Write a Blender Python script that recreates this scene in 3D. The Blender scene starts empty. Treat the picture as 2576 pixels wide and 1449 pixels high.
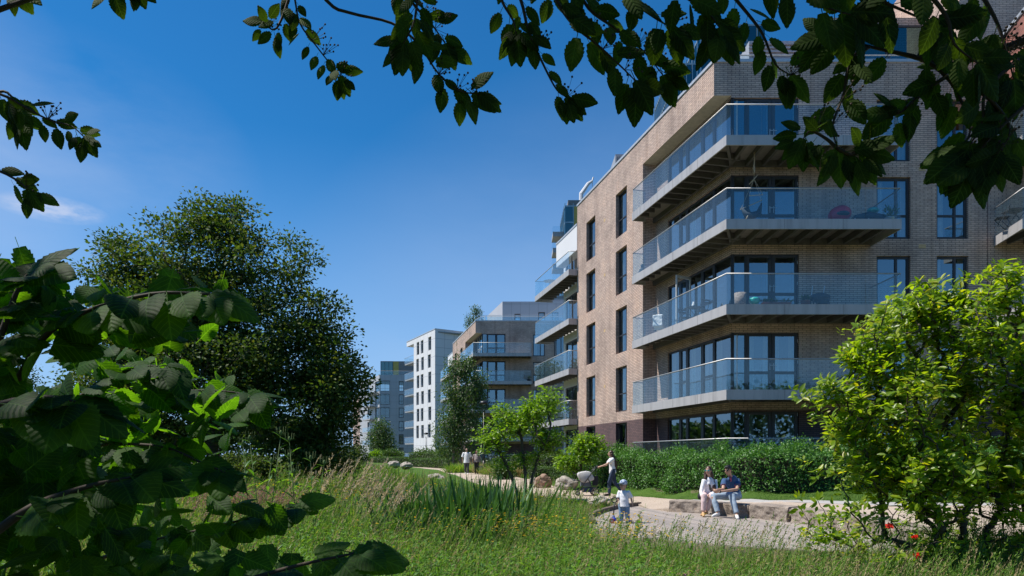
import bpy, bmesh, math, random
import numpy as np
from mathutils import Vector, Matrix, Euler

# ------------------------------------------------------------------ camera, sky, sun, exposure
scene = bpy.context.scene
col = scene.collection
R = math.radians
CAM_Z = 1.5
cam = bpy.data.objects.new('camera', bpy.data.cameras.new('camera'))
col.objects.link(cam)
cam.location = (0, 0, CAM_Z)
cam.rotation_euler = (R(90), 0, 0)
cam.data.sensor_width = 36.0
cam.data.lens = 24.0
cam.data.shift_y = 0.164
cam.data.clip_start = 0.05
cam.data.clip_end = 3000
scene.camera = cam

SUN = Vector((-1.0, 0.03, 1.72)).normalized()          # towards the sun
SUN_EL = math.asin(SUN.z)
SUN_ROT = math.atan2(SUN.x, SUN.y)
sun = bpy.data.objects.new('sun', bpy.data.lights.new('sun', 'SUN'))
col.objects.link(sun)
sun.data.energy = 5.0
sun.data.angle = R(0.55)
sun.data.color = (1.0, 0.94, 0.85)
sun.rotation_euler = SUN.to_track_quat('Z', 'Y').to_euler()

world = bpy.data.worlds.new('World')
scene.world = world
world.use_nodes = True
wt = world.node_tree
wt.nodes.clear()
wo = wt.nodes.new('ShaderNodeOutputWorld')
wb = wt.nodes.new('ShaderNodeBackground')
sky = wt.nodes.new('ShaderNodeTexSky')
sky.sky_type = 'NISHITA'
sky.sun_disc = False
sky.sun_elevation = SUN_EL
sky.sun_rotation = SUN_ROT
sky.altitude = 200
sky.air_density = 1.0
sky.dust_density = 0.15
sky.ozone_density = 2.6
hs = wt.nodes.new('ShaderNodeHueSaturation')
hs.inputs['Saturation'].default_value = 1.18
hs.inputs['Value'].default_value = 1.0
wt.links.new(sky.outputs[0], hs.inputs['Color'])
# thin clouds, fixed in the sky's own directions
tc = wt.nodes.new('ShaderNodeTexCoord')
def wmath(op, a, b=None, c=None):
    n = wt.nodes.new('ShaderNodeMath'); n.operation = op
    for i, v in enumerate((a, b, c)):
        if v is None: continue
        if isinstance(v, (int, float)): n.inputs[i].default_value = v
        else: wt.links.new(v, n.inputs[i])
    return n.outputs[0]
def wdot(v):
    n = wt.nodes.new('ShaderNodeVectorMath'); n.operation = 'DOT_PRODUCT'
    wt.links.new(tc.outputs['Generated'], n.inputs[0]); n.inputs[1].default_value = v
    return n.outputs['Value']
def cloud_mask(direction, stretch, radius, scale, lo, hi, amount):
    d = Vector(direction).normalized()
    side = Vector((d.y, -d.x, 0)).normalized(); up = side.cross(d)
    a = wmath('DIVIDE', wdot(side), stretch[0]); b = wmath('DIVIDE', wdot(up), stretch[1])
    r2 = wmath('ADD', wmath('MULTIPLY', a, a), wmath('MULTIPLY', b, b))
    fall = wmath('MAXIMUM', wmath('SUBTRACT', 1.0, r2), 0.0)
    fall = wmath('MULTIPLY', fall, wmath('GREATER_THAN', wdot(d), 0.0))
    mp = wt.nodes.new('ShaderNodeMapping'); wt.links.new(tc.outputs['Generated'], mp.inputs[0])
    mp.inputs['Scale'].default_value = (1, 1, 2.6)
    nz = wt.nodes.new('ShaderNodeTexNoise'); wt.links.new(mp.outputs[0], nz.inputs['Vector'])
    nz.inputs['Scale'].default_value = scale; nz.inputs['Detail'].default_value = 7; nz.inputs['Roughness'].default_value = .6
    mr = wt.nodes.new('ShaderNodeMapRange'); wt.links.new(nz.outputs['Fac'], mr.inputs[0])
    mr.inputs[1].default_value = lo; mr.inputs[2].default_value = hi; mr.clamp = True
    return wmath('MULTIPLY', wmath('MULTIPLY', fall, mr.outputs[0]), amount)
c1 = cloud_mask((-1158, 1717, 622), (.06, .016), 1, 26, .34, .66, 1.0)
c2 = cloud_mask((-1130, 1717, 760), (.22, .14), 1, 5, .3, .8, .30)
c3 = cloud_mask((-600, 1717, 60), (.9, .16), 1, 4, .2, .9, .22)
c4 = cloud_mask((300, 1717, 300), (.5, .36), 1, 2, .0, .6, .30)
c5 = cloud_mask((-1.0, .75, .25), (.42, .42), 1, 1.5, -.6, .6, .50)      # bright hazy air under the sun, out of frame
csum = wmath('MINIMUM', wmath('ADD', c5, wmath('ADD', wmath('ADD', c1, c2), wmath('ADD', c3, c4))), 1.0)
mixc = wt.nodes.new('ShaderNodeMix'); mixc.data_type = 'RGBA'
wt.links.new(csum, mixc.inputs['Factor'])
grade = wt.nodes.new('ShaderNodeMix'); grade.data_type = 'RGBA'; grade.blend_type = 'MULTIPLY'; grade.inputs['Factor'].default_value = 1
wt.links.new(hs.outputs[0], grade.inputs[6]); grade.inputs[7].default_value = (.27, .90, 1.16, 1)
# pale blue air low over the horizon
sep = wt.nodes.new('ShaderNodeSeparateXYZ'); wt.links.new(tc.outputs['Generated'], sep.inputs[0])
hzr = wt.nodes.new('ShaderNodeMapRange'); wt.links.new(sep.outputs['Z'], hzr.inputs[0])
hzr.inputs[1].default_value = 0; hzr.inputs[2].default_value = .42; hzr.inputs[3].default_value = 1; hzr.inputs[4].default_value = 0
hz2 = wmath('MULTIPLY', wmath('POWER', hzr.outputs[0], 1.3), .90)
low = wt.nodes.new('ShaderNodeMix'); low.data_type = 'RGBA'
wt.links.new(hz2, low.inputs['Factor']); wt.links.new(grade.outputs[2], low.inputs[6]); low.inputs[7].default_value = (3.3, 5.0, 8.4, 1)
wt.links.new(low.outputs[2], mixc.inputs[6])
mixc.inputs[7].default_value = (4.2, 5.3, 7.6, 1)
wt.links.new(mixc.outputs[2], wb.inputs[0])
wb.inputs[1].default_value = 0.088
wt.links.new(wb.outputs[0], wo.inputs[0])
vs = scene.view_settings
vs.view_transform = 'Standard'; vs.look = 'None'; vs.gamma = 1; vs.use_curve_mapping = False
vs.exposure = 0.35
scene.cycles.max_bounces = 8
scene.cycles.transparent_max_bounces = 24
scene.cycles.caustics_reflective = False
scene.cycles.caustics_refractive = False

rng = np.random.default_rng(7)
random.seed(7)

# ------------------------------------------------------------------ placing things: photograph pixel (2576 wide) + distance -> world
F_PX, CX, HY = 1717.0, 1288.0, 1147.0
def at(px, py, Y):
    return Vector(((px - CX) / F_PX * Y, Y, CAM_Z + (HY - py) / F_PX * Y))
def gx(px, Y): return (px - CX) / F_PX * Y
def gy(py, z): return (CAM_Z - z) * F_PX / (py - HY)     # distance of a ground point of height z

# ------------------------------------------------------------------ scene-graph helpers
def tag(o, label=None, cat=None, group=None, kind=None):
    if label: o['label'] = label
    if cat: o['category'] = cat
    if group: o['group'] = group
    if kind: o['kind'] = kind
    return o
def thing(name, label, cat, loc=(0, 0, 0), rz=0.0, group=None):
    o = bpy.data.objects.new(name, None); col.objects.link(o)
    o.location = loc; o.rotation_euler = (0, 0, rz); o.empty_display_size = .2
    return tag(o, label, cat, group)
def copy_tree(o, parent=None):
    c = o.copy(); col.objects.link(c); c.parent = parent
    for ch in list(o.children): copy_tree(ch, c)
    return c
def link_mesh(name, me, mats, parent=None, smooth=False):
    o = bpy.data.objects.new(name, me); col.objects.link(o)
    if not isinstance(mats, (list, tuple)): mats = [mats]
    for m in mats: me.materials.append(m)
    if smooth: me.polygons.foreach_set('use_smooth', np.ones(len(me.polygons), bool))
    if parent is not None: o.parent = parent
    return o

class MB:
    """collects boxes, prisms, tubes ... that become ONE mesh object"""
    def __init__(s): s.v = []; s.f = []; s.m = []
    def add(s, vs, fs, m=0):
        n = len(s.v); s.v.extend([tuple(v) for v in vs])
        s.f.extend([tuple(i + n for i in f) for f in fs]); s.m.extend([m] * len(fs))
    def quad(s, a, b, c, d, m=0): s.add([a, b, c, d], [(0, 1, 2, 3)], m)
    def box(s, lo, hi, m=0):
        x0, y0, z0 = lo; x1, y1, z1 = hi
        s.add([(x0,y0,z0),(x1,y0,z0),(x1,y1,z0),(x0,y1,z0),(x0,y0,z1),(x1,y0,z1),(x1,y1,z1),(x0,y1,z1)],
              [(3,2,1,0),(4,5,6,7),(0,1,5,4),(1,2,6,5),(2,3,7,6),(3,0,4,7)], m)
    def obox(s, o, ux, uy, uz, m=0):
        """box from corner o along three edge vectors"""
        o, ux, uy, uz = map(Vector, (o, ux, uy, uz))
        vs = [o, o+ux, o+ux+uy, o+uy, o+uz, o+ux+uz, o+ux+uy+uz, o+uy+uz]
        fl = [(3,2,1,0),(4,5,6,7),(0,1,5,4),(1,2,6,5),(2,3,7,6),(3,0,4,7)]
        if ux.cross(uy).dot(uz) < 0: fl = [f[::-1] for f in fl]
        s.add(vs, fl, m)
    def prism(s, poly, z0, z1, m=0, caps=True):
        n = len(poly)
        ar = sum(poly[i][0]*poly[(i+1)%n][1]-poly[(i+1)%n][0]*poly[i][1] for i in range(n))
        if ar < 0: poly = poly[::-1]
        vs = [(p[0], p[1], z0) for p in poly] + [(p[0], p[1], z1) for p in poly]
        fs = [(i, (i+1)%n, n+(i+1)%n, n+i) for i in range(n)]
        if caps: fs += [tuple(range(n-1, -1, -1)), tuple(range(n, 2*n))]
        s.add(vs, fs, m)
    def tube(s, pts, r, n=6, m=0, cap=True):
        pts = [Vector(p) for p in pts]
        if isinstance(r, (int, float)): r = [r] * len(pts)
        base = len(s.v); up = None
        for i, p in enumerate(pts):
            d = (pts[min(i+1, len(pts)-1)] - pts[max(i-1, 0)])
            d = d.normalized() if d.length > 1e-9 else Vector((0, 0, 1))
            if up is None: up = d.orthogonal().normalized()
            else:
                up = up - d * up.dot(d)
                up = up.normalized() if up.length > 1e-6 else d.orthogonal().normalized()
            sd = d.cross(up)
            for k in range(n):
                a = 2*math.pi*k/n
                s.v.append(tuple(p + (up*math.cos(a) + sd*math.sin(a)) * r[i]))
        for i in range(len(pts)-1):
            for k in range(n):
                k2 = (k+1) % n
                s.f.append((base+i*n+k, base+i*n+k2, base+(i+1)*n+k2, base+(i+1)*n+k)); s.m.append(m)
        if cap:
            s.f.append(tuple(base+k for k in range(n-1, -1, -1))); s.m.append(m)
            e = base+(len(pts)-1)*n
            s.f.append(tuple(e+k for k in range(n))); s.m.append(m)
    def ellip(s, c, rad, n=10, k=7, m=0, rot=None):
        c = Vector(c); vs = []; fs = []
        for j in range(k+1):
            th = math.pi*j/k
            for i in range(n):
                a = 2*math.pi*i/n
                v = Vector((rad[0]*math.sin(th)*math.cos(a), rad[1]*math.sin(th)*math.sin(a), rad[2]*math.cos(th)))
                if rot is not None: v = rot @ v
                vs.append(c+v)
        for j in range(k):
            for i in range(n):
                i2 = (i+1) % n
                if j == 0: fs.append((j*n, (j+1)*n+i, (j+1)*n+i2))
                elif j == k-1: fs.append((j*n+i, (j+1)*n, j*n+i2))
                else: fs.append((j*n+i, (j+1)*n+i, (j+1)*n+i2, j*n+i2))
        s.add(vs, fs, m)
    def lathe(s, c, prof, n=14, m=0):
        """prof: list of (radius, z)"""
        c = Vector(c); base = len(s.v)
        for r, z in prof:
            for i in range(n):
                a = 2*math.pi*i/n
                s.v.append((c.x+r*math.cos(a), c.y+r*math.sin(a), c.z+z))
        for j in range(len(prof)-1):
            for i in range(n):
                i2 = (i+1) % n
                s.f.append((base+j*n+i, base+j*n+i2, base+(j+1)*n+i2, base+(j+1)*n+i)); s.m.append(m)
        s.f.append(tuple(base+i for i in range(n-1, -1, -1))); s.m.append(m)
        e = base+(len(prof)-1)*n
        s.f.append(tuple(e+i for i in range(n))); s.m.append(m)
    def mesh(s, name):
        me = bpy.data.meshes.new(name)
        me.from_pydata(s.v, [], s.f)
        me.polygons.foreach_set('material_index', s.m)
        # metre-scaled UVs laid along each face (u horizontal, v up), for brick and board textures
        uv = me.uv_layers.new(name='UVMap').data
        nl = len(me.loops); co = np.array(s.v, dtype=float)
        li = np.empty(nl, np.int32); me.loops.foreach_get('vertex_index', li)
        nrm = np.empty(len(me.polygons)*3); me.polygons.foreach_get('normal', nrm); nrm = nrm.reshape(-1, 3)
        tot = np.empty(len(me.polygons), np.int32); me.polygons.foreach_get('loop_total', tot)
        n = np.repeat(nrm, tot, axis=0); p = co[li]
        hl = np.hypot(n[:, 0], n[:, 1]); flat = hl < .3
        hl[hl == 0] = 1
        u = np.where(flat, p[:, 0], (-n[:, 1]*p[:, 0] + n[:, 0]*p[:, 1])/hl)
        v = np.where(flat, p[:, 1], p[:, 2])
        uv.foreach_set('uv', np.stack([u, v], 1).ravel().astype(np.float32))
        return me
    def build(s, name, mats, parent=None, smooth=False):
        return link_mesh(name, s.mesh(name), mats, parent, smooth)

def np_mesh(name, V, loops, totals, mats, parent=None, smooth=False, mat_idx=None, attr=None):
    me = bpy.data.meshes.new(name)
    me.vertices.add(len(V)); me.vertices.foreach_set('co', np.ascontiguousarray(V, np.float32).ravel())
    me.loops.add(len(loops)); me.loops.foreach_set('vertex_index', np.ascontiguousarray(loops, np.int32))
    me.polygons.add(len(totals))
    st = np.zeros(len(totals), np.int32); st[1:] = np.cumsum(totals)[:-1]
    me.polygons.foreach_set('loop_start', st)
    me.polygons.foreach_set('loop_total', np.ascontiguousarray(totals, np.int32))
    if mat_idx is not None: me.polygons.foreach_set('material_index', np.ascontiguousarray(mat_idx, np.int32))
    me.update(calc_edges=True); me.validate()
    if attr is not None:
        a = me.attributes.new('tone', 'FLOAT', 'POINT'); a.data.foreach_set('value', np.ascontiguousarray(attr, np.float32))
    return link_mesh(name, me, mats, parent, smooth)

# ------------------------------------------------------------------ materials
def new_mat(name):
    m = bpy.data.materials.new(name); m.use_nodes = True
    nt = m.node_tree; b = nt.nodes['Principled BSDF']
    return m, nt, b
def node(nt, typ, **kw):
    n = nt.nodes.new(typ)
    for k, v in kw.items(): setattr(n, k, v)
    return n
def setin(n, **kw):
    for k, v in kw.items(): n.inputs[k.replace('_', ' ')].default_value = v
def ramp(nt, fac, stops):
    r = node(nt, 'ShaderNodeValToRGB'); e = r.color_ramp.elements
    e[0].position, e[0].color = stops[0][0], (*stops[0][1], 1)
    e[1].position, e[1].color = stops[-1][0], (*stops[-1][1], 1)
    for p, c in stops[1:-1]:
        x = e.new(p); x.color = (*c, 1)
    nt.links.new(fac, r.inputs[0]); return r.outputs[0]
def noise(nt, scale, detail=4, rough=.55, coord='Object', vec=None, stretch=None):
    n = node(nt, 'ShaderNodeTexNoise'); setin(n, Scale=scale, Detail=detail, Roughness=rough)
    if vec is None: vec = node(nt, 'ShaderNodeTexCoord').outputs[coord]
    if stretch:
        mp = node(nt, 'ShaderNodeMapping'); nt.links.new(vec, mp.inputs[0]); mp.inputs['Scale'].default_value = stretch; vec = mp.outputs[0]
    nt.links.new(vec, n.inputs['Vector']); return n.outputs['Fac']
def bump(nt, b, h, strength=.3, dist=.02):
    n = node(nt, 'ShaderNodeBump'); setin(n, Strength=strength, Distance=dist)
    nt.links.new(h, n.inputs['Height']); nt.links.new(n.outputs[0], b.inputs['Normal'])
def plain(name, c, rough=.6, metal=0.0, var=.12, scale=6, spec=.5, bmp=0):
    m, nt, b = new_mat(name)
    lo = tuple(x*(1-var) for x in c); hi = tuple(min(1, x*(1+var)) for x in c)
    f = noise(nt, scale)
    nt.links.new(ramp(nt, f, [(.3, lo), (.7, hi)]), b.inputs['Base Color'])
    setin(b, Roughness=rough, Metallic=metal); b.inputs['Specular IOR Level'].default_value = spec
    if bmp: bump(nt, b, noise(nt, scale*6), bmp, .01)
    return m
def brick(name, c1, c2, mortar, bw=.24, bh=.076, stain=.25):
    m, nt, b = new_mat(name)
    uv = node(nt, 'ShaderNodeTexCoord').outputs['UV']
    t = node(nt, 'ShaderNodeTexBrick'); nt.links.new(uv, t.inputs['Vector'])
    t.inputs['Color1'].default_value = (*c1, 1); t.inputs['Color2'].default_value = (*c2, 1); t.inputs['Mortar'].default_value = (*mortar, 1)
    setin(t, Scale=1.0); t.inputs['Mortar Size'].default_value = .009; t.inputs['Mortar Smooth'].default_value = .2
    t.inputs['Bias'].default_value = 0.0; t.inputs['Brick Width'].default_value = bw; t.inputs['Row Height'].default_value = bh
    mx = node(nt, 'ShaderNodeMix', data_type='RGBA', blend_type='MULTIPLY'); mx.inputs['Factor'].default_value = 1
    nt.links.new(t.outputs['Color'], mx.inputs[6])
    f = noise(nt, .55, 6, .62)
    nt.links.new(ramp(nt, f, [(.3, (1-stain,)*3), (.5, (1, 1, 1)), (.72, (1+stain*.5, 1+stain*.3, 1+stain*.1))]), mx.inputs[7])
    mx2 = node(nt, 'ShaderNodeMix', data_type='RGBA', blend_type='MULTIPLY'); mx2.inputs['Factor'].default_value = 1
    nt.links.new(mx.outputs[2], mx2.inputs[6])
    f2 = noise(nt, 9, 3, .6)
    nt.links.new(ramp(nt, f2, [(.3, (.86, .86, .88)), (.7, (1.1, 1.08, 1.04))]), mx2.inputs[7])
    mx3 = node(nt, 'ShaderNodeMix', data_type='RGBA', blend_type='MULTIPLY'); mx3.inputs['Factor'].default_value = 1      # rain streaks
    nt.links.new(mx2.outputs[2], mx3.inputs[6])
    nt.links.new(ramp(nt, noise(nt, 1.0, 5, .6, stretch=(2.6, 2.6, .10)), [(.32, (.80, .78, .77)), (.5, (1, 1, 1)), (.75, (1.08, 1.06, 1.03))]), mx3.inputs[7])
    nt.links.new(mx3.outputs[2], b.inputs['Base Color']); setin(b, Roughness=.8)
    bump(nt, b, t.outputs['Fac'], -.5, .008)
    return m
def glassy(name, tint, refl=.12, gtint=(1, 1, 1), film=.0):
    """flat sheet glass: see-through with a tint, mirror-like reflection on top"""
    m, nt, b = new_mat(name); nt.nodes.remove(b)
    out = nt.nodes['Material Output']
    tr = node(nt, 'ShaderNodeBsdfTransparent'); tr.inputs[0].default_value = (*tint, 1)
    gl = node(nt, 'ShaderNodeBsdfGlossy'); gl.inputs[0].default_value = (*gtint, 1); gl.inputs['Roughness'].default_value = .015
    ge = node(nt, 'ShaderNodeNewGeometry'); dt_ = node(nt, 'ShaderNodeVectorMath', operation='DOT_PRODUCT')
    nt.links.new(ge.outputs['Incoming'], dt_.inputs[0]); nt.links.new(ge.outputs['Normal'], dt_.inputs[1])
    def mt(op, a, bb=None):
        q = node(nt, 'ShaderNodeMath', operation=op)
        for i, v in enumerate((a, bb)):
            if v is None: continue
            if isinstance(v, (int, float)): q.inputs[i].default_value = v
            else: nt.links.new(v, q.inputs[i])
        return q.outputs[0]
    sch = mt('POWER', mt('SUBTRACT', 1.0, mt('ABSOLUTE', dt_.outputs['Value'])), 5.0)
    mr = mt('ADD', refl, mt('MULTIPLY', sch, 1-refl))      # same from either side of the sheet
    bp = node(nt, 'ShaderNodeBump'); setin(bp, Strength=.04, Distance=.02)
    nt.links.new(noise(nt, .9, 1), bp.inputs['Height']); nt.links.new(bp.outputs[0], gl.inputs['Normal'])
    df = node(nt, 'ShaderNodeBsdfDiffuse'); df.inputs[0].default_value = (.5, .74, .86, 1)
    md = node(nt, 'ShaderNodeMixShader'); md.inputs[0].default_value = film      # thin dust film, tinted pale blue to paint in a sky-lit haze
    nt.links.new(tr.outputs[0], md.inputs[1]); nt.links.new(df.outputs[0], md.inputs[2])
    mx = node(nt, 'ShaderNodeMixShader'); nt.links.new(mr, mx.inputs[0])
    nt.links.new(md.outputs[0], mx.inputs[1]); nt.links.new(gl.outputs[0], mx.inputs[2])
    nt.links.new(mx.outputs[0], out.inputs[0])
    return m
def leafy(name, cols, rough=.42, trans=.35, tcol=None, spec=.5, vein=False, pos=None):
    """leaf: colour varies from leaf to leaf; part of the light passes through"""
    m, nt, b = new_mat(name); out = nt.nodes['Material Output']
    g = node(nt, 'ShaderNodeNewGeometry')
    n = len(cols); ps = pos or [i/(n-1) for i in range(n)]
    c = ramp(nt, g.outputs['Random Per Island'], list(zip(ps, cols)))
    nt.links.new(c, b.inputs['Base Color']); setin(b, Roughness=rough); b.inputs['Specular IOR Level'].default_value = spec
    tl = node(nt, 'ShaderNodeBsdfTranslucent')
    if vein:      # paler side veins running out from the midrib, the blade quilted between them
        uv = node(nt, 'ShaderNodeSeparateXYZ'); nt.links.new(node(nt, 'ShaderNodeTexCoord').outputs['UV'], uv.inputs[0])
        def mt(op, a, bb=None):
            q = node(nt, 'ShaderNodeMath', operation=op)
            for i, v in enumerate((a, bb)):
                if v is None: continue
                if isinstance(v, (int, float)): q.inputs[i].default_value = v
                else: nt.links.new(v, q.inputs[i])
            return q.outputs[0]
        ay = mt('ABSOLUTE', uv.outputs['Y'])
        fr = mt('ABSOLUTE', mt('SUBTRACT', mt('FRACT', mt('MULTIPLY', mt('SUBTRACT', uv.outputs['X'], mt('MULTIPLY', ay, .95)), 7.5)), .5))
        line = mt('MAXIMUM', mt('GREATER_THAN', fr, .44), mt('LESS_THAN', ay, .014))
        tone = noise(nt, 40, 4, .6)
        mm = node(nt, 'ShaderNodeMix', data_type='RGBA', blend_type='MULTIPLY'); mm.inputs['Factor'].default_value = 1
        nt.links.new(c, mm.inputs[6]); nt.links.new(ramp(nt, tone, [(.3, (.72, .74, .7)), (.7, (1.22, 1.18, 1.1))]), mm.inputs[7])
        mv = node(nt, 'ShaderNodeMix', data_type='RGBA'); nt.links.new(mt('MULTIPLY', line, .28), mv.inputs['Factor']); nt.links.new(mm.outputs[2], mv.inputs[6])
        mv.inputs[7].default_value = (*[min(1, x*2.3+.012) for x in cols[-1]], 1)
        c = mv.outputs[2]; nt.links.new(c, b.inputs['Base Color'])
        bump(nt, b, mt('SUBTRACT', 1.0, fr), .32, .006)
    mx = node(nt, 'ShaderNodeMix', data_type='RGBA', blend_type='MULTIPLY'); mx.inputs['Factor'].default_value = 1
    nt.links.new(c, mx.inputs[6]); mx.inputs[7].default_value = (*(tcol or (2.2, 2.0, .7)), 1)
    nt.links.new(mx.outputs[2], tl.inputs[0])
    ms = node(nt, 'ShaderNodeMixShader'); ms.inputs[0].default_value = trans
    nt.links.new(b.outputs[0], ms.inputs[1]); nt.links.new(tl.outputs[0], ms.inputs[2])
    nt.links.new(ms.outputs[0], out.inputs[0])
    return m

M = {}
M['brick'] = brick('buff_brick', (.64, .485, .40), (.52, .382, .318), (.10, .08, .075), bw=.30, stain=.34)
M['brick_mid'] = brick('dull_buff_brick', (.40, .31, .25), (.32, .245, .20), (.12, .1, .09), bw=.30)
M['brick_dark'] = brick('plum_brick', (.17, .10, .10), (.12, .075, .08), (.045, .035, .035), bw=.24)
M['brick_red'] = brick('red_brick', (.42, .16, .11), (.34, .13, .10), (.16, .10, .09), bw=.26)
M['coping'] = plain('coping_metal', (.52, .54, .57), .45, .3)
M['soffit'] = plain('render_soffit', (.62, .56, .48), .8)
M['fascia'] = plain('balcony_fascia_metal', (.46, .45, .455), .5, .0, .07, 1.2)
def streaked(name, c, rough):
    m, nt, b = new_mat(name)
    nt.links.new(ramp(nt, noise(nt, 1.0, 5, .65, stretch=(4, 4, .35)), [(.3, tuple(x*.74 for x in c)), (.5, c), (.75, tuple(min(1, x*1.08) for x in c))]), b.inputs['Base Color']); setin(b, Roughness=rough); return m
M['fascia'] = streaked('weathered_fascia_metal', (.41, .40, .405), .5)
M['steel'] = plain('stainless_rail', (.46, .46, .46), .5, .6)
M['joist'] = plain('dark_joist', (.11, .105, .10), .7)
M['deckboard'] = plain('balcony_decking', (.24, .22, .2), .8)
M['frame'] = plain('dark_window_frame', (.035, .035, .04), .45)
M['frame_white'] = plain('white_window_frame', (.75, .75, .73), .45)
M['pane'] = glassy('window_glass', (.50, .57, .58), .27, (.75, .92, 1.0))
M['bglass'] = glassy('balcony_glass', (.91, .96, .975), .045, (.92, .98, 1.0), .012)
M['curtain'] = plain('pale_curtain', (.7, .68, .63), .9, 0, .1, 8)
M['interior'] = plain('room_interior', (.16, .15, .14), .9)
M['roof'] = plain('roof_membrane', (.3, .3, .3), .9)
M['vent'] = plain('terracotta_vent', (.55, .38, .2), .8)
M['white_panel'] = plain('white_cladding', (.74, .73, .73), .55, 0, .05, .3)
M['grey_panel'] = plain('grey_cladding', (.46, .46, .48), .5, 0, .06, .3)
M['seam'] = plain('panel_seam', (.3, .3, .32), .8)
M['bronze'] = plain('bronze_cladding', (.26, .23, .21), .5)
M['yellow_panel'] = plain('ochre_panel', (.55, .42, .09), .5)
M['louvre'] = plain('grey_louvre', (.36, .37, .4), .5)
M['pane_far'] = glassy('distant_window_glass', (.42, .5, .52), .16, (.75, .92, 1.0))
M['tower_glass'] = glassy('tower_glass', (.08, .15, .17), .18, (.6, .95, .95))
M['mullion'] = plain('tower_mullion', (.33, .42, .46), .4, .4)
M['dark_core'] = plain('dark_tower_core', (.05, .06, .07), .8)
M['black'] = plain('black_plastic', (.02, .02, .022), .45)
M['black_metal'] = plain('black_painted_metal', (.018, .018, .02), .4)
# ------------------------------------------------------------------ big structure: apartment blocks
UL = Vector((-0.243, 0.970, 0)).normalized()      # along the sunlit left facade, away from the camera
NL = Vector((-UL.y, UL.x, 0))                     # its outward normal
UZ = Vector((0, 0, 1))
def wall_sheet(mb, o, u, n, L, z0, z1, openings, depth, m=0, mrev=None):
    """vertical wall from o along u (length L), outward normal n; openings (u0,u1,z0,z1) get reveals of the given depth"""
    o = Vector(o); us = sorted({0, L, *[a for q in openings for a in q[:2]]}); zs = sorted({z0, z1, *[a for q in openings for a in q[2:4]]})
    zs = [z for z in zs if z0 <= z <= z1]; us = [x for x in us if 0 <= x <= L]
    flip = u.cross(UZ).dot(n) < 0
    def P(a, z, d=0.0): return Vector((o.x, o.y, 0)) + u*a - n*d + UZ*z
    def Q(a, b, c, d, mm):
        mb.quad(*( (d, c, b, a) if flip else (a, b, c, d)), m=mm)
    for i in range(len(us)-1):
        for j in range(len(zs)-1):
            cu, cz = (us[i]+us[i+1])/2, (zs[j]+zs[j+1])/2
            if any(q[0] < cu < q[1] and q[2] < cz < q[3] for q in openings): continue
            Q(P(us[i], zs[j]), P(us[i+1], zs[j]), P(us[i+1], zs[j+1]), P(us[i], zs[j+1]), m)
    mr = m if mrev is None else mrev
    for a, b, c, d in openings:
        if a > .001: Q(P(a, c, depth), P(a, c), P(a, d), P(a, d, depth), mr)
        Q(P(b, c), P(b, c, depth), P(b, d, depth), P(b, d), mr)
        Q(P(a, d), P(b, d), P(b, d, depth), P(a, d, depth), mr)
        Q(P(a, c, depth), P(b, c, depth), P(b, c), P(a, c), mr)
def window(parent, o, u, n, a, b, z0, z1, back, lights=((0, 1),), transom=None, fw=.07, curtain=0, fm='frame', pm='pane', tilt=False, name='window'):
    """a window part: frame, with pane and curtain as sub-parts. lights: fractions of the width divided by mullions"""
    o = Vector((o[0], o[1], 0)); t = .06
    def B(mb, a0, a1, c0, c1, d0, d1, m=0):
        mb.obox(o + u*a0 - n*d1 + UZ*c0, u*(a1-a0), n*(d1-d0), UZ*(c1-c0), m)
    mb = MB(); d0, d1 = back-t, back
    B(mb, a+.004, a+fw, z0+.004, z1-.004, d0, d1); B(mb, b-fw, b-.004, z0+.004, z1-.004, d0, d1)
    B(mb, a+fw, b-fw, z0+.004, z0+fw, d0, d1); B(mb, a+fw, b-fw, z1-fw, z1-.004, d0, d1)
    W = b-a
    for f in lights[1:]:
        x = a + W*f[0]; B(mb, x-fw*.5, x+fw*.5, z0+fw, z1-fw, d0+.004, d1-.004)
    if transom is not None:
        B(mb, a+fw, b-fw, transom-fw*.45, transom+fw*.45, d0+.008, d1-.008)
    f = mb.build(name, M[fm], parent)
    g = MB(); p = lambda aa, cc: o + u*aa - n*(back-.02) + UZ*cc
    g.quad(p(a+fw*.5, z0+fw*.5), p(b-fw*.5, z0+fw*.5), p(b-fw*.5, z1-fw*.5), p(a+fw*.5, z1-fw*.5))
    g.build('pane', M[pm], f)
    if curtain:
        c = MB(); k = 14
        for s in ((0, curtain), (1-curtain*.8, 1)):
            pts = []
            for i in range(k+1):
                aa = a + W*(s[0] + (s[1]-s[0])*i/k); dd = back+.14+.035*math.sin(i*2.4+aa*9)
                pts.append((aa, dd))
            for i in range(k):
                (a0, e0), (a1, e1) = pts[i], pts[i+1]
                c.quad(o+u*a0-n*e0+UZ*(z0+.03), o+u*a1-n*e1+UZ*(z0+.03), o+u*a1-n*e1+UZ*(z1-.05), o+u*a0-n*e0+UZ*(z1-.05))
        c.build('curtain', M['curtain'], f, smooth=True)
    return f
def offset_line(p, q, d):
    """shift segment p-q sideways (to its left) by d"""
    v = (q-p).normalized(); n = Vector((-v.y, v.x, 0)); return p+n*d, q+n*d

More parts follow.
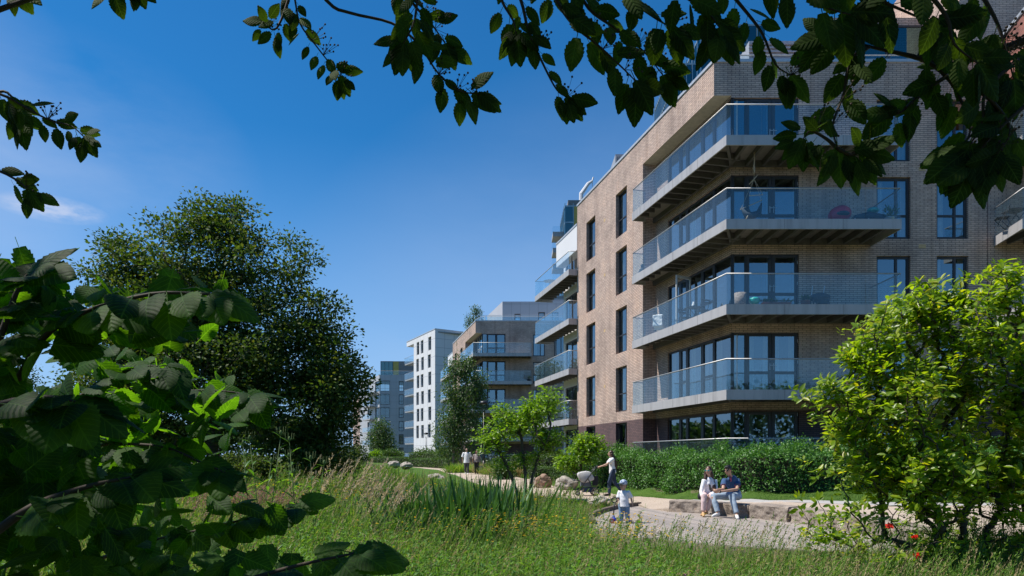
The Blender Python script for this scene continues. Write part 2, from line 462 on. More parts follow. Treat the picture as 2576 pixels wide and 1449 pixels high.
def balcony(parent, pts, z, rail=1.09, fh=.355, panel=1.22, joist_dir=None, area=None, name='balcony', glass=True, fascia=True):
    """pts: open outer edge polyline (wall end ... wall end), z: top of the fascia. area: closed plan of the deck"""
    pts = [Vector((p[0], p[1], 0)) for p in pts]
    ctr = sum((Vector((p[0], p[1], 0)) for p in area), Vector()) / len(area)
    mb = MB()
    segs = list(zip(pts[:-1], pts[1:]))
    # mitred fascia strip
    th = .05
    ins = []
    for i, p in enumerate(pts):
        ds = []
        if i > 0: ds.append((pts[i]-pts[i-1]).normalized())
        if i < len(pts)-1: ds.append((pts[i+1]-pts[i]).normalized())
        ns = [Vector((-d.y, d.x, 0)) for d in ds]
        ns = [nn if nn.dot(ctr-p) > 0 else -nn for nn in ns]
        if len(ns) == 1: ins.append(ns[0])
        else:
            s = (ns[0]+ns[1]); s /= max(.3, s.length_squared/2); ins.append(s)
    inner = [p+q*th for p, q in zip(pts, ins)]
    for i in range(len(segs)):
        a, b, c, d = pts[i], pts[i+1], inner[i+1], inner[i]
        if (b-a).cross(d-a).z < 0: a, b, c, d = b, a, d, c
        mb.prism([(a.x, a.y), (b.x, b.y), (c.x, c.y), (d.x, d.y)], z-fh, z)
    for a, b in segs:      # butt joints between the fascia sheets
        L_ = (b-a).length; v = (b-a).normalized(); k_ = max(1, round(L_/2.05)); no = Vector((v.y, -v.x, 0))
        if no.dot(ctr-a) > 0: no = -no
        for j in range(1, k_): mb.obox(a+v*(L_*j/k_-.006)+UZ*(z-fh+.003), v*.012, no*.0025, UZ*(fh-.006), 1)
    root = mb.build(name, [M['fascia'], M['joist']], parent)
    dk = MB()
    ar = [(p[0]+(ctr.x-p[0])*.012, p[1]+(ctr.y-p[1])*.012) for p in area]
    dk.prism(ar, z-.07, z-.025)
    dk.build('decking', M['deckboard'], root)
    if joist_dir:
        jb = MB()
        for (a, b) in joist_dir:
            a = Vector((a[0], a[1], 0)); b = Vector((b[0], b[1], 0)); v = (b-a).normalized(); s = Vector((-v.y, v.x, 0))*.05
            jb.obox(a-s+UZ*(z-.30), v*(b-a).length, s*2, UZ*.22)
        jb.build('joists', M['joist'], root)
    rl = MB()
    mid = [p+q*.03 for p, q in zip(pts, ins)]
    rl.tube([p+UZ*(z+rail) for p in mid], .024, 8)
    rl.build('handrail', M['steel'], root, smooth=True)
    for i in range(len(mid)-1):
        L = (mid[i+1]-mid[i]).length; k = max(1, round(L/panel)); d = (mid[i+1]-mid[i])/k
        for j in range(k):
            a = mid[i]+d*j+d.normalized()*.008; b = mid[i]+d*(j+1)-d.normalized()*.008
            nn = Vector((-d.y, d.x, 0)).normalized()*.007
            g = MB(); g.obox(a-nn+UZ*(z-.02), b-a, nn*2, UZ*(rail-.01)); g.build('glass_panel', M['bglass'], root)
    return root

# plan of the main block (its own coordinates are world coordinates)
PC = Vector((7.72, 26.1, 0))                        # corner of the roof band
FL = [12.82, 9.86, 6.85, 3.84, 1.03]                # balcony deck levels
REC = .65
Z_ROOF, Z_BAND = 16.55, 15.28
PR = PC - NL*REC; PR = PR + UL*((26.1-PR.y)/UL.y)   # recessed wall corner on the front plane
X_END = 25.0
main = thing('apartment_block', 'large buff brick apartment block with stacked glass balconies wrapping its near corner', 'building')
wl = MB()
T_REC, T_END = 6.33, 15.57
XD = Vector((1, 0, 0)); NF = Vector((0, -1, 0))
# sunlit left facade with two columns of tall windows
Z_BASE = 3.25
colA, colB = (12.55, 13.99), (8.19, 9.61)
ops = []
for k, F in enumerate(FL[:4]):
    for c in (colA, colB): ops.append((c[0]-T_REC, c[1]-T_REC, F-.08, F+2.2))
o1 = PC + UL*T_REC
wall_sheet(wl, o1, UL, NL, T_END-T_REC, Z_BASE, Z_ROOF, ops, .27, 0)
ops0 = [(c[0]-T_REC, c[1]-T_REC, 1.0, 3.18) for c in (colA, colB)]
wall_sheet(wl, o1, UL, NL, T_END-T_REC, -.5, Z_BASE, ops0, .27, 1)
# roof band over the recessed corner, its soffit
wall_sheet(wl, PC, UL, NL, T_REC, Z_BAND, Z_ROOF, [], 0, 0)
a = PC + UZ*Z_BAND
wl.quad(PC+UZ*Z_BAND, PR+UZ*Z_BAND, PR+UL*(T_REC+.2)+UZ*Z_BAND, PC+UL*T_REC+UZ*Z_BAND, m=2)
# side of the recess
e = PC + UL*T_REC; er = e - NL*REC
for (z0, z1, m) in ((-.5, Z_BASE, 1), (Z_BASE, Z_BAND, 0)):
    wl.quad(er+UZ*z0, e+UZ*z0, e+UZ*z1, er+UZ*z1, m=m)
# recessed wall with the glazed openings, from the corner
opl = [(0.0, 5.25, F+.0, F+2.37) for F in FL]
Lr = (er-PR).length
wall_sheet(wl, PR, UL, NL, Lr, Z_BASE, Z_BAND, [q for q in opl if q[2] > 3], .14, 0)
wall_sheet(wl, PR, UL, NL, Lr, -.5, Z_BASE, [(0, 5.25, 1.03, 3.2)], .14, 1)
# shaded front facade
XR = PR.x
front_ops = []
for F in FL: front_ops.append((0.0, 10.97-XR, F, F+2.37))
WC = [((2205-CX)/F_PX*26.1, (2290-CX)/F_PX*26.1), ((2356-CX)/F_PX*26.1, (2436-CX)/F_PX*26.1), (20.2, 21.5)]
for F in FL:
    for (x0, x1) in WC: front_ops.append((x0-XR, x1-XR, F-.05, F+2.3))
of = Vector((XR, 26.1, 0))
hi = [q for q in front_ops if q[2] > Z_BASE]
wall_sheet(wl, of, XD, NF, X_END-XR, Z_BASE, Z_BAND, hi, .2, 0)
wall_sheet(wl, of, XD, NF, X_END-XR, -.5, Z_BASE, [(q[0], q[1], q[2], 3.2) for q in front_ops if q[2] < Z_BASE], .2, 1)
wall_sheet(wl, PC, XD, NF, X_END-PC.x, Z_BAND, Z_ROOF, [], 0, 0)
# ground-floor heads (upper part of the ground openings sits in buff brick) are cut separately
# end of the tall facade, back and far walls
eT = PC + UL*T_END; eTi = eT - NL*9
wall_sheet(wl, eT, -NL, UL, 9, -.5, Z_ROOF, [], 0, 0)
wl.quad(Vector((X_END, 26.1, -.5)), Vector((X_END, 48, -.5)), Vector((X_END, 48, Z_ROOF)), Vector((X_END, 26.1, Z_ROOF)))
wl.quad(Vector((X_END, 48, -.5)), Vector((eTi.x, eTi.y, -.5)), Vector((eTi.x, eTi.y, Z_ROOF)), Vector((X_END, 48, Z_ROOF)))
wl.build('wall', [M['brick'], M['brick_dark'], M['soffit']], main)
# roof and coping
rf = MB()
rf.prism([(PC.x+.3, PC.y+.3), (X_END-.02, 26.4), (X_END-.02, 47.9), (eTi.x, eTi.y-.05), (eT.x+.3, eT.y-.1)], Z_ROOF-.55, Z_ROOF-.35)
roof = rf.build('roof', M['roof'], main)
cp = MB()
def strip(mb, p, q, w0, w1, z0, z1, m=0):
    p = Vector((p[0], p[1], 0)); q = Vector((q[0], q[1], 0)); v = (q-p).normalized(); n = Vector((v.y, -v.x, 0))
    mb.obox(p+n*w0+UZ*z0, q-p, n*(w1-w0), UZ*(z1-z0), m)
strip(cp, eT, PC+UL*.06, -.38, .04, Z_ROOF, Z_ROOF+.11)
strip(cp, PC-XD*.02, (X_END, 26.1, 0), -.38, .04, Z_ROOF+.002, Z_ROOF+.113)
cp.build('coping', M['coping'], main)
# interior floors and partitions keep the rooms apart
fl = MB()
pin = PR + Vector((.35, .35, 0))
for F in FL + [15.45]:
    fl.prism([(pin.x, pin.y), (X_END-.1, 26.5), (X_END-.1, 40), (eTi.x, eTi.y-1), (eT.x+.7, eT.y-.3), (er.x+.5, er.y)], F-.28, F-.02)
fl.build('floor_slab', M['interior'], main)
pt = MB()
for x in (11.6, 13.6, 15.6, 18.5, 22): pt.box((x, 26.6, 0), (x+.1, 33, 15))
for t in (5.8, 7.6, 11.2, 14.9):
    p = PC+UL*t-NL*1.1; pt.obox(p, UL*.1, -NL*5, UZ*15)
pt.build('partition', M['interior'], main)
# windows of the left facade
for k, F in enumerate(FL[:4]):
    for c in (colA, colB):
        window(main, PC, UL, NL, c[0], c[1], F-.08, F+2.2, .22, transom=F+.85, lights=((0,), (.30,)), curtain=.3 if k % 2 else .22, fw=.07)
for c in (colA, colB): window(main, PC, UL, NL, c[0], c[1], 1.0, 3.18, .22, lights=((0,), (.4,)))
# corner glazing: fixed lights and doors, left and right of the corner
for k, F in enumerate(FL):
    top = F+2.37 if F > 2 else 3.2
    window(main, PR, UL, NL, .0, 1.35, F, top, .12, fw=.05, curtain=.25 if k in (0, 3) else 0)
    window(main, PR, UL, NL, 1.36, 2.30, F, top, .12, transom=F+.9, fw=.11, name='balcony_door', curtain=.2 if k == 3 else 0)
    window(main, PR, UL, NL, 2.31, 3.55, F, top, .12, fw=.08, curtain=.4 if k in (1, 3) else 0)
    window(main, PR, UL, NL, 3.56, 4.2, F, top, .12, transom=F+.9, fw=.11, name='balcony_door')
    window(main, PR, UL, NL, 4.21, 5.24, F, top, .12, fw=.08, curtain=.35 if k >= 3 else 0)
    window(main, of, XD, NF, .0, 8.97-XR, F, top, .12, fw=.05)
    for (x0, x1, hx) in ((8.975, 9.95, .9), (9.96, 10.96, .1)):
        d = window(main, of, XD, NF, x0-XR, x1-XR, F, top, .12, transom=F+.85, fw=.12, name='balcony_door', curtain=.35 if k >= 3 else .15)
        h = MB(); hxw = x0+(.06 if hx < .5 else .9)
        h.box((hxw-.012, 26.13, F+.95), (hxw+.012, 26.16, F+1.2)); h.box((hxw, 26.10, F+1.12), (hxw+.11, 26.125, F+1.14))
        h.build('handle', M['steel'], d)
    h = MB()
    for zz in (F+.3, F+1.2, F+2.0): h.tube([(10.93, 26.14, zz), (10.93, 26.14, zz+.12)], .014, 6)
    h.build('hinges', M['steel'], d)
for k, F in enumerate(FL):
    for (x0, x1) in WC:
        window(main, of, XD, NF, x0-XR, x1-XR, F-.05, min(F+2.3, 3.2) if F < 2 else F+2.3, .16, lights=((0,), (.62,)), transom=F+.85 if k % 2 else None, fw=.09, curtain=(.28, .18, 0, .36, .22)[(k*2+int(x0)) % 5])
# corner balconies
BC = Vector((7.556, 24.07, 0))
BE = BC + UL*8.03
BEw = BE - NL*.66
BX = 13.74
def main_balcony(parent, z):
    outer = [BEw, BE, BC, Vector((BX, 24.07, 0)), Vector((BX, 26.08, 0))]
    area = [BE, BC, Vector((BX, 24.07, 0)), Vector((BX, 26.06, 0)), PR+Vector((0, -.03, 0)), er+NL*.02, e+NL*.02]
    jd = []
    x = BC.x+.75
    while x < BX-.3: jd.append(((x, 24.15), (x, 26.05))); x += .62
    for i in range(1, 13):
        p = BC+UL*(.55+i*.58)
        if .55+i*.58 < 7.8: jd.append((p-NL*.06, p-NL*(1.25 if .55+i*.58 < 6.1 else .6)))
    jd.append((BC+Vector((.08, .16, 0)), PR+Vector((-.04, -.1, 0))))
    jd.append(((PR.x, 26.0), (BX-.1, 26.0))); jd.append((PR+NL*.1+UL*.1, er+NL*.1))
    return balcony(parent, outer, z, joist_dir=jd, area=area)
balc = []
for F in FL: balc.append(main_balcony(main, F))
# second stack at the far end of the facade, under a white rendered top storey
SC = eT + NL*.58 - UL*.1
def side_balcony(parent, z):
    a = SC; b = SC+UL*7.37
    outer = [a-NL*.56, a, b, b-NL*1.3]
    area = [a-NL*.56, a, b, b-NL*1.3, a-NL*1.3+UL*.2]
    jd = [(a+UL*(.5+i*.62)-NL*.06, a+UL*(.5+i*.62)-NL*1.2) for i in range(11)]
    return balcony(parent, outer, z, joist_dir=jd, area=area)
for F in FL[:4]: side_balcony(main, F-.1)
w2 = MB()
Z2 = 15.45
o2 = eT - NL*.8
wall_sheet(w2, o2, UL, NL, 5.0, -.5, Z2, [(.25, 4.6, F-.08, F+2.2) for F in FL], .2, 0)
w2.obox(eT+UL*.01-NL*.55+UZ*13.95, UL*4.08, NL*.56, UZ*(Z2-13.95), 1)
p = o2+UL*5.0; w2.quad(p+UZ*-.5, p-NL*8+UZ*-.5, p-NL*8+UZ*Z2, p+UZ*Z2)
w2.quad(eT-NL*.8+UZ*Z2, eT-NL*9+UZ*Z2, p-NL*8+UZ*Z2, p+UZ*Z2)
w2.obox(eT+UL*.02-NL*.8+UZ*(Z2+.002), UL*4.1, NL*.84, UZ*.1, 2)
w2.build('end_wall', [M['white_panel'], M['white_panel'], M['coping']], main)
for F in FL:
    window(main, o2, UL, NL, .25, 2.3, F-.08, F+2.2, .12, lights=((0,), (.5,)), fw=.1)
    window(main, o2, UL, NL, 2.31, 4.6, F-.08, F+2.2, .12, lights=((0,), (.5,)), fw=.1, curtain=.3)
# terracotta vents in the brickwork
for F in FL[:4]:
    v = MB(); p = PC+UL*11.05+UZ*(F+1.35); v.obox(p-NL*.05, UL*.2, NL*.056, UZ*.15); v.build('vent', M['vent'], main)
    v = MB(); v.box((15.55, 26.094, F-.42), (15.82, 26.13, F-.27)); v.build('vent', M['vent'], main)
    v = MB(); v.box((18.17, 26.098, F-2), (18.2, 26.13, F+2.4 if F < 12 else F+2.3)); v.build('rain_pipe', M['brick_dark'], main)
# roof terrace balustrade
def balustrade(parent, pts, z, h, name='roof_balustrade', panel=1.6):
    pts = [Vector((q[0], q[1], 0)) for q in pts]
    mb = MB(); mb.tube([q+UZ*(z+h) for q in pts], .022, 6)
    o = mb.build(name, M['steel'], parent)
    for q, r in zip(pts[:-1], pts[1:]):
        L = (r-q).length; k = max(1, round(L/panel)); d = (r-q)/k; nn = Vector((-d.y, d.x, 0)).normalized()*.006
        for j in range(k):
            g = MB(); g.obox(q+d*j+d*.01-nn+UZ*z, d*.98, nn*2, UZ*(h-.02)); g.build('glass_panel', M['bglass'], o)
    return o
balustrade(main, [(PC.x+.3-.243*2, 28.6), (PC.x+.55, 26.7), (18.0, 26.7)], Z_ROOF, .62)
mid = copy_tree(main)
mid.location = (-3.95-PC.x, 74-26.1, -.45)
mid['label'] = 'second buff brick block with glass balconies, beyond the slender birch and main block'
# everything below belongs to the near block only
# right-hand wing: angled balconies and red brick top storey
WP = Vector((18.42, 26.1, 0)); WU = Vector((.21, .978, 0)).normalized()
wq = WP - WU*2.1
for F in FL[:4]:
    balcony(main, [WP-WU*.02, wq, Vector((24.5, wq.y, 0))], F, area=[WP-WU*.05, wq, Vector((24.5, wq.y, 0)), Vector((24.5, 26.05, 0))],
            joist_dir=[((18.9+i*.62, 24.1), (18.9+i*.62, 26.0)) for i in range(9)])
rb = MB(); rp = WP-WU*2.6
rb.prism([(WP.x, 26.09), (rp.x, rp.y), (25.1, rp.y), (25.1, 26.09)], 15.29, 17.05)
rb.build('red_brick_storey', M['brick_red'], main)
rc = MB(); rc.prism([(WP.x-.05, 26.08), (rp.x-.05, rp.y-.04), (25.1, rp.y-.04), (25.1, 26.08)], 17.06, 17.2)
rc.build('coping', M['coping'], main)
st = MB(); st.box((19.0, 29.0, 16.2), (26, 36, 24)); st.build('stair_tower', M['brick'], main)
# penthouse: sloping brick cheek, big glazing, louvred plant room
ph = MB()
ph.obox((14.0, 31.0, 16.2), (4.9, 0, 0), (0, 6, 0), (0, 0, 5.2), 0)
phw = ph.build('penthouse', M['brick'], main)
for i, (x0, x1) in enumerate(((14.3, 15.5), (15.55, 17.0), (17.05, 18.7))):
    for (z0, z1) in ((16.9, 19.0), (19.05, 21.0)):
        f = MB(); f.box((x0, 30.9, z0), (x1, 30.99, z0+.09)); f.box((x0, 30.9, z1-.09), (x1, 30.99, z1)); f.box((x0, 30.9, z0+.09), (x0+.08, 30.99, z1-.09)); f.box((x1-.08, 30.9, z0+.09), (x1, 30.99, z1-.09))
        fo = f.build('penthouse_window', M['frame'], main)
        g = MB(); g.quad((x0+.04, 30.93, z0+.04), (x1-.04, 30.93, z0+.04), (x1-.04, 30.93, z1-.04), (x0+.04, 30.93, z1-.04)); g.build('pane', M['tower_glass'], fo)
ck = MB(); ck.add([(12.0, 30.4, 16.2), (13.98, 30.4, 16.2), (13.98, 30.4, 20.8), (13.3, 30.4, 18.6), (12.0, 36, 16.2), (13.98, 36, 16.2), (13.98, 36, 20.8), (13.3, 36, 18.6)],
    [(0,1,2,3),(7,6,5,4),(0,3,7,4),(3,2,6,7),(1,5,6,2)]); ck.build('brick_cheek', M['brick'], main)
lv = MB(); lv.box((13.2, 38, 16.2), (16.2, 42, 24.6))
for i in range(36): lv.box((13.16, 37.9, 17+i*.21), (16.24, 37.99, 17.09+i*.21))
lv.build('plant_room', M['louvre'], main)
# open white door leaf on the third balcony, curtains of plants are things below
dl = MB(); p = PR+UL*3.1; q = NL*.85-UL*.3
for (a0, a1, z0, z1) in ((0, 1, 0, .1), (0, 1, 2.1, 2.2), (0, .1, .1, 2.1), (.9, 1, .1, 2.1)):
    dl.obox(p+q*a0+UZ*(FL[2]+.05+z0), q*(a1-a0), UL*.05, UZ*(z1-z0))
dlo = dl.build('open_door', M['frame_white'], main)
g = MB(); g.quad(p+q*.05+UL*.02+UZ*(FL[2]+.1), p+q*.95+UL*.02+UZ*(FL[2]+.1), p+q*.95+UL*.02+UZ*(FL[2]+2.2), p+q*.05+UL*.02+UZ*(FL[2]+2.2)); g.build('pane', M['bglass'], dlo)
dl = MB(); p = o2+UL*1.7; q = NL*.7-UL*.35
for (a0, a1, z0, z1) in ((0, 1, 0, .08), (0, 1, 2.0, 2.08), (0, .1, .08, 2.0), (.9, 1, .08, 2.0)):
    dl.obox(p+q*a0+UZ*(FL[0]-.05+z0), q*(a1-a0), UL*.05, UZ*(z1-z0))
dl.build('open_door', M['frame'], main)
# ------------------------------------------------------------------ buildings farther off
def panel_seams(mb, o, u, n, L, z0, z1, su, sz, m=1):
    a = su
    while a < L-.1:
        mb.obox(o+u*(a-.02)+n*.004+UZ*z0, u*.04, -n*.02, UZ*(z1-z0), m); a += su
    z = z0+sz
    while z < z1-.1:
        mb.obox(o+u*0+n*.006+UZ*(z-.02), u*L, -n*.02, UZ*.04, m); z += sz
def t_on(o, u, px):
    k = (px-CX)/F_PX
    return (o.x-k*o.y)/(k*u.y-u.x)

# white panelled block
wb_ = thing('white_apartment_block', 'white panelled apartment block with three columns of slit windows', 'building')
W0 = Vector((-13.3, 118, 0)); WL_ = Vector((-.454, .891, 0)).normalized(); WN = Vector((-WL_.y, WL_.x, 0)); WR = Vector((.82, .57, 0)).normalized(); WRN = Vector((WR.y, -WR.x, 0))
cols_w = [(t_on(W0, WL_, b), t_on(W0, WL_, a)) for a, b in ((1048.2, 1054.6), (1059.6, 1066), (1077.4, 1084.6))]
ops = []
for k in range(6):
    for i, c in enumerate(cols_w):
        j = .22*((k+i) % 2)
        ops.append((c[0]+j, c[1]+j, 20.15-3.08*k, 22.5-3.08*k))
mb = MB(); TW = 11.3; TS = 15.5
wall_sheet(mb, W0, WL_, WN, TW, 0, 23.4, ops, .35)
wall_sheet(mb, W0, WR, WRN, 14, 0, 23.4, [(8, 9.6, 20.2, 22.4), (10, 11.6, 20.2, 22.4)], .3)
e1 = W0+WL_*TW
wall_sheet(mb, e1, -WN, WL_, 12, 0, 23.4, [], 0)
mb.obox(e1+UZ*22.55+WL_*.01, WL_*(TS-TW), -WN*9, UZ*.85, 0)
mb.obox(W0+UZ*22.9-WN*.3+WR*.3, WL_*TW-WL_*.1, -WN*9, UZ*.2, 2)
panel_seams(mb, W0, WL_, WN, TW, .3, 23.3, 1.9, 3.08)
panel_seams(mb, W0, WR, WRN, 14, .3, 23.3, 1.9, 1.54)
mb.build('wall', [M['white_panel'], M['seam'], M['roof']], wb_)
mb = MB(); mb.obox(W0+UZ*23.41+WN*.05, WL_*TS, -WN*.4, UZ*.15); mb.obox(W0+UZ*23.413+WRN*.05-WL_*.0, WR*14, -WRN*.4, UZ*.15); mb.build('coping', M['coping'], wb_)
for q in ops: window(wb_, W0, WL_, WN, *q, .3, fw=.09, lights=((0,), (.45,)))
for q in ((8, 9.6, 20.2, 22.4), (10, 11.6, 20.2, 22.4)): window(wb_, W0, WR, WRN, *q, .25, fw=.09)
for k in range(7):
    z = 19.4-3.08*k
    if z < .2: z = .4
    mb = MB(); a = e1-WN*1.4+WL_*.02
    mb.obox(e1-WN*5+WL_*.02+UZ*(z-.28), WL_*5.6, WN*4.9, UZ*.25)
    b = mb.build('balcony', M['fascia'], wb_)
    balus = [e1+WL_*.05, e1+WL_*5.5, e1+WL_*5.5-WN*4]
    r = MB(); r.tube([p+UZ*(z+1.05) for p in balus], .03, 5); r.build('handrail', M['steel'], b)
    for p, q in zip(balus[:-1], balus[1:]):
        g = MB(); nn = (q-p).normalized(); nn = Vector((-nn.y, nn.x, 0))*.01; g.obox(p-nn+UZ*z, q-p, nn*2, UZ*1.02); g.build('glass_panel', M['bglass'], b)
    window(wb_, e1-WN*5.2, WL_, WN, .3, 4.4, z, z+2.5, .1, lights=((0,), (.33,), (.66,)), fw=.12)

# far grey block with a bronze penthouse
gb = thing('grey_apartment_block', 'far grey clad apartment block with bronze and ochre rooftop storey', 'building')
G0 = Vector((-29.9, 154, 0)); GL = Vector((-.47, .883, 0)).normalized(); GN = Vector((-GL.y, GL.x, 0)); GR = Vector((1, .04, 0)).normalized(); GRN = Vector((GR.y, -GR.x, 0))
mb = MB(); gops = []
for k in range(6):
    z = 16.1-3.0*k
    gops.append(((1003-CX)/F_PX*154+29.9, (1015-CX)/F_PX*154+29.9, z, z+2.3))
corner_ops = [(.02, 2.3, 16.1-3*k, 18.5-3*k) for k in range(5)]
wall_sheet(mb, G0, GR, GRN, 16, 0, 19.8, gops+corner_ops, .25)
lops = [(.02, 3.4, 16.1-3*k, 18.5-3*k) for k in range(5)] + [(8, 9.6, 16.1-3*k, 18.5-3*k) for k in range(5)]
wall_sheet(mb, G0, GL, GN, 16, 0, 19.8, lops, .25)
mb.obox(G0+UZ*19.3-GN*.3+GR*.2, GL*15, -GN*13, UZ*.2, 2)
panel_seams(mb, G0, GR, GRN, 16, .2, 19.7, 1.25, 1.5)
mb.build('wall', [M['grey_panel'], M['seam'], M['roof']], gb)
for q in gops: window(gb, G0, GR, GRN, *q, .2, fw=.12, transom=q[2]+.8, pm='pane_far')
for q in corner_ops: window(gb, G0, GR, GRN, *q, .2, fw=.1, pm='pane_far')
for q in lops: window(gb, G0, GL, GN, *q, .2, fw=.1, pm='pane_far', lights=((0,), (.35,), (.7,)))
for k in range(5):
    z = 16.0-3*k
    mb = MB(); mb.obox(G0+GL*2.2+UZ*(z-.3), GL*6, GN*1.6, UZ*.3); b = mb.build('balcony', M['fascia'], gb)
    p0, p1 = G0+GL*2.2+GN*1.57, G0+GL*8.2+GN*1.57
    r = MB(); r.tube([p0+UZ*(z+1.05), p1+UZ*(z+1.05)], .03, 5); r.build('handrail', M['steel'], b)
    g = MB(); g.obox(p0+UZ*z, p1-p0, GN*.02, UZ*1.03); g.build('glass_panel', M['bglass'], b)
    g = MB(); g.obox(p0+UZ*z, -GN*1.5, GL*.02, UZ*1.03); g.build('glass_panel', M['bglass'], b)
ph2 = G0+GR*1.0+Vector((-1.2, 2.2, 0))
mb = MB(); mb.obox(ph2+UZ*19.4, GR*14, Vector((0, 8, 0)), UZ*3.8, 0)
mb.obox(ph2+UZ*19.45+GRN*.02+GR*2.9, GR*1.25, -GRN*.1, UZ*3.7, 1)
mb.build('penthouse', [M['bronze'], M['yellow_panel']], gb)
window(gb, ph2, GR, GRN, .1, 2.85, 19.5, 23.1, -.06, lights=((0,), (.33,), (.66,)), transom=21, fw=.07, pm='tower_glass')
window(gb, ph2, GR, GRN, 7.4, 8.6, 19.5, 22.6, -.06, transom=21, fw=.07, pm='tower_glass')
balustrade(gb, [G0+GL*8, G0, G0+GR*12], 19.8, .9, panel=2.5)

# far brick block seen between the dark tree and the grey block
fb = thing('distant_brick_block', 'small distant pinkish brick block peeping out beside the dark tree', 'building')
F0 = Vector((gx(922, 190), 190, 0))
FLD = Vector((-.36, .93, 0)).normalized(); FND = Vector((-FLD.y, FLD.x, 0))
fops = [(1.5+2.6*i, 2.7+2.6*i, 2.4+3*k, 4.6+3*k) for i in range(9) for k in range(5)]
mb = MB(); wall_sheet(mb, F0, FLD, FND, 26, 0, 19.0, fops, .3); wall_sheet(mb, F0, XD, NF, 12, 0, 19.0, [], 0)
mb.obox(F0+UZ*18.6+XD*.3+FLD*.3, FLD*24, XD*11, UZ*.2, 1)
mb.build('wall', [M['brick'], M['roof']], fb)
for q in fops: window(fb, F0, FLD, FND, *q, .25, fw=.12, pm='pane_far')
mb = MB(); mb.obox(F0+UZ*19.01+FND*.05, FLD*26, -FND*.4, UZ*.15); mb.build('coping', M['coping'], fb)

# grey roof pavilion behind the second block
gp = thing('rooftop_pavilion', 'grey panelled rooftop storey behind the second brick block', 'building')
P0 = Vector((gx(1264, 84), 84, 0)); mb = MB()
pops = [(gx(1294, 84)-P0.x, gx(1310, 84)-P0.x, 17.1, 19.0), (gx(1354, 84)-P0.x, gx(1371, 84)-P0.x, 16.6, 19.2), (gx(1388, 84)-P0.x, gx(1405, 84)-P0.x, 16.6, 19.2)]
wall_sheet(mb, P0, XD, NF, 16, 15.4, 20.5, pops, .2); wall_sheet(mb, P0, UL, NL, 9, 15.4, 20.5, [], 0)
mb.obox(P0+UZ*20.2+XD*.1+UL*.1, XD*15, UL*9, UZ*.2, 2)
mb.obox(P0+UZ*-.3+Vector((2.5, 6, 0)), XD*14, UL*6, UZ*15.7, 0)
panel_seams(mb, P0, XD, NF, 16, 15.4, 20.4, 1.1, 2.4)
mb.build('wall', [M['grey_panel'], M['seam'], M['roof']], gp)
for q in pops: window(gp, P0, XD, NF, *q, .15, fw=.12)
mb = MB(); mb.box((P0.x+5, 86, 20.4), (P0.x+14, 92, 21.2)); mb.build('plant_box', M['louvre'], gp)
balustrade(gp, [(-3.0, 80.0), (-3.1, 76.0), (11, 75.6)], 16.15, 1.0, panel=2)

# glass towers rising behind the main block
def tower(name, label, x0, x1, y0, y1, z1, floor=3.1, bay=1.6, balc=False):
    t = thing(name, label, 'tower')
    mb = MB(); mb.box((x0+.4, y0+.5, -.5), (x1-.4, y1-.4, z1-.3)); mb.build('core', M['dark_core'], t)
    g = MB(); g.prism([(x0, y0), (x1, y0), (x1, y1), (x0, y1)], -.5, z1); g.build('glazing', M['tower_glass'], t)
    m = MB(); z = z1
    while z > 2:
        m.box((x0-.06, y0-.06, z-.28), (x1+.06, y0-.01, z)); m.box((x0-.06, y0, z-.28), (x0-.01, y1, z)); z -= floor
    x = x0
    while x <= x1+.01: m.box((x-.06, y0-.14, -.4), (x+.06, y0-.07, z1+.4)); x += bay
    y = y0+bay
    while y <= y1: m.box((x0-.14, y-.06, -.4), (x0-.07, y+.06, z1+.4)); y += bay
    m.build('mullions', M['mullion'], t)
    if balc:
        z = z1-4.5
        while z > 14:
            b = MB(); b.box((x0-2.2, y0+1.5, z-.9), (x0-.1, y0+5.5, z)); bo = b.build('balcony', M['fascia'], t)
            gg = MB(); gg.box((x0-2.22, y0+1.45, z), (x0-2.19, y0+5.5, z+1.1)); gg.build('glass_panel', M['bglass'], bo)
            gg = MB(); gg.box((x0-2.18, y0+1.45, z), (x0-.2, y0+1.48, z+1.1)); gg.build('glass_panel', M['bglass'], bo)
            z -= 3.1
    return t
tw = tower('glass_tower', 'slim glass tower with stacked side balconies and a roof crane', gx(1421, 130), gx(1490, 130), 130, 142, 49.2, balc=True)
pb = MB(); pb.box((gx(1430, 130), 131, 48.8), (gx(1480, 130), 140, 50.6)); pb.box((gx(1444, 130), 129.9, 38), (gx(1452, 130), 129.93, 49), 1); pb.build('roof_storey', [M['bronze'], M['yellow_panel']], tw)
cr = MB(); c0 = at(1462, 488, 134); c1_ = at(1480, 462, 134); c2_ = at(1490, 455, 134)
cr.tube([c0+UZ*-2, c0, c1_, c2_], [.42, .42, .34, .2], 8); cr.tube([c2_, c2_+Vector((.2, 0, .7))], .15, 5); cr.tube([c2_, c2_+Vector((0, 0, -1.1))], .08, 5)
cr.build('roof_crane', M['white_panel'], tw)
tower('glass_tower', 'stepped glass tower, lowest of three above the roof edge', gx(1704, 100), gx(1760, 100), 102, 116, 60.2, bay=.9)
tower('glass_tower', 'middle glass tower with blue green floors above the roof edge', gx(1763, 104), gx(1821, 104), 104, 118, 66.0)
tower('glass_tower', 'tallest glass tower standing behind the roof terrace', gx(1853, 108), gx(1924, 108), 108, 122, 69.8)
pl = MB(); pl.box((gx(1545, 41), 40.5, 16.0), (gx(1575, 41), 43.5, 19.4))
for i in range(14): pl.box((gx(1545, 41)+.05+i*.055, 40.44, 16.3), (gx(1545, 41)+.08+i*.055, 40.49, 19.3))
pl.build('plant_room', M['louvre'], main)
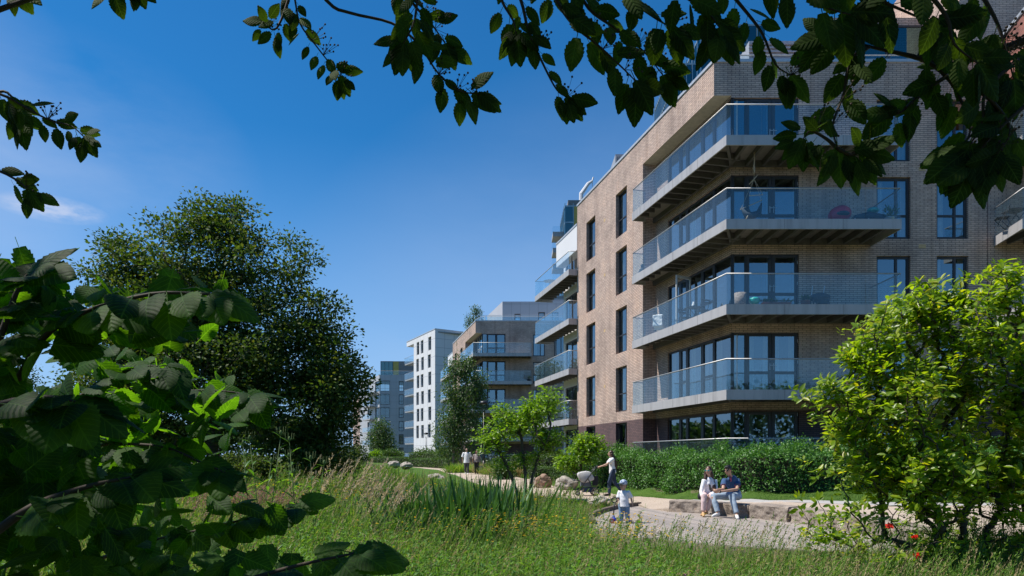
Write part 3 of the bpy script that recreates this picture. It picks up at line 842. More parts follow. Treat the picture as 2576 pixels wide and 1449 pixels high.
# ------------------------------------------------------------------ ground, path, lawn, deck, stones
def inside(poly, X, Y):
    r = np.zeros(X.shape, bool); n = len(poly)
    for i in range(n):
        x0, y0 = poly[i]; x1, y1 = poly[(i+1) % n]
        c = ((y0 > Y) != (y1 > Y)) & (X < (x1-x0)*(Y-y0)/((y1-y0) if y1 != y0 else 1e-9)+x0)
        r ^= c
    return r
def smooth_poly(pts, k=4):
    """Catmull-Rom through open polyline"""
    P = [np.array(p, float) for p in pts]; P = [2*P[0]-P[1]] + P + [2*P[-1]-P[-2]]; out = []
    for i in range(1, len(P)-2):
        for j in range(k):
            t = j/k; a, b, c, d = P[i-1:i+3]
            out.append(tuple(.5*((2*b)+(-a+c)*t+(2*a-5*b+4*c-d)*t*t+(-a+3*b-3*c+d)*t**3)))
    out.append(tuple(P[-2])); return out
path_R = [(-9.5, 74), (-5.6, 68), (-2.1, 62), (-.6, 52), (.25, 43), (1.87, 31.5), (3.4, 27.7), (4.78, 24.6), (5.66, 21.3), (6.65, 19.0), (8.4, 17.8), (11, 16.6), (16, 15.2), (24, 14)]
path_L = [(-13, 74), (-9.4, 66), (-6.9, 60), (-5.0, 51), (-3.5, 44), (-2.0, 35), (-.46, 28.3), (.76, 25.2), (2.05, 23.3), (3.2, 21.6), (3.76, 20.6)]
stone_line = [(4.22, 18.35), (5.11, 17.6), (5.75, 16.5), (6.30, 15.4), (6.62, 14.1), (6.72, 12.95), (6.62, 11.9), (6.35, 10.9)]
pR = smooth_poly(path_R); pL = smooth_poly(path_L); sL = smooth_poly(stone_line)
path_poly = pL + [(3.9, 19.4)] + sL + [(6.5, 10.4), (9, 9.4), (24, 8)] + pR[::-1]
hedge_front = [(3.0, 31.5), (4.2, 28.6), (5.3, 26.2), (6.15, 23.4), (7.2, 21.5), (9, 20.7), (12, 20.4), (18, 20.2), (26, 20)]
lawn_poly = pR[8:] [::1]
lawn_poly = [p for p in pR if p[1] < 34] + [(26, 14), (26, 20.6)] + [(x+.3, y+.4) for x, y in smooth_poly(hedge_front)[::-1]] + [(1.6, 36), (1.2, 35)]
lawn2_poly = [p for p in pL if p[1] > 29][0:] + [(-2.4, 29.2), (-4.2, 35), (-7.2, 44), (-10.5, 56), (-14, 66), (-17, 74)]
lawn3_poly = [(-13.5, 75), (-9.8, 75), (-6, 69.4), (-2.2, 63.4), (2, 66), (-2, 80), (-16, 100), (-30, 100), (-24, 84)]
deck_poly = [(1.75, 15.06), (2.16, 12.94), (3.0, 11.95), (4.06, 11.15), (5.48, 10.64), (6.6, 10.35)] + [(x+.22, y+.1) for x, y in sL[::-1]] + [(3.86, 19.5), (3.76, 20.55), (2.99, 19.66), (2.3, 18.1)]
ctrl_path = [(-13, 80, .45), (-9, 70, .38), (-4, 62, .30), (-3, 48, .25), (-1, 40, .17), (1, 31, .07), (.5, 26, 0), (2.5, 23.5, 0), (4, 24.5, 0.02), (3.4, 21.5, 0), (4.0, 19.4, 0.0), (4.6, 21.5, .03), (5.4, 20.8, .08), (5.7, 18.8, .19),
    (4.6, 18.7, .08), (4.9, 23, .03), (5.2, 22, .05), (5.9, 20.6, .15), (6.6, 16.6, .32), (7.4, 17.6, .35), (7.2, 14, .30), (7.2, 12, .29), (6.9, 10.5, .25), (3.4, 27.7, .0), (4.1, 26.1, .0), (4.45, 25.3, .01), (4.78, 24.6, .02), (5.0, 23.8, .04), (5.2, 22.9, .06), (5.45, 22, .10), (5.66, 21.3, .14), (6.1, 20.2, .22), (6.65, 19.0, .30), (11, 15, .38), (11, 11, .33), (16, 14, .4), (22, 12, .4), (20, 9, .36),
    (4.6, 28.2, .3), (5.6, 26.0, .36), (6.5, 23.5, .42), (7.6, 21.6, .45), (10, 20.6, .47), (14, 20.3, .5), (22, 20, .5), (9, 19.2, .41), (12, 18.4, .43), (18, 18, .45), (2.2, 33, .22), (5.6, 29, .5), (9, 23, .6), (15, 23, .6), (6, 38, .5)]
ctrl_mead = [(0, 3, -.25), (-4, 4, -.1), (4, 4, -.25), (-3, 8, -.18), (0, 8, -.45), (4, 8, -.40), (8, 8, -.15), (13, 7, .1), (-6, 12, .02), (-3.6, 11.5, -.08), (-2, 12, -.30), (1, 12, -.5), (1.2, 15, -.45), (-3, 17, -.25), (-6, 17, .0), (-8, 18, -.05), (-14, 20, .15), (1.5, 19, -.35),
    (-.5, 22, -.25), (-5, 25, -.1), (-3, 30, .0), (-8, 35, .25), (-15, 35, .4), (-9, 48, .4), (-16, 55, .6), (-12, 64, .45), (-20, 80, .7), (-40, 60, .9), (-30, 20, .4), (-12, 6, .1), (-20, 120, .6), (20, 60, .3), (40, 30, .4), (40, 10, .4), (0, -20, 0), (30, -20, .2), (-30, -20, .3), (0, 150, .5), (60, 120, .4), (-70, 130, .8),
    (1.9, 22.4, -.1), (3.0, 20.6, -.25)]
def idw(ctrl, X, Y, p=2.6):
    num = np.zeros_like(X, float); den = np.zeros_like(X, float)
    for cx_, cy_, cz_ in ctrl:
        w = 1/(((X-cx_)**2+(Y-cy_)**2)**(p/2)+1e-4); num += w*cz_; den += w
    return num/den
def HP(x, y): return idw(ctrl_path, np.asarray(x, float), np.asarray(y, float))
ctrl_all = ctrl_mead + [(x, y, z-.03) for x, y, z in ctrl_path]
deck_c = [(x, y, -.42) for x, y in ((3, 13), (4, 12), (5, 11.5), (6, 12), (4.5, 14), (5.5, 14), (3, 15.5), (4.5, 16), (3.2, 17.5), (2.4, 15))]
def HG(x, y):
    X = np.asarray(x, float); Y = np.asarray(y, float)
    Z = idw(ctrl_all+deck_c, X, Y)
    on = inside(path_poly, X, Y) | inside(lawn_poly, X, Y)
    Z = np.where(on, HP(X, Y)-.05, Z)
    Z = np.where(inside(deck_poly, X, Y), np.minimum(Z, -.3), Z)
    l2 = inside(lawn2_poly, X, Y); Z = np.where(l2, np.minimum(Z, HL2(X, Y)-.04), Z)
    l3 = inside(lawn3_poly, X, Y); Z = np.where(l3, np.minimum(Z, HL2(X, Y)-.04), Z)
    return Z
ctrl_l2 = ctrl_path + [(-4.2, 35, .12), (-7.2, 44, .28), (-10.5, 56, .42), (-2.4, 29, .02), (-14, 66, .5), (-16, 90, .6), (-25, 95, .7), (-5, 78, .5)]
def HL2(x, y): return idw(ctrl_l2, np.asarray(x, float), np.asarray(y, float))

def mat_ground():
    m, nt, b = new_mat('meadow_soil')
    f = noise(nt, 1.4, 6, .65)
    nt.links.new(ramp(nt, f, [(.25, (.035, .045, .015)), (.5, (.07, .085, .025)), (.75, (.12, .11, .05))]), b.inputs['Base Color']); setin(b, Roughness=.95)
    bump(nt, b, noise(nt, 18, 5), .6, .05); return m
M['ground'] = mat_ground()
def mat_path():
    m, nt, b = new_mat('resin_gravel')
    v = node(nt, 'ShaderNodeTexVoronoi'); setin(v, Scale=95.0); nt.links.new(node(nt, 'ShaderNodeTexCoord').outputs['Object'], v.inputs['Vector'])
    sp = node(nt, 'ShaderNodeSeparateColor'); nt.links.new(v.outputs['Color'], sp.inputs[0])
    c = ramp(nt, sp.outputs[0], [(0, (.32, .25, .19)), (.5, (.45, .365, .29)), (1, (.54, .46, .385))])
    mx = node(nt, 'ShaderNodeMix', data_type='RGBA', blend_type='MULTIPLY'); mx.inputs['Factor'].default_value = 1
    nt.links.new(c, mx.inputs[6]); nt.links.new(ramp(nt, noise(nt, .8, 5, .6), [(.25, (.70, .68, .66)), (.45, (.95, .94, .93)), (.7, (1.06, 1.05, 1.04))]), mx.inputs[7])
    nt.links.new(mx.outputs[2], b.inputs['Base Color']); setin(b, Roughness=.85); bump(nt, b, v.outputs['Distance'], .25, .004); return m
M['path'] = mat_path()
M['pavement'] = plain('pale_concrete', (.40, .385, .37), .85, 0, .1, 1.2, bmp=.1)
def mat_lawn():
    m, nt, b = new_mat('mown_grass')
    f = noise(nt, 3, 5, .6); f2 = noise(nt, 120, 3, .6)
    mx = node(nt, 'ShaderNodeMix', data_type='RGBA', blend_type='MULTIPLY'); mx.inputs['Factor'].default_value = 1
    nt.links.new(ramp(nt, f, [(.3, (.055, .12, .018)), (.6, (.085, .165, .025)), (.8, (.14, .18, .05))]), mx.inputs[6])
    nt.links.new(ramp(nt, f2, [(.3, (.55, .6, .5)), (.7, (1.25, 1.2, 1.1))]), mx.inputs[7])
    nt.links.new(mx.outputs[2], b.inputs['Base Color']); setin(b, Roughness=.9); b.inputs['Specular IOR Level'].default_value = .2
    bump(nt, b, f2, .8, .03); return m
M['lawn'] = mat_lawn()
def mat_wood(name, c, along=(1, 0), bw=.145):
    m, nt, b = new_mat(name)
    tc_ = node(nt, 'ShaderNodeTexCoord').outputs['Object']
    mp = node(nt, 'ShaderNodeMapping'); nt.links.new(tc_, mp.inputs[0]); mp.inputs['Rotation'].default_value = (0, 0, -math.atan2(along[1], along[0]))
    sx = node(nt, 'ShaderNodeSeparateXYZ'); nt.links.new(mp.outputs[0], sx.inputs[0])
    def mth(op, a, bb=None):
        n = node(nt, 'ShaderNodeMath', operation=op)
        for i, v in enumerate((a, bb)):
            if v is None: continue
            if isinstance(v, (int, float)): n.inputs[i].default_value = v
            else: nt.links.new(v, n.inputs[i])
        return n.outputs[0]
    q = mth('DIVIDE', sx.outputs['Y'], bw); fl_ = mth('FLOOR', q); fr = mth('SUBTRACT', q, fl_)
    gap = mth('GREATER_THAN', mth('ABSOLUTE', mth('SUBTRACT', fr, .5)), .465)
    wn = node(nt, 'ShaderNodeTexWhiteNoise', noise_dimensions='1D'); nt.links.new(fl_, wn.inputs['W'])
    grain = noise(nt, 1, 6, .65, vec=mp.outputs[0], stretch=(2.5, 60, 1))
    mx = node(nt, 'ShaderNodeMix', data_type='RGBA', blend_type='MULTIPLY'); mx.inputs['Factor'].default_value = 1
    nt.links.new(ramp(nt, grain, [(.3, tuple(x*.72 for x in c)), (.7, tuple(x*1.15 for x in c))]), mx.inputs[6])
    nt.links.new(ramp(nt, wn.outputs['Value'], [(0, (.80, .79, .80)), (1, (1.12, 1.08, 1.04))]), mx.inputs[7])
    mg = node(nt, 'ShaderNodeMix', data_type='RGBA'); nt.links.new(gap, mg.inputs['Factor']); nt.links.new(mx.outputs[2], mg.inputs[6]); mg.inputs[7].default_value = (.05, .045, .04, 1)
    nt.links.new(mg.outputs[2], b.inputs['Base Color']); setin(b, Roughness=.8)
    bump(nt, b, mth('SUBTRACT', 1.0, gap), .5, .01); return m
M['deck'] = mat_wood('weathered_deck_boards', (.35, .315, .29), (.19, -.98))
M['deck_edge'] = plain('deck_edge_boards', (.36, .30, .24), .85, 0, .25, 5)
M['kerb_wood'] = plain('dark_kerb_timber', (.14, .11, .085), .85, 0, .3, 14)
def mat_stone(name, c1, c2, c3):
    m, nt, b = new_mat(name)
    f = noise(nt, 5, 8, .68); f2 = noise(nt, 34, 5, .7)
    mx = node(nt, 'ShaderNodeMix', data_type='RGBA', blend_type='MULTIPLY'); mx.inputs['Factor'].default_value = 1
    nt.links.new(ramp(nt, f, [(.3, c1), (.52, c2), (.75, c3)]), mx.inputs[6])
    nt.links.new(ramp(nt, f2, [(.3, (.62, .6, .6)), (.65, (1.12, 1.12, 1.1))]), mx.inputs[7])
    nt.links.new(mx.outputs[2], b.inputs['Base Color']); setin(b, Roughness=.9)
    bump(nt, b, f2, .7, .02); return m
M['stone'] = mat_stone('granite_block', (.15, .12, .10), (.32, .27, .23), (.48, .41, .36))
M['boulder_pale'] = mat_stone('pale_boulder', (.24, .21, .18), (.42, .38, .33), (.54, .49, .43))
M['boulder_brown'] = mat_stone('brown_boulder', (.20, .12, .08), (.33, .22, .16), (.42, .33, .27))

def axis(lo, hi, fine_lo, fine_hi, step, coarse):
    a = list(np.arange(fine_lo, fine_hi, step)); x = fine_lo; s = step; left = []
    while x > lo: s = min(coarse, s*1.35); x -= s; left.append(x)
    x = fine_hi; s = step
    while x < hi: s = min(coarse, s*1.35); a.append(x); x += s
    return np.array(left[::-1] + a + [x])
gxs = axis(-700, 700, -14, 15, .28, 80); gys = axis(-500, 1400, 2, 36, .28, 80)
XX, YY = np.meshgrid(gxs, gys); ZZ = HG(XX, YY)
nx, ny = len(gxs), len(gys)
ii = (np.arange(ny-1)[:, None]*nx + np.arange(nx-1)[None]).ravel()
quads = np.stack([ii, ii+1, ii+nx+1, ii+nx], 1)
g = np_mesh('ground', np.stack([XX.ravel(), YY.ravel(), ZZ.ravel()], 1), quads.ravel(), np.full(len(quads), 4), M['ground'], smooth=True)
tag(g, kind='structure')
def sheet(name, poly, hf, lift, mat, thick=.12, step=.5):
    """a surface that follows the ground height inside a plan outline, with a short skirt"""
    bm = bmesh.new()
    vs = [bm.verts.new((x, y, 0)) for x, y in poly]
    bm.faces.new(vs)
    bmesh.ops.triangulate(bm, faces=bm.faces[:])
    lo = min(p[0] for p in poly), min(p[1] for p in poly); hi_ = max(p[0] for p in poly), max(p[1] for p in poly)
    for ax in (0, 1):
        k = lo[ax]+step
        while k < hi_[ax]:
            co = (k, 0, 0) if ax == 0 else (0, k, 0); no = (1, 0, 0) if ax == 0 else (0, 1, 0)
            bmesh.ops.bisect_plane(bm, geom=bm.verts[:]+bm.edges[:]+bm.faces[:], plane_co=co, plane_no=no); k += step
    bmesh.ops.recalc_face_normals(bm, faces=bm.faces[:])
    if sum(f.normal.z for f in bm.faces) < 0: bmesh.ops.reverse_faces(bm, faces=bm.faces[:])
    bnd = [e for e in bm.edges if e.is_boundary]
    r = bmesh.ops.extrude_edge_only(bm, edges=bnd)
    low_ = {v for v in r['geom'] if isinstance(v, bmesh.types.BMVert)}
    bm.verts.index_update()
    X = np.array([v.co.x for v in bm.verts]); Y = np.array([v.co.y for v in bm.verts]); Z = hf(X, Y)+lift
    for v, z in zip(bm.verts, Z): v.co.z = z - (thick if v in low_ else 0)
    me = bpy.data.meshes.new(name); bm.to_mesh(me); bm.free()
    return link_mesh(name, me, mat)
tag(sheet('path', path_poly, HP, .0, M['path'], step=.8), kind='structure')
tag(sheet('lawn', lawn_poly, HP, -.015, M['lawn'], step=.8), kind='structure')
tag(sheet('lawn', lawn2_poly, HL2, -.02, M['lawn'], step=1.5), kind='structure')
tag(sheet('lawn', lawn3_poly, HL2, -.02, M['lawn'], step=3), kind='structure')
pv = [(x, y) for x, y in pR if y < 21.5]
pave_poly = pv + [(24, 12.6)] + [(x-.25 if x < 8 else x, y-(1.15 if x > 7 else .55)) for x, y in pv[::-1]]
tag(sheet('pavement', pave_poly, HP, .006, M['pavement'], .06, step=.8), kind='structure')

# timber deck, a thing: boards, edge boards, kerb
dk = thing('timber_deck', 'weathered timber viewing deck curving between stone seats and meadow', 'deck', (4, 14, 0))
mb = MB(); mb.prism([(x-4, y-14) for x, y in deck_poly], -.05, 0); mb.build('deck_boards', M['deck'], dk)
mb = MB()
edge = smooth_poly([(2.3, 18.1), (1.75, 15.06), (2.16, 12.94), (3.0, 11.95), (4.06, 11.15), (5.48, 10.64), (6.6, 10.35)], 3)
for (x0, y0), (x1, y1) in zip(edge[:-1], edge[1:]):
    v = Vector((x1-x0, y1-y0, 0)); n_ = Vector((v.y, -v.x, 0)).normalized()
    if n_.dot(Vector((x0-4, y0-14, 0))) < 0: n_ = -n_
    mb.obox(Vector((x0-4, y0-14, -.34))+n_*.002, v, n_*.04, UZ*.335)
mb.build('edge_board', M['deck_edge'], dk)
mb = MB(); kp = [(1.72, 15.0), (1.84, 16.6), (2.3, 18.05), (2.99, 19.6), (3.82, 20.7)]
for (x0, y0), (x1, y1) in zip(kp[:-1], kp[1:]):
    v = Vector((x1-x0, y1-y0, 0)); n_ = Vector((v.y, -v.x, 0)).normalized()
    mb.obox(Vector((x0-4, y0-14, .004))-v*.01, v*1.02, n_*.11, UZ*.10)
mb.build('kerb_timber', M['kerb_wood'], dk)

from mathutils import noise as mnoise
def rock_mesh(bm, amp, freq, seed, keep_top=None):
    for v in bm.verts:
        n = mnoise.noise_vector(v.co*freq+Vector((seed, 0, 0)))*amp + mnoise.noise_vector(v.co*freq*3.1+Vector((0, seed, 0)))*amp*.4
        if keep_top is not None and v.co.z > keep_top-.02: n = Vector((n.x, n.y, n.z*.18))
        v.co += n
def stone_block(p, q, depth, z0, z1, seed, label):
    """rough split-faced block between plan points p and q (front edge), running back by depth"""
    p = Vector((p[0], p[1], 0)); q = Vector((q[0], q[1], 0)); u = (q-p); L = u.length; u.normalize(); n_ = Vector((-u.y, u.x, 0))
    if n_.dot(Vector((1, .6, 0))) < 0: n_ = -n_
    bm = bmesh.new(); bmesh.ops.create_cube(bm, size=1)
    bmesh.ops.subdivide_edges(bm, edges=bm.edges[:], cuts=17, use_grid_fill=True)
    for v in bm.verts:
        a, b, c = v.co.x+.5, v.co.y+.5, v.co.z+.5
        v.co = Vector((a*(L-.03)+.015, b*depth, z0+c*(z1-z0)))
    for v in bm.verts:
        f = mnoise.noise(v.co*7+Vector((seed*3.1, 0, 0)))*.034+mnoise.noise(v.co*2.6+Vector((seed, 5, 0)))*.045+mnoise.noise(v.co*17+Vector((seed, 1, 0)))*.012
        top = v.co.z > z1-.01
        front = v.co.y < .01
        if front: v.co.y += f - .02*(0 if top else 1)
        if top: v.co.z += f*.18
        if (v.co.x < .02 or v.co.x > L-.02): v.co.x += abs(f)*.6*(1 if v.co.x < L/2 else -1)
    mat = Matrix((u, n_, UZ)).transposed().to_4x4(); mat.translation = p
    for v in bm.verts: v.co = (mat @ v.co)
    c = (p+q)/2
    for v in bm.verts: v.co -= c
    if mat.determinant() < 0: bmesh.ops.reverse_faces(bm, faces=bm.faces[:])
    me = bpy.data.meshes.new('stone_block'); bm.to_mesh(me); bm.free()
    o = link_mesh('stone_block', me, M['stone']); o.location = c
    tag(o, label, 'stone block', 'rough stone blocks edging the deck')
sb = [((4.22, 18.38), (5.02, 17.72)), ((5.03, 17.71), (5.74, 16.52)), ((5.75, 16.50), (6.28, 15.44)), ((6.29, 15.42), (6.62, 14.12)), ((6.625, 14.1), (6.72, 12.97)), ((6.72, 12.95), (6.62, 11.92)), ((6.62, 11.9), (6.33, 10.9))]
sl = ['rough grey stone block under the seated woman, at the path end', 'rough stone block that the man in the polo shirt sits on', 'long stone block just right of the seated couple', 'stone block between the long block and the shrub branches', 'stone block half hidden behind the left twigs of the yellow green shrub', 'stone block behind the shrub stems near its red blooms', 'last stone block of the curve, deepest behind the shrub']
for i, (p, q) in enumerate(sb):
    zt = float(HP((p[0]+q[0])/2+.3, (p[1]+q[1])/2+.2))+.035
    stone_block(p, q, .46, -.12, max(.31, zt), i*7.3, sl[i])
def boulder(loc, dims, seed, mat, label, rz=0):
    bm = bmesh.new(); bmesh.ops.create_icosphere(bm, subdivisions=4, radius=.5)
    for v in bm.verts:
        d = v.co.normalized(); s = 1+.28*mnoise.noise(d*1.6+Vector((seed, 0, 0)))+.10*mnoise.noise(d*4.5+Vector((0, seed, 0)))
        c = mnoise.cell(d*2.2+Vector((seed, seed, 0)))*.09
        v.co = d*.5*(s+c)
        v.co = Vector((v.co.x*dims[0], v.co.y*dims[1], v.co.z*dims[2]))
    bmesh.ops.smooth_vert(bm, verts=bm.verts[:], factor=.35, use_axis_x=True, use_axis_y=True, use_axis_z=True)
    me = bpy.data.meshes.new('boulder'); bm.to_mesh(me); bm.free()
    o = link_mesh('boulder', me, M[mat]); o.location = loc; o.rotation_euler = (0, 0, rz)
    tag(o, label, 'boulder', 'boulders beside the path')
def b_at(px0, px1, ytop, ybase, z, mat, seed, label):
    Y = gy(ybase, z); w = (px1-px0)/F_PX*Y; h = (ybase-ytop)/F_PX*Y
    boulder((gx((px0+px1)/2, Y), Y, z+h*.36), (w*1.05, w*.8, h*1.35), seed, mat, label, seed)
b_at(1344, 1391, 1195, 1224, .15, 'boulder_brown', 1.0, 'rounded brown boulder on the lawn beside the low clipped hedge')
b_at(1330, 1352, 1200, 1220, .18, 'boulder_pale', 2.2, 'small pale boulder tucked behind the brown one')
b_at(1394, 1455, 1200, 1231, .10, 'boulder_pale', 3.1, 'big pale grey boulder on the lawn just left of the pram')
b_at(1472, 1536, 1248, 1268, .0, 'boulder_pale', 4.7, 'long pale boulder lying in the grass in front of the pram')
b_at(1074, 1120, 1192, 1208, .05, 'boulder_pale', 5.5, 'low pale boulder at the meadow edge below the walking couple')
b_at(978, 1006, 1160, 1173, .6, 'boulder_pale', 6.6, 'small far boulder left of its twin by the far lawn')
b_at(1004, 1040, 1163, 1176, .55, 'boulder_pale', 7.7, 'flatter far boulder by the far lawn, right of its twin')
# ------------------------------------------------------------------ plants: tools
def nrm(a): return a/np.maximum(np.linalg.norm(a, axis=-1, keepdims=True), 1e-9)
def T_small(w=.5):     # small folded leaf, 2 triangles
    return np.array([(0, 0, 0), (.5, -w/2, .07), (1, 0, -.04), (.5, w/2, .07)], float), [(0, 1, 2), (0, 2, 3)]
def T_mid(w=.45, curl=.12):     # pointed leaf folded on the midrib, 3 stations
    V = [(0, 0, 0)]; F = []
    st = [(.28, .78), (.58, 1.0), (.82, .6)]
    for x, k in st: V += [(x, -w/2*k, .06-curl*x*x), (x, 0, -curl*x*x*.9), (x, w/2*k, .06-curl*x*x)]
    V.append((1, 0, -curl))
    F += [(0, 1, 2), (0, 2, 3)]
    for i in (0, 1):
        a = 1+3*i; F += [(a, a+3, a+4, a+1), (a+1, a+4, a+5, a+2)]
    F += [(7, 10, 8), (8, 10, 9)]
    return np.array(V, float), F
def T_big(w=.85, n=9, teeth=.05, lobes=0.0, curl=.2, pleat=.02, heart=.0, pw=.62, px_=.8):
    """large toothed leaf with pleated side veins; petiole included"""
    V = []; F = []; rows = []
    for i in range(n+1):
        x = i/n
        prof = (math.sin(math.pi*min(1, x**px_*.98+.02))**pw)*(1-.25*x) if i < n else 0
        prof = max(prof, .0)
        half = w/2*prof*(1+(teeth*2.2 if i % 2 else -teeth))
        xo = x-heart*(1-x)*.0
        z0 = -curl*x*x
        ro = []
        for s in (-1, -.55, 0, .55, 1):
            zz = z0 + abs(s)*.10*prof + (pleat if i % 2 else -pleat)*(1 if s else .2)*prof - .12*abs(s)**2*prof
            V.append((xo - (.07*abs(s) if i % 2 else .02*abs(s)) , s*half, zz)); ro.append(len(V)-1)
        rows.append(ro)
    for i in range(n):
        for j in range(4): F.append((rows[i][j], rows[i+1][j], rows[i+1][j+1], rows[i][j+1]))
    b = len(V)
    V += [(-.3, -.012, .05), (-.3, .012, .05), (.01, .012, 0), (.01, -.012, 0)]; F.append((b, b+3, b+2, b+1))
    return np.array(V, float), F
def T_blade(w=.02, bend=.35, k=3):    # grass blade along +X rising; local z bends
    V = []; F = []
    for i in range(k):
        x = i/k; V += [(x, -w/2*(1-.5*x), bend*x*x), (x, w/2*(1-.5*x), bend*x*x)]
    V.append((1, 0, bend))
    for i in range(k-1): F.append((2*i, 2*i+2, 2*i+3, 2*i+1))
    F.append((2*k-2, 2*k, 2*k-1))
    return np.array(V, float), F
def scatter_arrays(T, pos, xd, zd, size):
    V, F = T; pos = np.asarray(pos, float); N = len(pos)
    x = nrm(np.asarray(xd, float)); z = np.asarray(zd, float); y = nrm(np.cross(z, x)); z = np.cross(x, y)
    size = np.broadcast_to(np.asarray(size, float), (N,)) if np.ndim(size) < 2 else np.asarray(size, float)
    if size.ndim == 1: sx = sy = sz = size[:, None, None]
    else: sx, sy, sz = [size[:, i][:, None, None] for i in range(3)]
    P = pos[:, None, :] + V[None, :, 0:1]*sx*x[:, None, :] + V[None, :, 1:2]*sy*y[:, None, :] + V[None, :, 2:3]*sz*z[:, None, :]
    flat = np.array([i for f in F for i in f]); tot = np.array([len(f) for f in F])
    L = (flat[None, :] + (np.arange(N)*len(V))[:, None]).ravel()
    return P.reshape(-1, 3), L, np.tile(tot, N)
def join_arrays(parts):
    Vs, Ls, Ts, Ms = [], [], [], []; n = 0
    for mi, (V, L, T) in parts:
        Vs.append(V); Ls.append(L+n); Ts.append(T); Ms.append(np.full(len(T), mi)); n += len(V)
    return np.concatenate(Vs), np.concatenate(Ls), np.concatenate(Ts), np.concatenate(Ms)
def leaves_obj(name, T, pos, xd, zd, size, mat, parent=None, smooth=False, uv=False):
    V, L, t = scatter_arrays(T, pos, xd, zd, size)
    o = np_mesh(name, V, L, t, mat, parent, smooth)
    if uv: o.data.uv_layers.new(name='UVMap').data.foreach_set('uv', T[0][L % len(T[0]), :2].astype(np.float32).ravel())
    return o
def rand_dirs(n, up=0.0):
    d = rng.normal(size=(n, 3)); d = nrm(d); d[:, 2] += up; return nrm(d)

M['bark'] = plain('bark', (.075, .06, .045), .9, 0, .35, 9, bmp=.5)
M['bark_light'] = plain('pale_bark', (.22, .19, .16), .9, 0, .35, 9, bmp=.4)
M['twig'] = plain('dark_twig', (.045, .032, .022), .8, 0, .3, 20)
M['green_stem'] = plain('green_stem', (.10, .16, .04), .7, 0, .25, 20)
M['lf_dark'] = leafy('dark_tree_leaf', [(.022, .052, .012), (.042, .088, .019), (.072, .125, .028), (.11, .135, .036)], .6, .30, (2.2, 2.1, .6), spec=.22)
M['lf_birch'] = leafy('birch_leaf', [(.03, .072, .018), (.052, .115, .026), (.09, .155, .04)], .5, .32)
M['lf_bright'] = leafy('fresh_green_leaf', [(.08, .18, .014), (.14, .26, .02), (.21, .32, .035)], .40, .45, (2.0, 2.0, .5))
M['lf_shrub'] = leafy('yellow_green_leaf', [(.10, .19, .012), (.18, .29, .018), (.27, .37, .025), (.42, .40, .04)], .36, .55, (2.0, 1.9, .4), pos=[0, .45, .85, 1])
M['lf_hedge'] = leafy('glossy_hedge_leaf', [(.04, .12, .022), (.075, .195, .032), (.125, .27, .05)], .46, .26, (1.6, 1.8, .6), spec=.4)
M['lf_box'] = leafy('clipped_hedge_leaf', [(.03, .08, .015), (.06, .13, .022), (.09, .17, .035)], .5, .25)
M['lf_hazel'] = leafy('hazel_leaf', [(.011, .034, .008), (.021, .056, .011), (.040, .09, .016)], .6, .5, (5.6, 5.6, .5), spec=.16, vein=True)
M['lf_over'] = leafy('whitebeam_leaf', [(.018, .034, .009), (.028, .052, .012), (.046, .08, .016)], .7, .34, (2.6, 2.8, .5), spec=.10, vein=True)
M['lf_iris'] = leafy('iris_leaf', [(.03, .085, .024), (.05, .13, .036), (.085, .20, .06)], .42, .32, (1.8, 1.8, .7))
M['gr_green'] = leafy('meadow_grass', [(.06, .15, .022), (.105, .21, .03), (.16, .27, .045), (.25, .30, .08), (.36, .32, .14)], .6, .40, (1.7, 1.8, .6), spec=.25, pos=[0, .4, .74, .93, 1])
M['gr_straw'] = leafy('straw_grass', [(.24, .21, .09), (.34, .28, .14), (.42, .35, .20)], .7, .35, (1.3, 1.2, .9), spec=.2)
M['gr_plume'] = leafy('pale_plumes', [(.36, .30, .19), (.48, .40, .27), (.56, .49, .34)], .8, .4, (1.2, 1.1, .9), spec=.2)
M['gr_pink'] = leafy('pink_seed_heads', [(.30, .19, .14), (.38, .26, .19)], .8, .3, (1.3, 1.1, .9), spec=.2)
M['lf_herb'] = leafy('herb_leaf', [(.06, .155, .022), (.11, .23, .032), (.175, .30, .05)], .45, .40, (1.8, 1.9, .6))
M['lf_lawn'] = leafy('lawn_blade', [(.05, .12, .018), (.09, .175, .025), (.15, .21, .05)], .6, .3, (1.5, 1.5, .6), spec=.2)
M['fl_yellow'] = leafy('yellow_petal', [(.75, .45, .01), (.85, .60, .03)], .6, .3, (1, 1, .6), spec=.2)
M['fl_purple'] = leafy('purple_petal', [(.28, .05, .25), (.38, .10, .36)], .6, .3, (1, 1, 1), spec=.2)
M['fl_red'] = leafy('red_petal', [(.70, .02, .012), (.85, .04, .02)], .5, .3, (1, 1, .6), spec=.3)
M['core'] = plain('hedge_core_shade', (.022, .026, .012), .95)  # dark fill colour standing in for the shade inside hedges

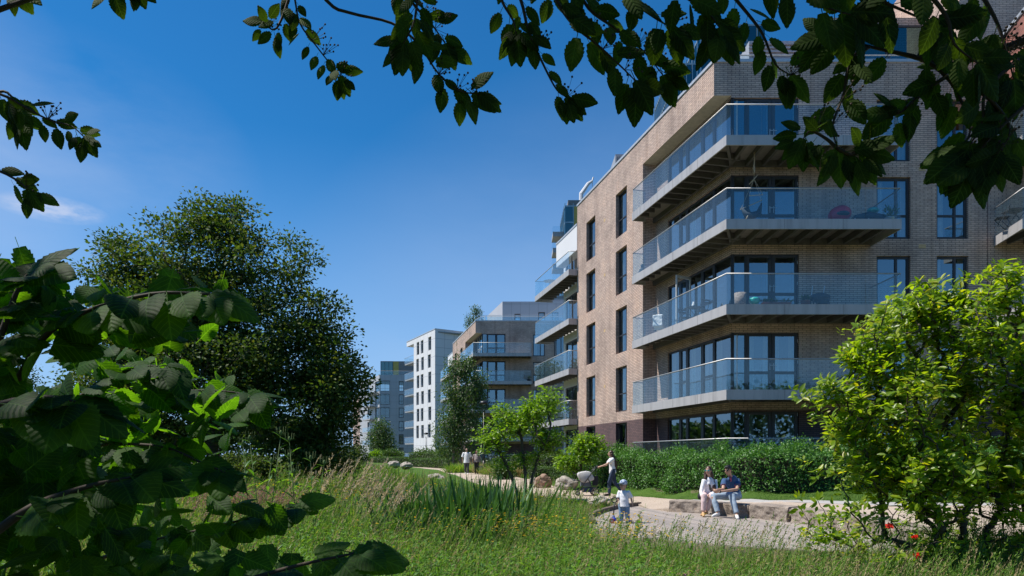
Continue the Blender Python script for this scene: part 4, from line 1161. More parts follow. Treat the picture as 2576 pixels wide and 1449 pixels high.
def skeleton(base_pts, targets, seed, r_tip, pw, r_max, seg=3, wob=.06, sag=0.0, nside=5):
    """join every target to the growing branch structure; returns a branch MB"""
    rs = np.random.default_rng(seed)
    nodes = [np.array(p, float) for p in base_pts]; par = [-1]+list(range(len(nodes)-1))
    nb = len(nodes); root = nodes[-1]
    order = np.argsort([np.linalg.norm(np.array(t)-root) for t in targets])
    tips = []
    for oi in order:
        t = np.array(targets[oi], float)
        A = np.array(nodes); d = np.linalg.norm(A-t, axis=1)
        lead = np.linalg.norm(A-root, axis=1)
        cost = d + .35*lead + np.where(A[:, 2] > t[2]+.2*abs(t[2]-root[2]), .4*d, 0)
        cost[:max(0, nb-2)] += .6*d[:max(0, nb-2)]
        j = int(np.argmin(cost)); L = d[j]; prev = j; p0 = nodes[j]
        k = max(1, min(seg, int(L/(r_tip*18)+1)))
        for s in range(1, k+1):
            f = s/k; p = p0*(1-f)+t*f
            if s < k: p = p + rs.normal(size=3)*L*wob + np.array([0, 0, L*.10*math.sin(f*math.pi)])
            nodes.append(p); par.append(prev); prev = len(nodes)-1
        tips.append(prev)
    cnt = np.zeros(len(nodes))
    for tpi in tips:
        q = tpi
        while q >= 0: cnt[q] += 1; q = par[q]
    rad = np.minimum(r_tip*np.maximum(cnt, 1)**pw, r_max)
    mb = MB()
    for i, q in enumerate(par):
        if q < 0: continue
        mb.tube([nodes[q], nodes[i]], [min(rad[q], rad[i]*1.35), rad[i]], nside if rad[i] > r_tip*2.2 else 4, cap=False)
    return mb
def env_sample(env, n, shell, seed, gap=0.0, gfreq=.5):
    rs = np.random.default_rng(seed); out = []; vol = np.array([e[3]*e[4]*e[5] for e in env])**.75; pr = vol/vol.sum()
    while len(out) < n:
        e = env[rs.choice(len(env), p=pr)]
        d = rs.normal(size=3); d /= np.linalg.norm(d); r = rs.random()**shell
        p = np.array(e[:3]) + d*r*np.array(e[3:6])
        if gap and mnoise.noise(Vector(p*gfreq)+Vector((seed, 0, 0))) < gap-.5+.0: continue
        out.append(p)
    return np.array(out)
def cluster_leaves(C, per, cr, up=.5, out_from=None, flat=.7, droop=0.0):
    N = len(C)*per
    c = np.repeat(C, per, 0); off = np.clip(rng.normal(size=(N, 3)), -1.7, 1.7)*cr; off[:, 2] *= flat
    pos = c+off; d = nrm(off+rng.normal(size=(N, 3))*cr*.6)
    d[:, 2] -= droop
    z = rng.normal(size=(N, 3))*.6; z[:, 2] += up
    return pos, d, z
def tree(name, label, cat, base, env, seed, nclust, per, cr, lsize, T, lmat, bmat='bark', r_tip=.012, pw=.42, r_max=.4, trunks=None, shell=.45, up=.6, flat=.7, droop=0, gap=0, gfreq=.5, group=None, nside=6, wob=.06, crown='crown'):
    t = thing(name, label, cat, base, 0, group)
    C = env_sample(env, nclust, shell, seed, gap, gfreq)
    trunks = trunks or [[(0, 0, -.2), (0, 0, env[0][2]*.45)]]
    asg = np.array([min(range(len(trunks)), key=lambda k: np.linalg.norm((np.array(trunks[k][-1])-c)*np.array([1, 1, .3]))) for c in C])
    allm = MB()
    for k, tr in enumerate(trunks):
        tg = C[asg == k]
        if len(tg) == 0: continue
        m = skeleton(tr, list(tg), seed+k, r_tip, pw, r_max/(len(trunks)**.4), wob=wob, nside=nside)
        allm.add(m.v, m.f)
    allm.build('trunk', M[bmat], t, smooth=True)
    pos, d, z = cluster_leaves(C, per, cr, up, flat=flat, droop=droop)
    sz = lsize*rng.uniform(.6, 1.25, len(pos))
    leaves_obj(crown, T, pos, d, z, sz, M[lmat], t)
    return t, C

# ------------------------------------------------------------------ trees
dt, _ = tree('broadleaf_tree', 'big dark rounded tree standing over the meadow with shaded trunk', 'tree', (gx(541, 23), 23, .05),
    [(-.1, 0, 4.6, 4.2, 3.6, 3.0), (-.4, 0, 7.2, 2.9, 2.6, 2.4), (2.9, 0, 3.4, 2.2, 2.6, 2.5), (-2.6, 0, 4.6, 2.2, 2.4, 2.8), (.1, 0, 9.1, 1.4, 1.3, 1.15), (1.9, 0, 7.9, 1.35, 1.4, 1.25), (-2.8, 0, 7.7, 1.35, 1.5, 1.2), (3.4, 0, 5.7, 1.3, 1.6, 1.4), (3.9, 0, 3.6, 1.1, 1.8, 1.6), (3.4, .3, 1.9, 1.4, 2, 1.4), (-2.4, 0, 2.4, 1.6, 2, 1.6)],
    11, 1150, 104, .29, .135, T_small(.6), 'lf_dark', 'bark', .010, .44, .36, [[(0, 0, -.3), (.05, 0, .8), (-.1, 0, 1.7), (0, .1, 2.6)]], shell=.5, gap=.24, gfreq=.8, flat=.55)
br_env = [(0, 0, 5.4, 2.0, 2.0, 3.6), (0, 0, 8.2, 1.1, 1.1, 1.4), (-.5, 0, 2.6, 1.8, 1.8, 2.0), (.9, 0, 6.6, 1.2, 1.2, 2.4)]
bz = .35
tree('birch_tree', 'weeping dark green birch standing in front of the second brick block', 'tree', (gx(1160, 56), 56, bz), br_env, 21, 500, 38, .25, .17, T_small(.6), 'lf_birch', 'bark_light', .014, .40, .16,
    [[(0, 0, -.2), (.05, 0, 2), (0, 0, 4.5)], [(-.7, 0, -.2), (-.6, 0, 2), (-.5, 0, 4)]], shell=.5, flat=1.5, droop=.8, up=.1, gap=.36, gfreq=.9)
tree('birch_tree', 'smaller birch in front of the far grey clad block', 'tree', (gx(958, 110), 110, .6), [(0, 0, 3.6, 2.3, 2, 2.5), (0, 0, 5.6, 1.1, 1.1, 1.3), (.6, 0, 2.2, 2.2, 2, 1.8)], 22, 260, 26, .34, .27, T_small(.6), 'lf_birch', 'bark_light', .02, .4, .16, None, shell=.5, flat=1.4, droop=.7, up=.2)
tree('roof_tree', 'feathery young tree growing on the roof terrace of the second block', 'tree', (gx(1193, 79), 79, 15.8), [(0, 0, 1.6, 1.0, .9, .9), (.3, 0, 2.5, .7, .6, .7), (-.6, 0, 1.0, .6, .6, .6), (.9, 0, 1.0, .7, .6, .5)], 23, 90, 16, .2, .2, T_small(.4), 'lf_birch', 'bark', .015, .4, .08, [[(0, 0, -.1), (0, 0, .6)]], shell=.6)
tree('roof_shrub', 'thin young shrub on the roof edge left of the feathery roof tree', 'shrub', (gx(1160, 86), 86, 14.6), [(0, 0, 1.6, .5, .5, 1.2)], 24, 26, 12, .16, .17, T_small(.4), 'lf_birch', 'bark', .012, .4, .05, [[(0, 0, -.1), (0, 0, .6)]], shell=.6)
# multi-stem small tree beside the path
my = 22.9; mxx = gx(1322, my)
tree('multi_stem_tree', 'small bright green multi-stemmed tree leaning beside the curving path', 'tree', (mxx, my, -.05),
    [(-0.182, 0, 2.64, 1.14, 1, 0.819), (0.682, 0, 3.19, 0.682, 0.728, 0.682), (-1.14, 0, 2.09, 0.682, 0.728, 0.455), (0.728, 0, 2, 0.637, 0.728, 0.637), (-0.319, 0, 1.55, 0.819, 0.819, 0.455), (-0.728, 0, 3.05, 0.455, 0.546, 0.41), (0.182, 0, 3.19, 0.455, 0.546, 0.364)],
    31, 330, 20, .13, .135, T_mid(.40), 'lf_bright', 'bark', .007, .46, .085, [[(.1, 0, -.1), (.22, 0, .8), (.45, 0, 1.6)], [(-.15, .1, -.1), (-.45, 0, .8), (-.75, 0, 1.5)], [(0, .1, -.1), (0, 0, .9), (-.1, 0, 1.8)]], shell=.6, up=1.0, flat=.38, gap=.36, gfreq=1.3, crown='crown')
sy = 29.0
tree('shrub', 'round bright green bush standing at the brick wall corner behind the hedge', 'shrub', (gx(1462, sy), sy, .3),
    [(0, 0, 1.35, .85, .8, .85), (.45, 0, 1.7, .55, .5, .55), (-.5, 0, .9, .6, .6, .5), (.1, 0, 2.0, .4, .4, .35)], 32, 170, 20, .12, .15, T_mid(.45), 'lf_bright', 'bark', .007, .45, .05, [[(0, 0, -.1), (0, 0, .5)]], shell=.6, up=.9, flat=.6, gap=.2, gfreq=1.6)
# shrubs and bushes farther along the path
def bush(px, pybase, w, h, Y, z, seed, label, lmat='lf_birch', ls=.17, n=140, per=24):
    s = F_PX/Y; W, H = w/s/2, h/s
    tree('shrub', label, 'shrub', (gx(px, Y), Y, z), [(0, 0, H*.5, W, W*.8, H*.5), (-W*.4, 0, H*.45, W*.6, W*.6, H*.42), (W*.4, 0, H*.42, W*.6, W*.6, H*.4), (W*.1, 0, H*.7, W*.5, W*.5, H*.3)], seed, n, per, max(.12, W*.16), ls, T_small(.55), lmat, 'bark', .01, .42, .06, [[(0, 0, -.1), (0, 0, H*.25)]], shell=.5, gap=.15, gfreq=1.2, group='shrubs along the path')
bush(1068, 1140, 74, 38, 84, .5, 41, 'low broad shrub at the foot of the white block', 'lf_box', .2)
bush(1128, 1158, 66, 56, 66, .35, 42, 'rounded shrub under the birch, left of the walking man', 'lf_birch', .16)
bush(1102, 1135, 46, 36, 80, .5, 48, 'mid green shrub between the white block and the birch', 'lf_birch', .2)
bush(985, 1150, 62, 34, 92, .6, 43, 'bright rounded shrub below the far birch', 'lf_box', .22)
bush(945, 1150, 46, 30, 95, .6, 44, 'low bright shrub at the far lawn, under the small birch', 'lf_bright', .22)
bush(895, 1155, 70, 60, 60, .5, 45, 'dark shrub below the far brick block, right of the dark tree', 'lf_dark', .16)
bush(1250, 1178, 50, 40, 47, .2, 46, 'leafy shrub behind the lamp post, right of the tawny grasses', 'lf_birch', .14)
bush(1265, 1210, 60, 46, 38, .12, 47, 'low leafy shrub under the multi-stemmed tree', 'lf_box', .12)
for i, (px, pb, w, h, Y, lab) in enumerate(((770, 1150, 130, 70, 34, 'dark bush at the right foot of the big dark tree'), (640, 1170, 110, 90, 30, 'dark bush directly below the big dark tree'), (855, 1150, 110, 85, 38, 'tall dark bush closing the gap right of the big dark tree'), (590, 1172, 120, 75, 31, 'dark low bush right behind the big tree trunk'), (420, 1180, 150, 120, 27, 'dark bush left of the big tree trunk, behind the hazel'), (220, 1180, 190, 150, 26, 'dark bush far left behind the hazel'), (40, 1150, 120, 420, 30, 'tall thin tree crown at the left edge behind the hazel'))):
    bush(px, pb, w, h, Y, .0 if Y < 31 else .25, 60+i, lab, 'lf_dark' if i != 4 else 'lf_birch', .13, 170, 28)

# ------------------------------------------------------------------ hedges
def hedge(name, label, line, width, z0f, height, n, ls, T, lmat, seed, rough=.1, group='hedges'):
    rs = np.random.default_rng(seed); P = [np.array(p, float) for p in line]
    seg = [np.linalg.norm(b-a) for a, b in zip(P[:-1], P[1:])]; cum = np.concatenate([[0], np.cumsum(seg)])
    def along(s):
        i = np.clip(np.searchsorted(cum, s)-1, 0, len(seg)-1); f = (s-cum[i])/np.array(seg)[i]
        A = np.array(P[:-1])[i]; B = np.array(P[1:])[i]; t = nrm(B-A)
        return A+(B-A)*f[:, None], t
    c0 = np.array(line[len(line)//2]); loc = (c0[0], c0[1], float(z0f(c0[0], c0[1])))
    s = rs.random(n)*cum[-1]; p, t = along(s); nn = np.stack([t[:, 1], -t[:, 0]], 1)
    q = rs.random(n)*(2*height+width); a = np.empty(n); h = np.empty(n); on = np.zeros((n, 3))
    f1 = q < height; f2 = (q >= height) & (q < height+width); f3 = ~(f1 | f2)
    a[f1] = -width/2; h[f1] = q[f1]; on[f1, :2] = nn[f1]*1
    a[f2] = q[f2]-height-width/2; h[f2] = height; on[f2, 2] = 1
    a[f3] = width/2; h[f3] = q[f3]-height-width; on[f3, :2] = -nn[f3]
    pos = np.zeros((n, 3)); pos[:, :2] = p - nn*(a[:, None]); pos[:, 2] = z0f(p[:, 0], p[:, 1]) + h
    # a is measured towards the back (-nn is the back side): front face at a=-width/2
    bumpv = np.array([mnoise.noise(Vector((x*1.1, y*1.1, z*1.5+seed))) + .5*mnoise.noise(Vector((x*3.2, y*3.2, z*3.2+seed))) for x, y, z in pos])
    edge = ((h/height)**6)*(np.abs(a)/(width/2))**4
    pos += on*(bumpv[:, None]*rough*1.6 - .02) ; pos[:, 2] += np.where(h > height*.6, bumpv*rough*1.2, 0)-edge*rough*1.0
    pos += rs.normal(size=(n, 3))*rough*.45 - on*np.abs(rs.normal(size=(n, 1)))*rough*.6
    z = on*.8+rs.normal(size=(n, 3))*.5; z[:, 2] += .55
    d = rs.normal(size=(n, 3)); d[:, 2] += .15; d += on*.5
    root = thing(name, label, 'hedge', loc, 0, group); L3 = np.array(loc)
    leaves_obj('foliage', T, pos-L3, d, z, ls*rs.uniform(.65, 1.2, n), M[lmat], root)
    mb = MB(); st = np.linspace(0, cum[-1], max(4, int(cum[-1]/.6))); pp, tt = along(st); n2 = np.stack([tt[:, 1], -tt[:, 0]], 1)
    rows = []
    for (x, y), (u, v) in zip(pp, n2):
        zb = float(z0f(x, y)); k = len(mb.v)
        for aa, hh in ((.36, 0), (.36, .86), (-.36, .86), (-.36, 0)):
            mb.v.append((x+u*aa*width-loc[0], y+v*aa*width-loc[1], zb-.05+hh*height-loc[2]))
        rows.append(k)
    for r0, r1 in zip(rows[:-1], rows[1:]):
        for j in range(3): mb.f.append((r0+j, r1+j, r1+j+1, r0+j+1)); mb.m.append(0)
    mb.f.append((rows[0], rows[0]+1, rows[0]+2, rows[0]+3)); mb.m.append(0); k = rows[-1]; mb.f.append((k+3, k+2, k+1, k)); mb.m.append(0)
    mb.build('stems', M['core'], root)  # added solid core, coloured as inner shade so the hedge isn't see-through
def shift_line(line, d):
    out = []; P = [Vector((x, y, 0)) for x, y in line]
    for i, p in enumerate(P):
        t = (P[min(i+1, len(P)-1)]-P[max(i-1, 0)]).normalized(); n = Vector((-t.y, t.x, 0)); out.append(tuple((p+n*d).xy))
    return out
hl = shift_line(smooth_poly(hedge_front, 3), .75)
hz = lambda x, y: HP(x, y)-.03
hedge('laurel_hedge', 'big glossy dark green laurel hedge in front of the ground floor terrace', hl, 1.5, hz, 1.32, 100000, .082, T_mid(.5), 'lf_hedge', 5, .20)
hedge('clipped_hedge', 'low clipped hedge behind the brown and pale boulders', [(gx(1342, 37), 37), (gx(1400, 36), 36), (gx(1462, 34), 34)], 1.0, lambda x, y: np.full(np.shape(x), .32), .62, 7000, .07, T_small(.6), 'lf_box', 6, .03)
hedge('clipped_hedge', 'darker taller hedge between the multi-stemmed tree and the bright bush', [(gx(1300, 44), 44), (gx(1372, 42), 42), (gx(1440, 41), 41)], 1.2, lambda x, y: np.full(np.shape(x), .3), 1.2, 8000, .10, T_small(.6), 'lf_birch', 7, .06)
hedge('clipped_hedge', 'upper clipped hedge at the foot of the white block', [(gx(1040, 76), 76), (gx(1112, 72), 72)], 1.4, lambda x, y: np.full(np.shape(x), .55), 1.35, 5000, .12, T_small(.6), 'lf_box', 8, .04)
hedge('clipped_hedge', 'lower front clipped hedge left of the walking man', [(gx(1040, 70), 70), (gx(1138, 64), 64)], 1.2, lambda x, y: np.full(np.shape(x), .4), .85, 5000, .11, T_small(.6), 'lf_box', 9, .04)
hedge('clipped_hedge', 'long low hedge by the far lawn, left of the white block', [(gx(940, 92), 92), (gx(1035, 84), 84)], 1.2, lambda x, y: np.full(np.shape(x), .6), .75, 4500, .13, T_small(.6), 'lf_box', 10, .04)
# ------------------------------------------------------------------ the yellow-green shrub at the right
def rosettes(C, ax, per, r, ls, spread=.9):
    """whorls of leaves round a twig tip"""
    N = len(C)*per; c = np.repeat(C, per, 0); a = np.repeat(nrm(ax), per, 0)
    o = nrm(np.cross(a, rng.normal(size=(N, 3)))); lift = rng.uniform(-.1, .65, (N, 1))
    d = nrm(o*spread+a*lift); z = nrm(a*.9-o*.35*lift+rng.normal(size=(N, 3))*.25)
    pos = c + o*r*.2 + a*rng.uniform(-r, r*.3, (N, 1))
    return pos, d, z
SY = 9.3
sb_ = (gx(2400, SY), SY, -.12)
shr = thing('shrub', 'large yellow green shrub with whorled leaves and red blooms by the deck', 'shrub', sb_)
def sx_(px, py, dy=0.0): 
    p = at(px, py, SY+dy); return (p.x-sb_[0], dy, p.z-sb_[2])
env = []
for (px, py, rx, ry, dy) in ((2180, 900, 95, 110, 0), (2290, 800, 100, 85, .2), (2400, 760, 70, 60, .0), (2470, 830, 110, 120, -.2), (2560, 770, 60, 80, .1), (2250, 1010, 130, 110, -.2), (2400, 980, 140, 140, .2), (2540, 1000, 120, 150, 0), (2130, 1080, 75, 70, .1), (2230, 1170, 130, 75, -.1), (2370, 1180, 130, 110, -.4), (2520, 1200, 130, 110, .2), (2640, 1050, 140, 250, 0), (2090, 985, 50, 40, -.1), (2520, 700, 45, 50, 0), (2340, 735, 40, 45, 0)):
    c = sx_(px, py, dy); s = SY/F_PX
    env.append((*c, rx*s, rx*s*.95, ry*s))
C = env_sample(env, 1400, .5, 77, .22, 1.6)
manual = [sx_(p[0], p[1], -.3) for p in ((2025, 1005), (2048, 1020), (2010, 995), (2060, 1040), (2075, 1180), (2055, 1195), (2100, 1185), (2120, 1230), (2170, 1320), (2140, 1290), (2200, 1360), (2430, 690), (2520, 680), (2545, 672), (2260, 740), (2230, 770), (2190, 800), (2165, 830))]
C = np.concatenate([C, np.array(manual)])
C = np.concatenate([C, np.stack([rng.uniform(-1.8, 1.7, 110), rng.uniform(-.8, .8, 110), rng.uniform(.3, 1.1, 110)], 1)])
C = C[C[:, 2] > .25]
trs = [[(0, 0, -.1), (-.25, 0, .35)], [(.12, .1, -.1), (.1, 0, .5)], [(.2, 0, -.1), (.5, .1, .45)], [(-.1, -.1, -.1), (-.5, -.05, .2)], [(.35, .1, -.1), (.95, .1, .3)]]
asg = np.array([min(range(5), key=lambda k: np.linalg.norm((np.array(trs[k][-1])-c)*np.array([1, .6, .25]))) for c in C])
allm = MB()
for k in range(5):
    m = skeleton(trs[k], list(C[asg == k]), 80+k, .0045, .44, .05, wob=.07); allm.add(m.v, m.f)
allm.build('stems', M['bark'], shr, smooth=True)
ax = nrm(C*np.array([.22, .25, .06]) + np.array([-.12, -.15, .75]) + rng.normal(size=C.shape)*.28)
pos, d, z = rosettes(C, ax, 10, .10, .1)
parts = [(0, scatter_arrays(T_mid(.40, .1), pos, d, z, .132*rng.uniform(.5, 1.2, len(pos))))]
C2 = C+rng.normal(size=(len(C), 3))*.10
pos, d, z = rosettes(C2, nrm(ax+rng.normal(size=C2.shape)*.4), 6, .06, .09)
parts.append((0, scatter_arrays(T_mid(.40, .1), pos, d, z, .105*rng.uniform(.55, 1.2, len(pos)))))
V, L, t_, mi = join_arrays(parts)
np_mesh('foliage', V, L, t_, M['lf_shrub'], shr)
for px, py in ((2237, 1324), (2300, 1352), (2306, 1397)):
    c = np.array(sx_(px, py, -1.15)); n = 11
    dd = rng.normal(size=(n, 3)); dd[:, 1] -= .5
    leaves_obj('bloom', T_mid(.75, .3), np.tile(c, (n, 1))+rng.normal(size=(n, 3))*.008, dd, rng.normal(size=(n, 3))+np.array([0, -1, .5]), .046, M['fl_red'], shr)

# ------------------------------------------------------------------ meadow
def outside_all(x, y, pad=0):
    return ~(inside(path_poly, x, y) | inside(lawn_poly, x, y) | inside(deck_poly, x, y) | inside(lawn2_poly, x, y) | inside(lawn3_poly, x, y))
def meadow_pts(n, y0, y1, pxl=-250, pxr=2850):
    y = np.exp(rng.uniform(math.log(y0), math.log(y1), n)); px = rng.uniform(pxl, pxr, n); x = (px-CX)/F_PX*y
    k = outside_all(x, y); return x[k], y[k]
def meadow_h(x, y):
    """sward height"""
    n = np.array([mnoise.noise(Vector((a*.45, b*.45, 3)))+.5*mnoise.noise(Vector((a*1.3, b*1.3, 9))) for a, b in zip(x, y)])
    h = .50 + .26*n
    h = np.where((x < 1.2) & (y < 19), h*1.28, h)
    h = np.where((x > 1.2) & (y < 16), h*.85, h)
    h = np.where((x > 2.0) & (y > 7) & (y < 12), h*1.12, h)
    h = np.where((y > 19) & (x > -2), h*.7, h)
    h = np.where((x > -1) & (y > 14.5) & (y < 22), h*.8, h)
    return np.clip(h, .16, 1)
x, y = meadow_pts(230000, 4.6, 60)
zg = HG(x, y); h = meadow_h(x, y)*rng.uniform(.55, 1.25, len(x))
bed = ((x-gx(1120, 12.6))/1.9)**2+((y-12.8)/1.6)**2 < 1
h = np.where(bed, h*.45, h); pos = np.stack([x, y, zg-.02], 1)
d = rng.normal(size=(len(x), 3))*.33; d[:, 2] = 1
d[:, 0] += .10
zz = rng.normal(size=(len(x), 3)); zz[:, 2] *= .2
wd = np.maximum(1, y/9)*rng.uniform(.7, 1.4, len(x))
size = np.stack([h, .32*wd, h*.9], 1)
dry = np.array([mnoise.noise(Vector((a*.38, b*.38, 31)))+.5*mnoise.noise(Vector((a*1.5, b*1.5, 7))) for a, b in zip(x, y)])
dry = (dry > .10) & (rng.random(len(x)) < .28)
for nm, kk, mm in (('meadow_grass', ~dry, 'gr_green'), ('dry_meadow_grass', dry, 'gr_straw')):
    o = np_mesh(nm, *scatter_arrays(T_blade(.02, .35, 3), pos[kk], d[kk], zz[kk], size[kk]), M[mm]); tag(o, kind='stuff')
# broad-leaved herbs among the grass
def herb_stems(x, y, hgt, nl, ls, lean=.12, w=1.0):
    N = len(x); zg = HG(x, y); ang = rng.uniform(0, 2*math.pi, N)
    dirv = np.stack([np.cos(ang)*lean, np.sin(ang)*lean, np.ones(N)], 1)
    base = np.stack([x, y, zg], 1)
    f = np.tile(np.linspace(.25, 1, nl), N); b = np.repeat(base, nl, 0); D = np.repeat(dirv, nl, 0); H = np.repeat(hgt, nl)
    pos = b + D*(f*H)[:, None]
    az = np.tile(np.arange(nl)*2.4, N)+np.repeat(ang, nl)+rng.normal(size=N*nl)*.3
    dr = np.stack([np.cos(az), np.sin(az), rng.uniform(.1, .9, N*nl)], 1); zz = np.stack([-np.cos(az)*.5, -np.sin(az)*.5, np.ones(N*nl)], 1)
    leaf = scatter_arrays(T_mid(.24*w, .2), pos, dr, zz, ls*(1.15-.65*f)*rng.uniform(.7, 1.2, N*nl))
    st = scatter_arrays(T_blade(.012, .0, 2), base, dirv, np.stack([np.cos(ang), np.sin(ang)*.3-1, 0*ang], 1), np.stack([hgt*1.02, np.full(N, .9)*np.maximum(1, y/9), hgt], 1))
    return leaf, st
x, y = meadow_pts(17000, 5, 40)
n1 = np.array([mnoise.noise(Vector((a*.35, b*.35, 20))) for a, b in zip(x, y)]); k = (n1 > .02) & ~((x > 1.5) & (y > 8.2) & (rng.random(len(x)) < .6)); x, y = x[k], y[k]
lf, st = herb_stems(x, y, rng.uniform(.32, .95, len(x))*np.where(x > 1.5, .75, 1), 12, .14)
V, L, t_, mi = join_arrays([(0, lf), (1, st)])
o = np_mesh('meadow_herbs', V, L, t_, [M['lf_herb'], M['green_stem']], mat_idx=mi); tag(o, kind='stuff')
# fine seed-head grasses
def seed_grass(x, y, hgt, mat, name, nsp=14, sp=.035, bend=.25, zb=None, kind=True, parent=None, off=(0, 0, 0)):
    N = len(x); zg = HG(x, y) if zb is None else zb; base = np.stack([x, y, zg], 1)-np.array(off)
    ang = rng.uniform(-.6, 1.0, N); ln = rng.uniform(.02, bend, N)
    dv = nrm(np.stack([np.cos(ang)*ln, np.sin(ang)*ln, np.ones(N)], 1)); bz_ = np.stack([np.cos(ang), np.sin(ang), -.1*np.ones(N)], 1)
    wd = np.maximum(1, y/8)
    st = scatter_arrays(T_blade(.006, .22, 5), base, dv, bz_, np.stack([hgt, wd*.55, hgt], 1))
    f = np.tile(np.linspace(.74, 1.0, nsp), N); H = np.repeat(hgt, nsp)
    c = np.repeat(base, nsp, 0)+np.repeat(dv, nsp, 0)*(f*H)[:, None]+np.repeat(nrm(bz_), nsp, 0)*(.22*f*f*H)[:, None]
    dr = rng.normal(size=(N*nsp, 3))*.5+np.repeat(dv, nsp, 0)+np.repeat(bz_, nsp, 0)*.4; zz = rng.normal(size=(N*nsp, 3))
    sd = scatter_arrays(T_small(.28), c, dr, zz, sp*rng.uniform(.6, 1.3, N*nsp)*np.repeat(np.sqrt(wd), nsp))
    V, L, t_, mi = join_arrays([(0, st), (0, sd)])
    o = np_mesh(name, V, L, t_, M[mat], parent)
    if kind: tag(o, kind='stuff')
    return o
x, y = meadow_pts(5200, 5.5, 24); hh = (meadow_h(x, y)+.15)*rng.uniform(.8, 1.4, len(x)); seed_grass(x, y, hh, 'gr_green', 'green_seeding_grass', 16, .04, .4)
x, y = meadow_pts(3300, 5.5, 30); k = (((x-gx(1120, 12.6))/1.9)**2+((y-12.8)/1.6)**2 > 1) & ((x > 0) | (rng.random(len(x)) < .7)); x, y = x[k], y[k]; hh = (meadow_h(x, y)+.20)*rng.uniform(.8, 1.35, len(x)); seed_grass(x, y, hh, 'gr_straw', 'seeding_grass')
x = rng.normal(gx(590, 12), .55, 300); y = rng.normal(12, .8, 300); seed_grass(x, y, rng.uniform(.7, 1.05, 300), 'gr_pink', 'pink_seeding_grass', 20, .04)
# flowers
def flowers(x, y, hgt, mat, name, r=.018, np_=6):
    N = len(x); base = np.stack([x, y, HG(x, y)], 1); ang = rng.uniform(0, 6.28, N); top = base+np.stack([np.cos(ang)*.08, np.sin(ang)*.08, hgt], 1)
    st = scatter_arrays(T_blade(.005, 0, 2), base, top-base, np.stack([np.cos(ang), -np.ones(N), 0*ang], 1), np.stack([np.linalg.norm(top-base, axis=1), np.maximum(1, y/9)*.7, hgt], 1))
    a = np.tile(np.arange(np_)*2*math.pi/np_, N); dr = np.stack([np.cos(a), np.sin(a), np.full(N*np_, .35)], 1)+np.repeat(rng.normal(size=(N, 3))*.3, np_, 0)
    pt = scatter_arrays(T_small(.8), np.repeat(top, np_, 0), dr, np.tile((0, 0, 1.), (N*np_, 1)), r*rng.uniform(.8, 1.2, N*np_)*np.repeat(np.maximum(1, y/10), np_))
    V, L, t_, mi = join_arrays([(0, st), (1, pt)])
    o = np_mesh(name, V, L, t_, [M['green_stem'], M[mat]], mat_idx=mi); return o
def patch(px, py, spx, n, z=.0, sy=None):
    Y = (CAM_Z-z)*F_PX/(py-HY); x = rng.normal(gx(px, Y), spx/F_PX*Y, n); y = rng.normal(Y, sy or spx/F_PX*Y, n); k = outside_all(x, y); return x[k], y[k]
xs, ys = zip(*[patch(*q) for q in ((1330, 1375, 70, 90, .0), (1590, 1392, 50, 90, -.05), (900, 1310, 110, 60, .05), (1300, 1310, 60, 40, .05), (1080, 1335, 130, 50, .05), (740, 1300, 90, 30, .05), (1480, 1370, 90, 40, 0), (1700, 1400, 90, 30, -.05), (1150, 1400, 140, 60, 0), (1020, 1290, 120, 50, .1), (1450, 1410, 120, 50, -.05))])
x = np.concatenate(xs); y = np.concatenate(ys); tag(flowers(x, y, rng.uniform(.55, .95, len(x)), 'fl_yellow', 'yellow_meadow_flowers', .024), kind='stuff')
x, y = patch(1000, 1320, 200, 40, .05); tag(flowers(x, y, rng.uniform(.55, .85, len(x)), 'fl_purple', 'mauve_meadow_flowers', .014), kind='stuff')

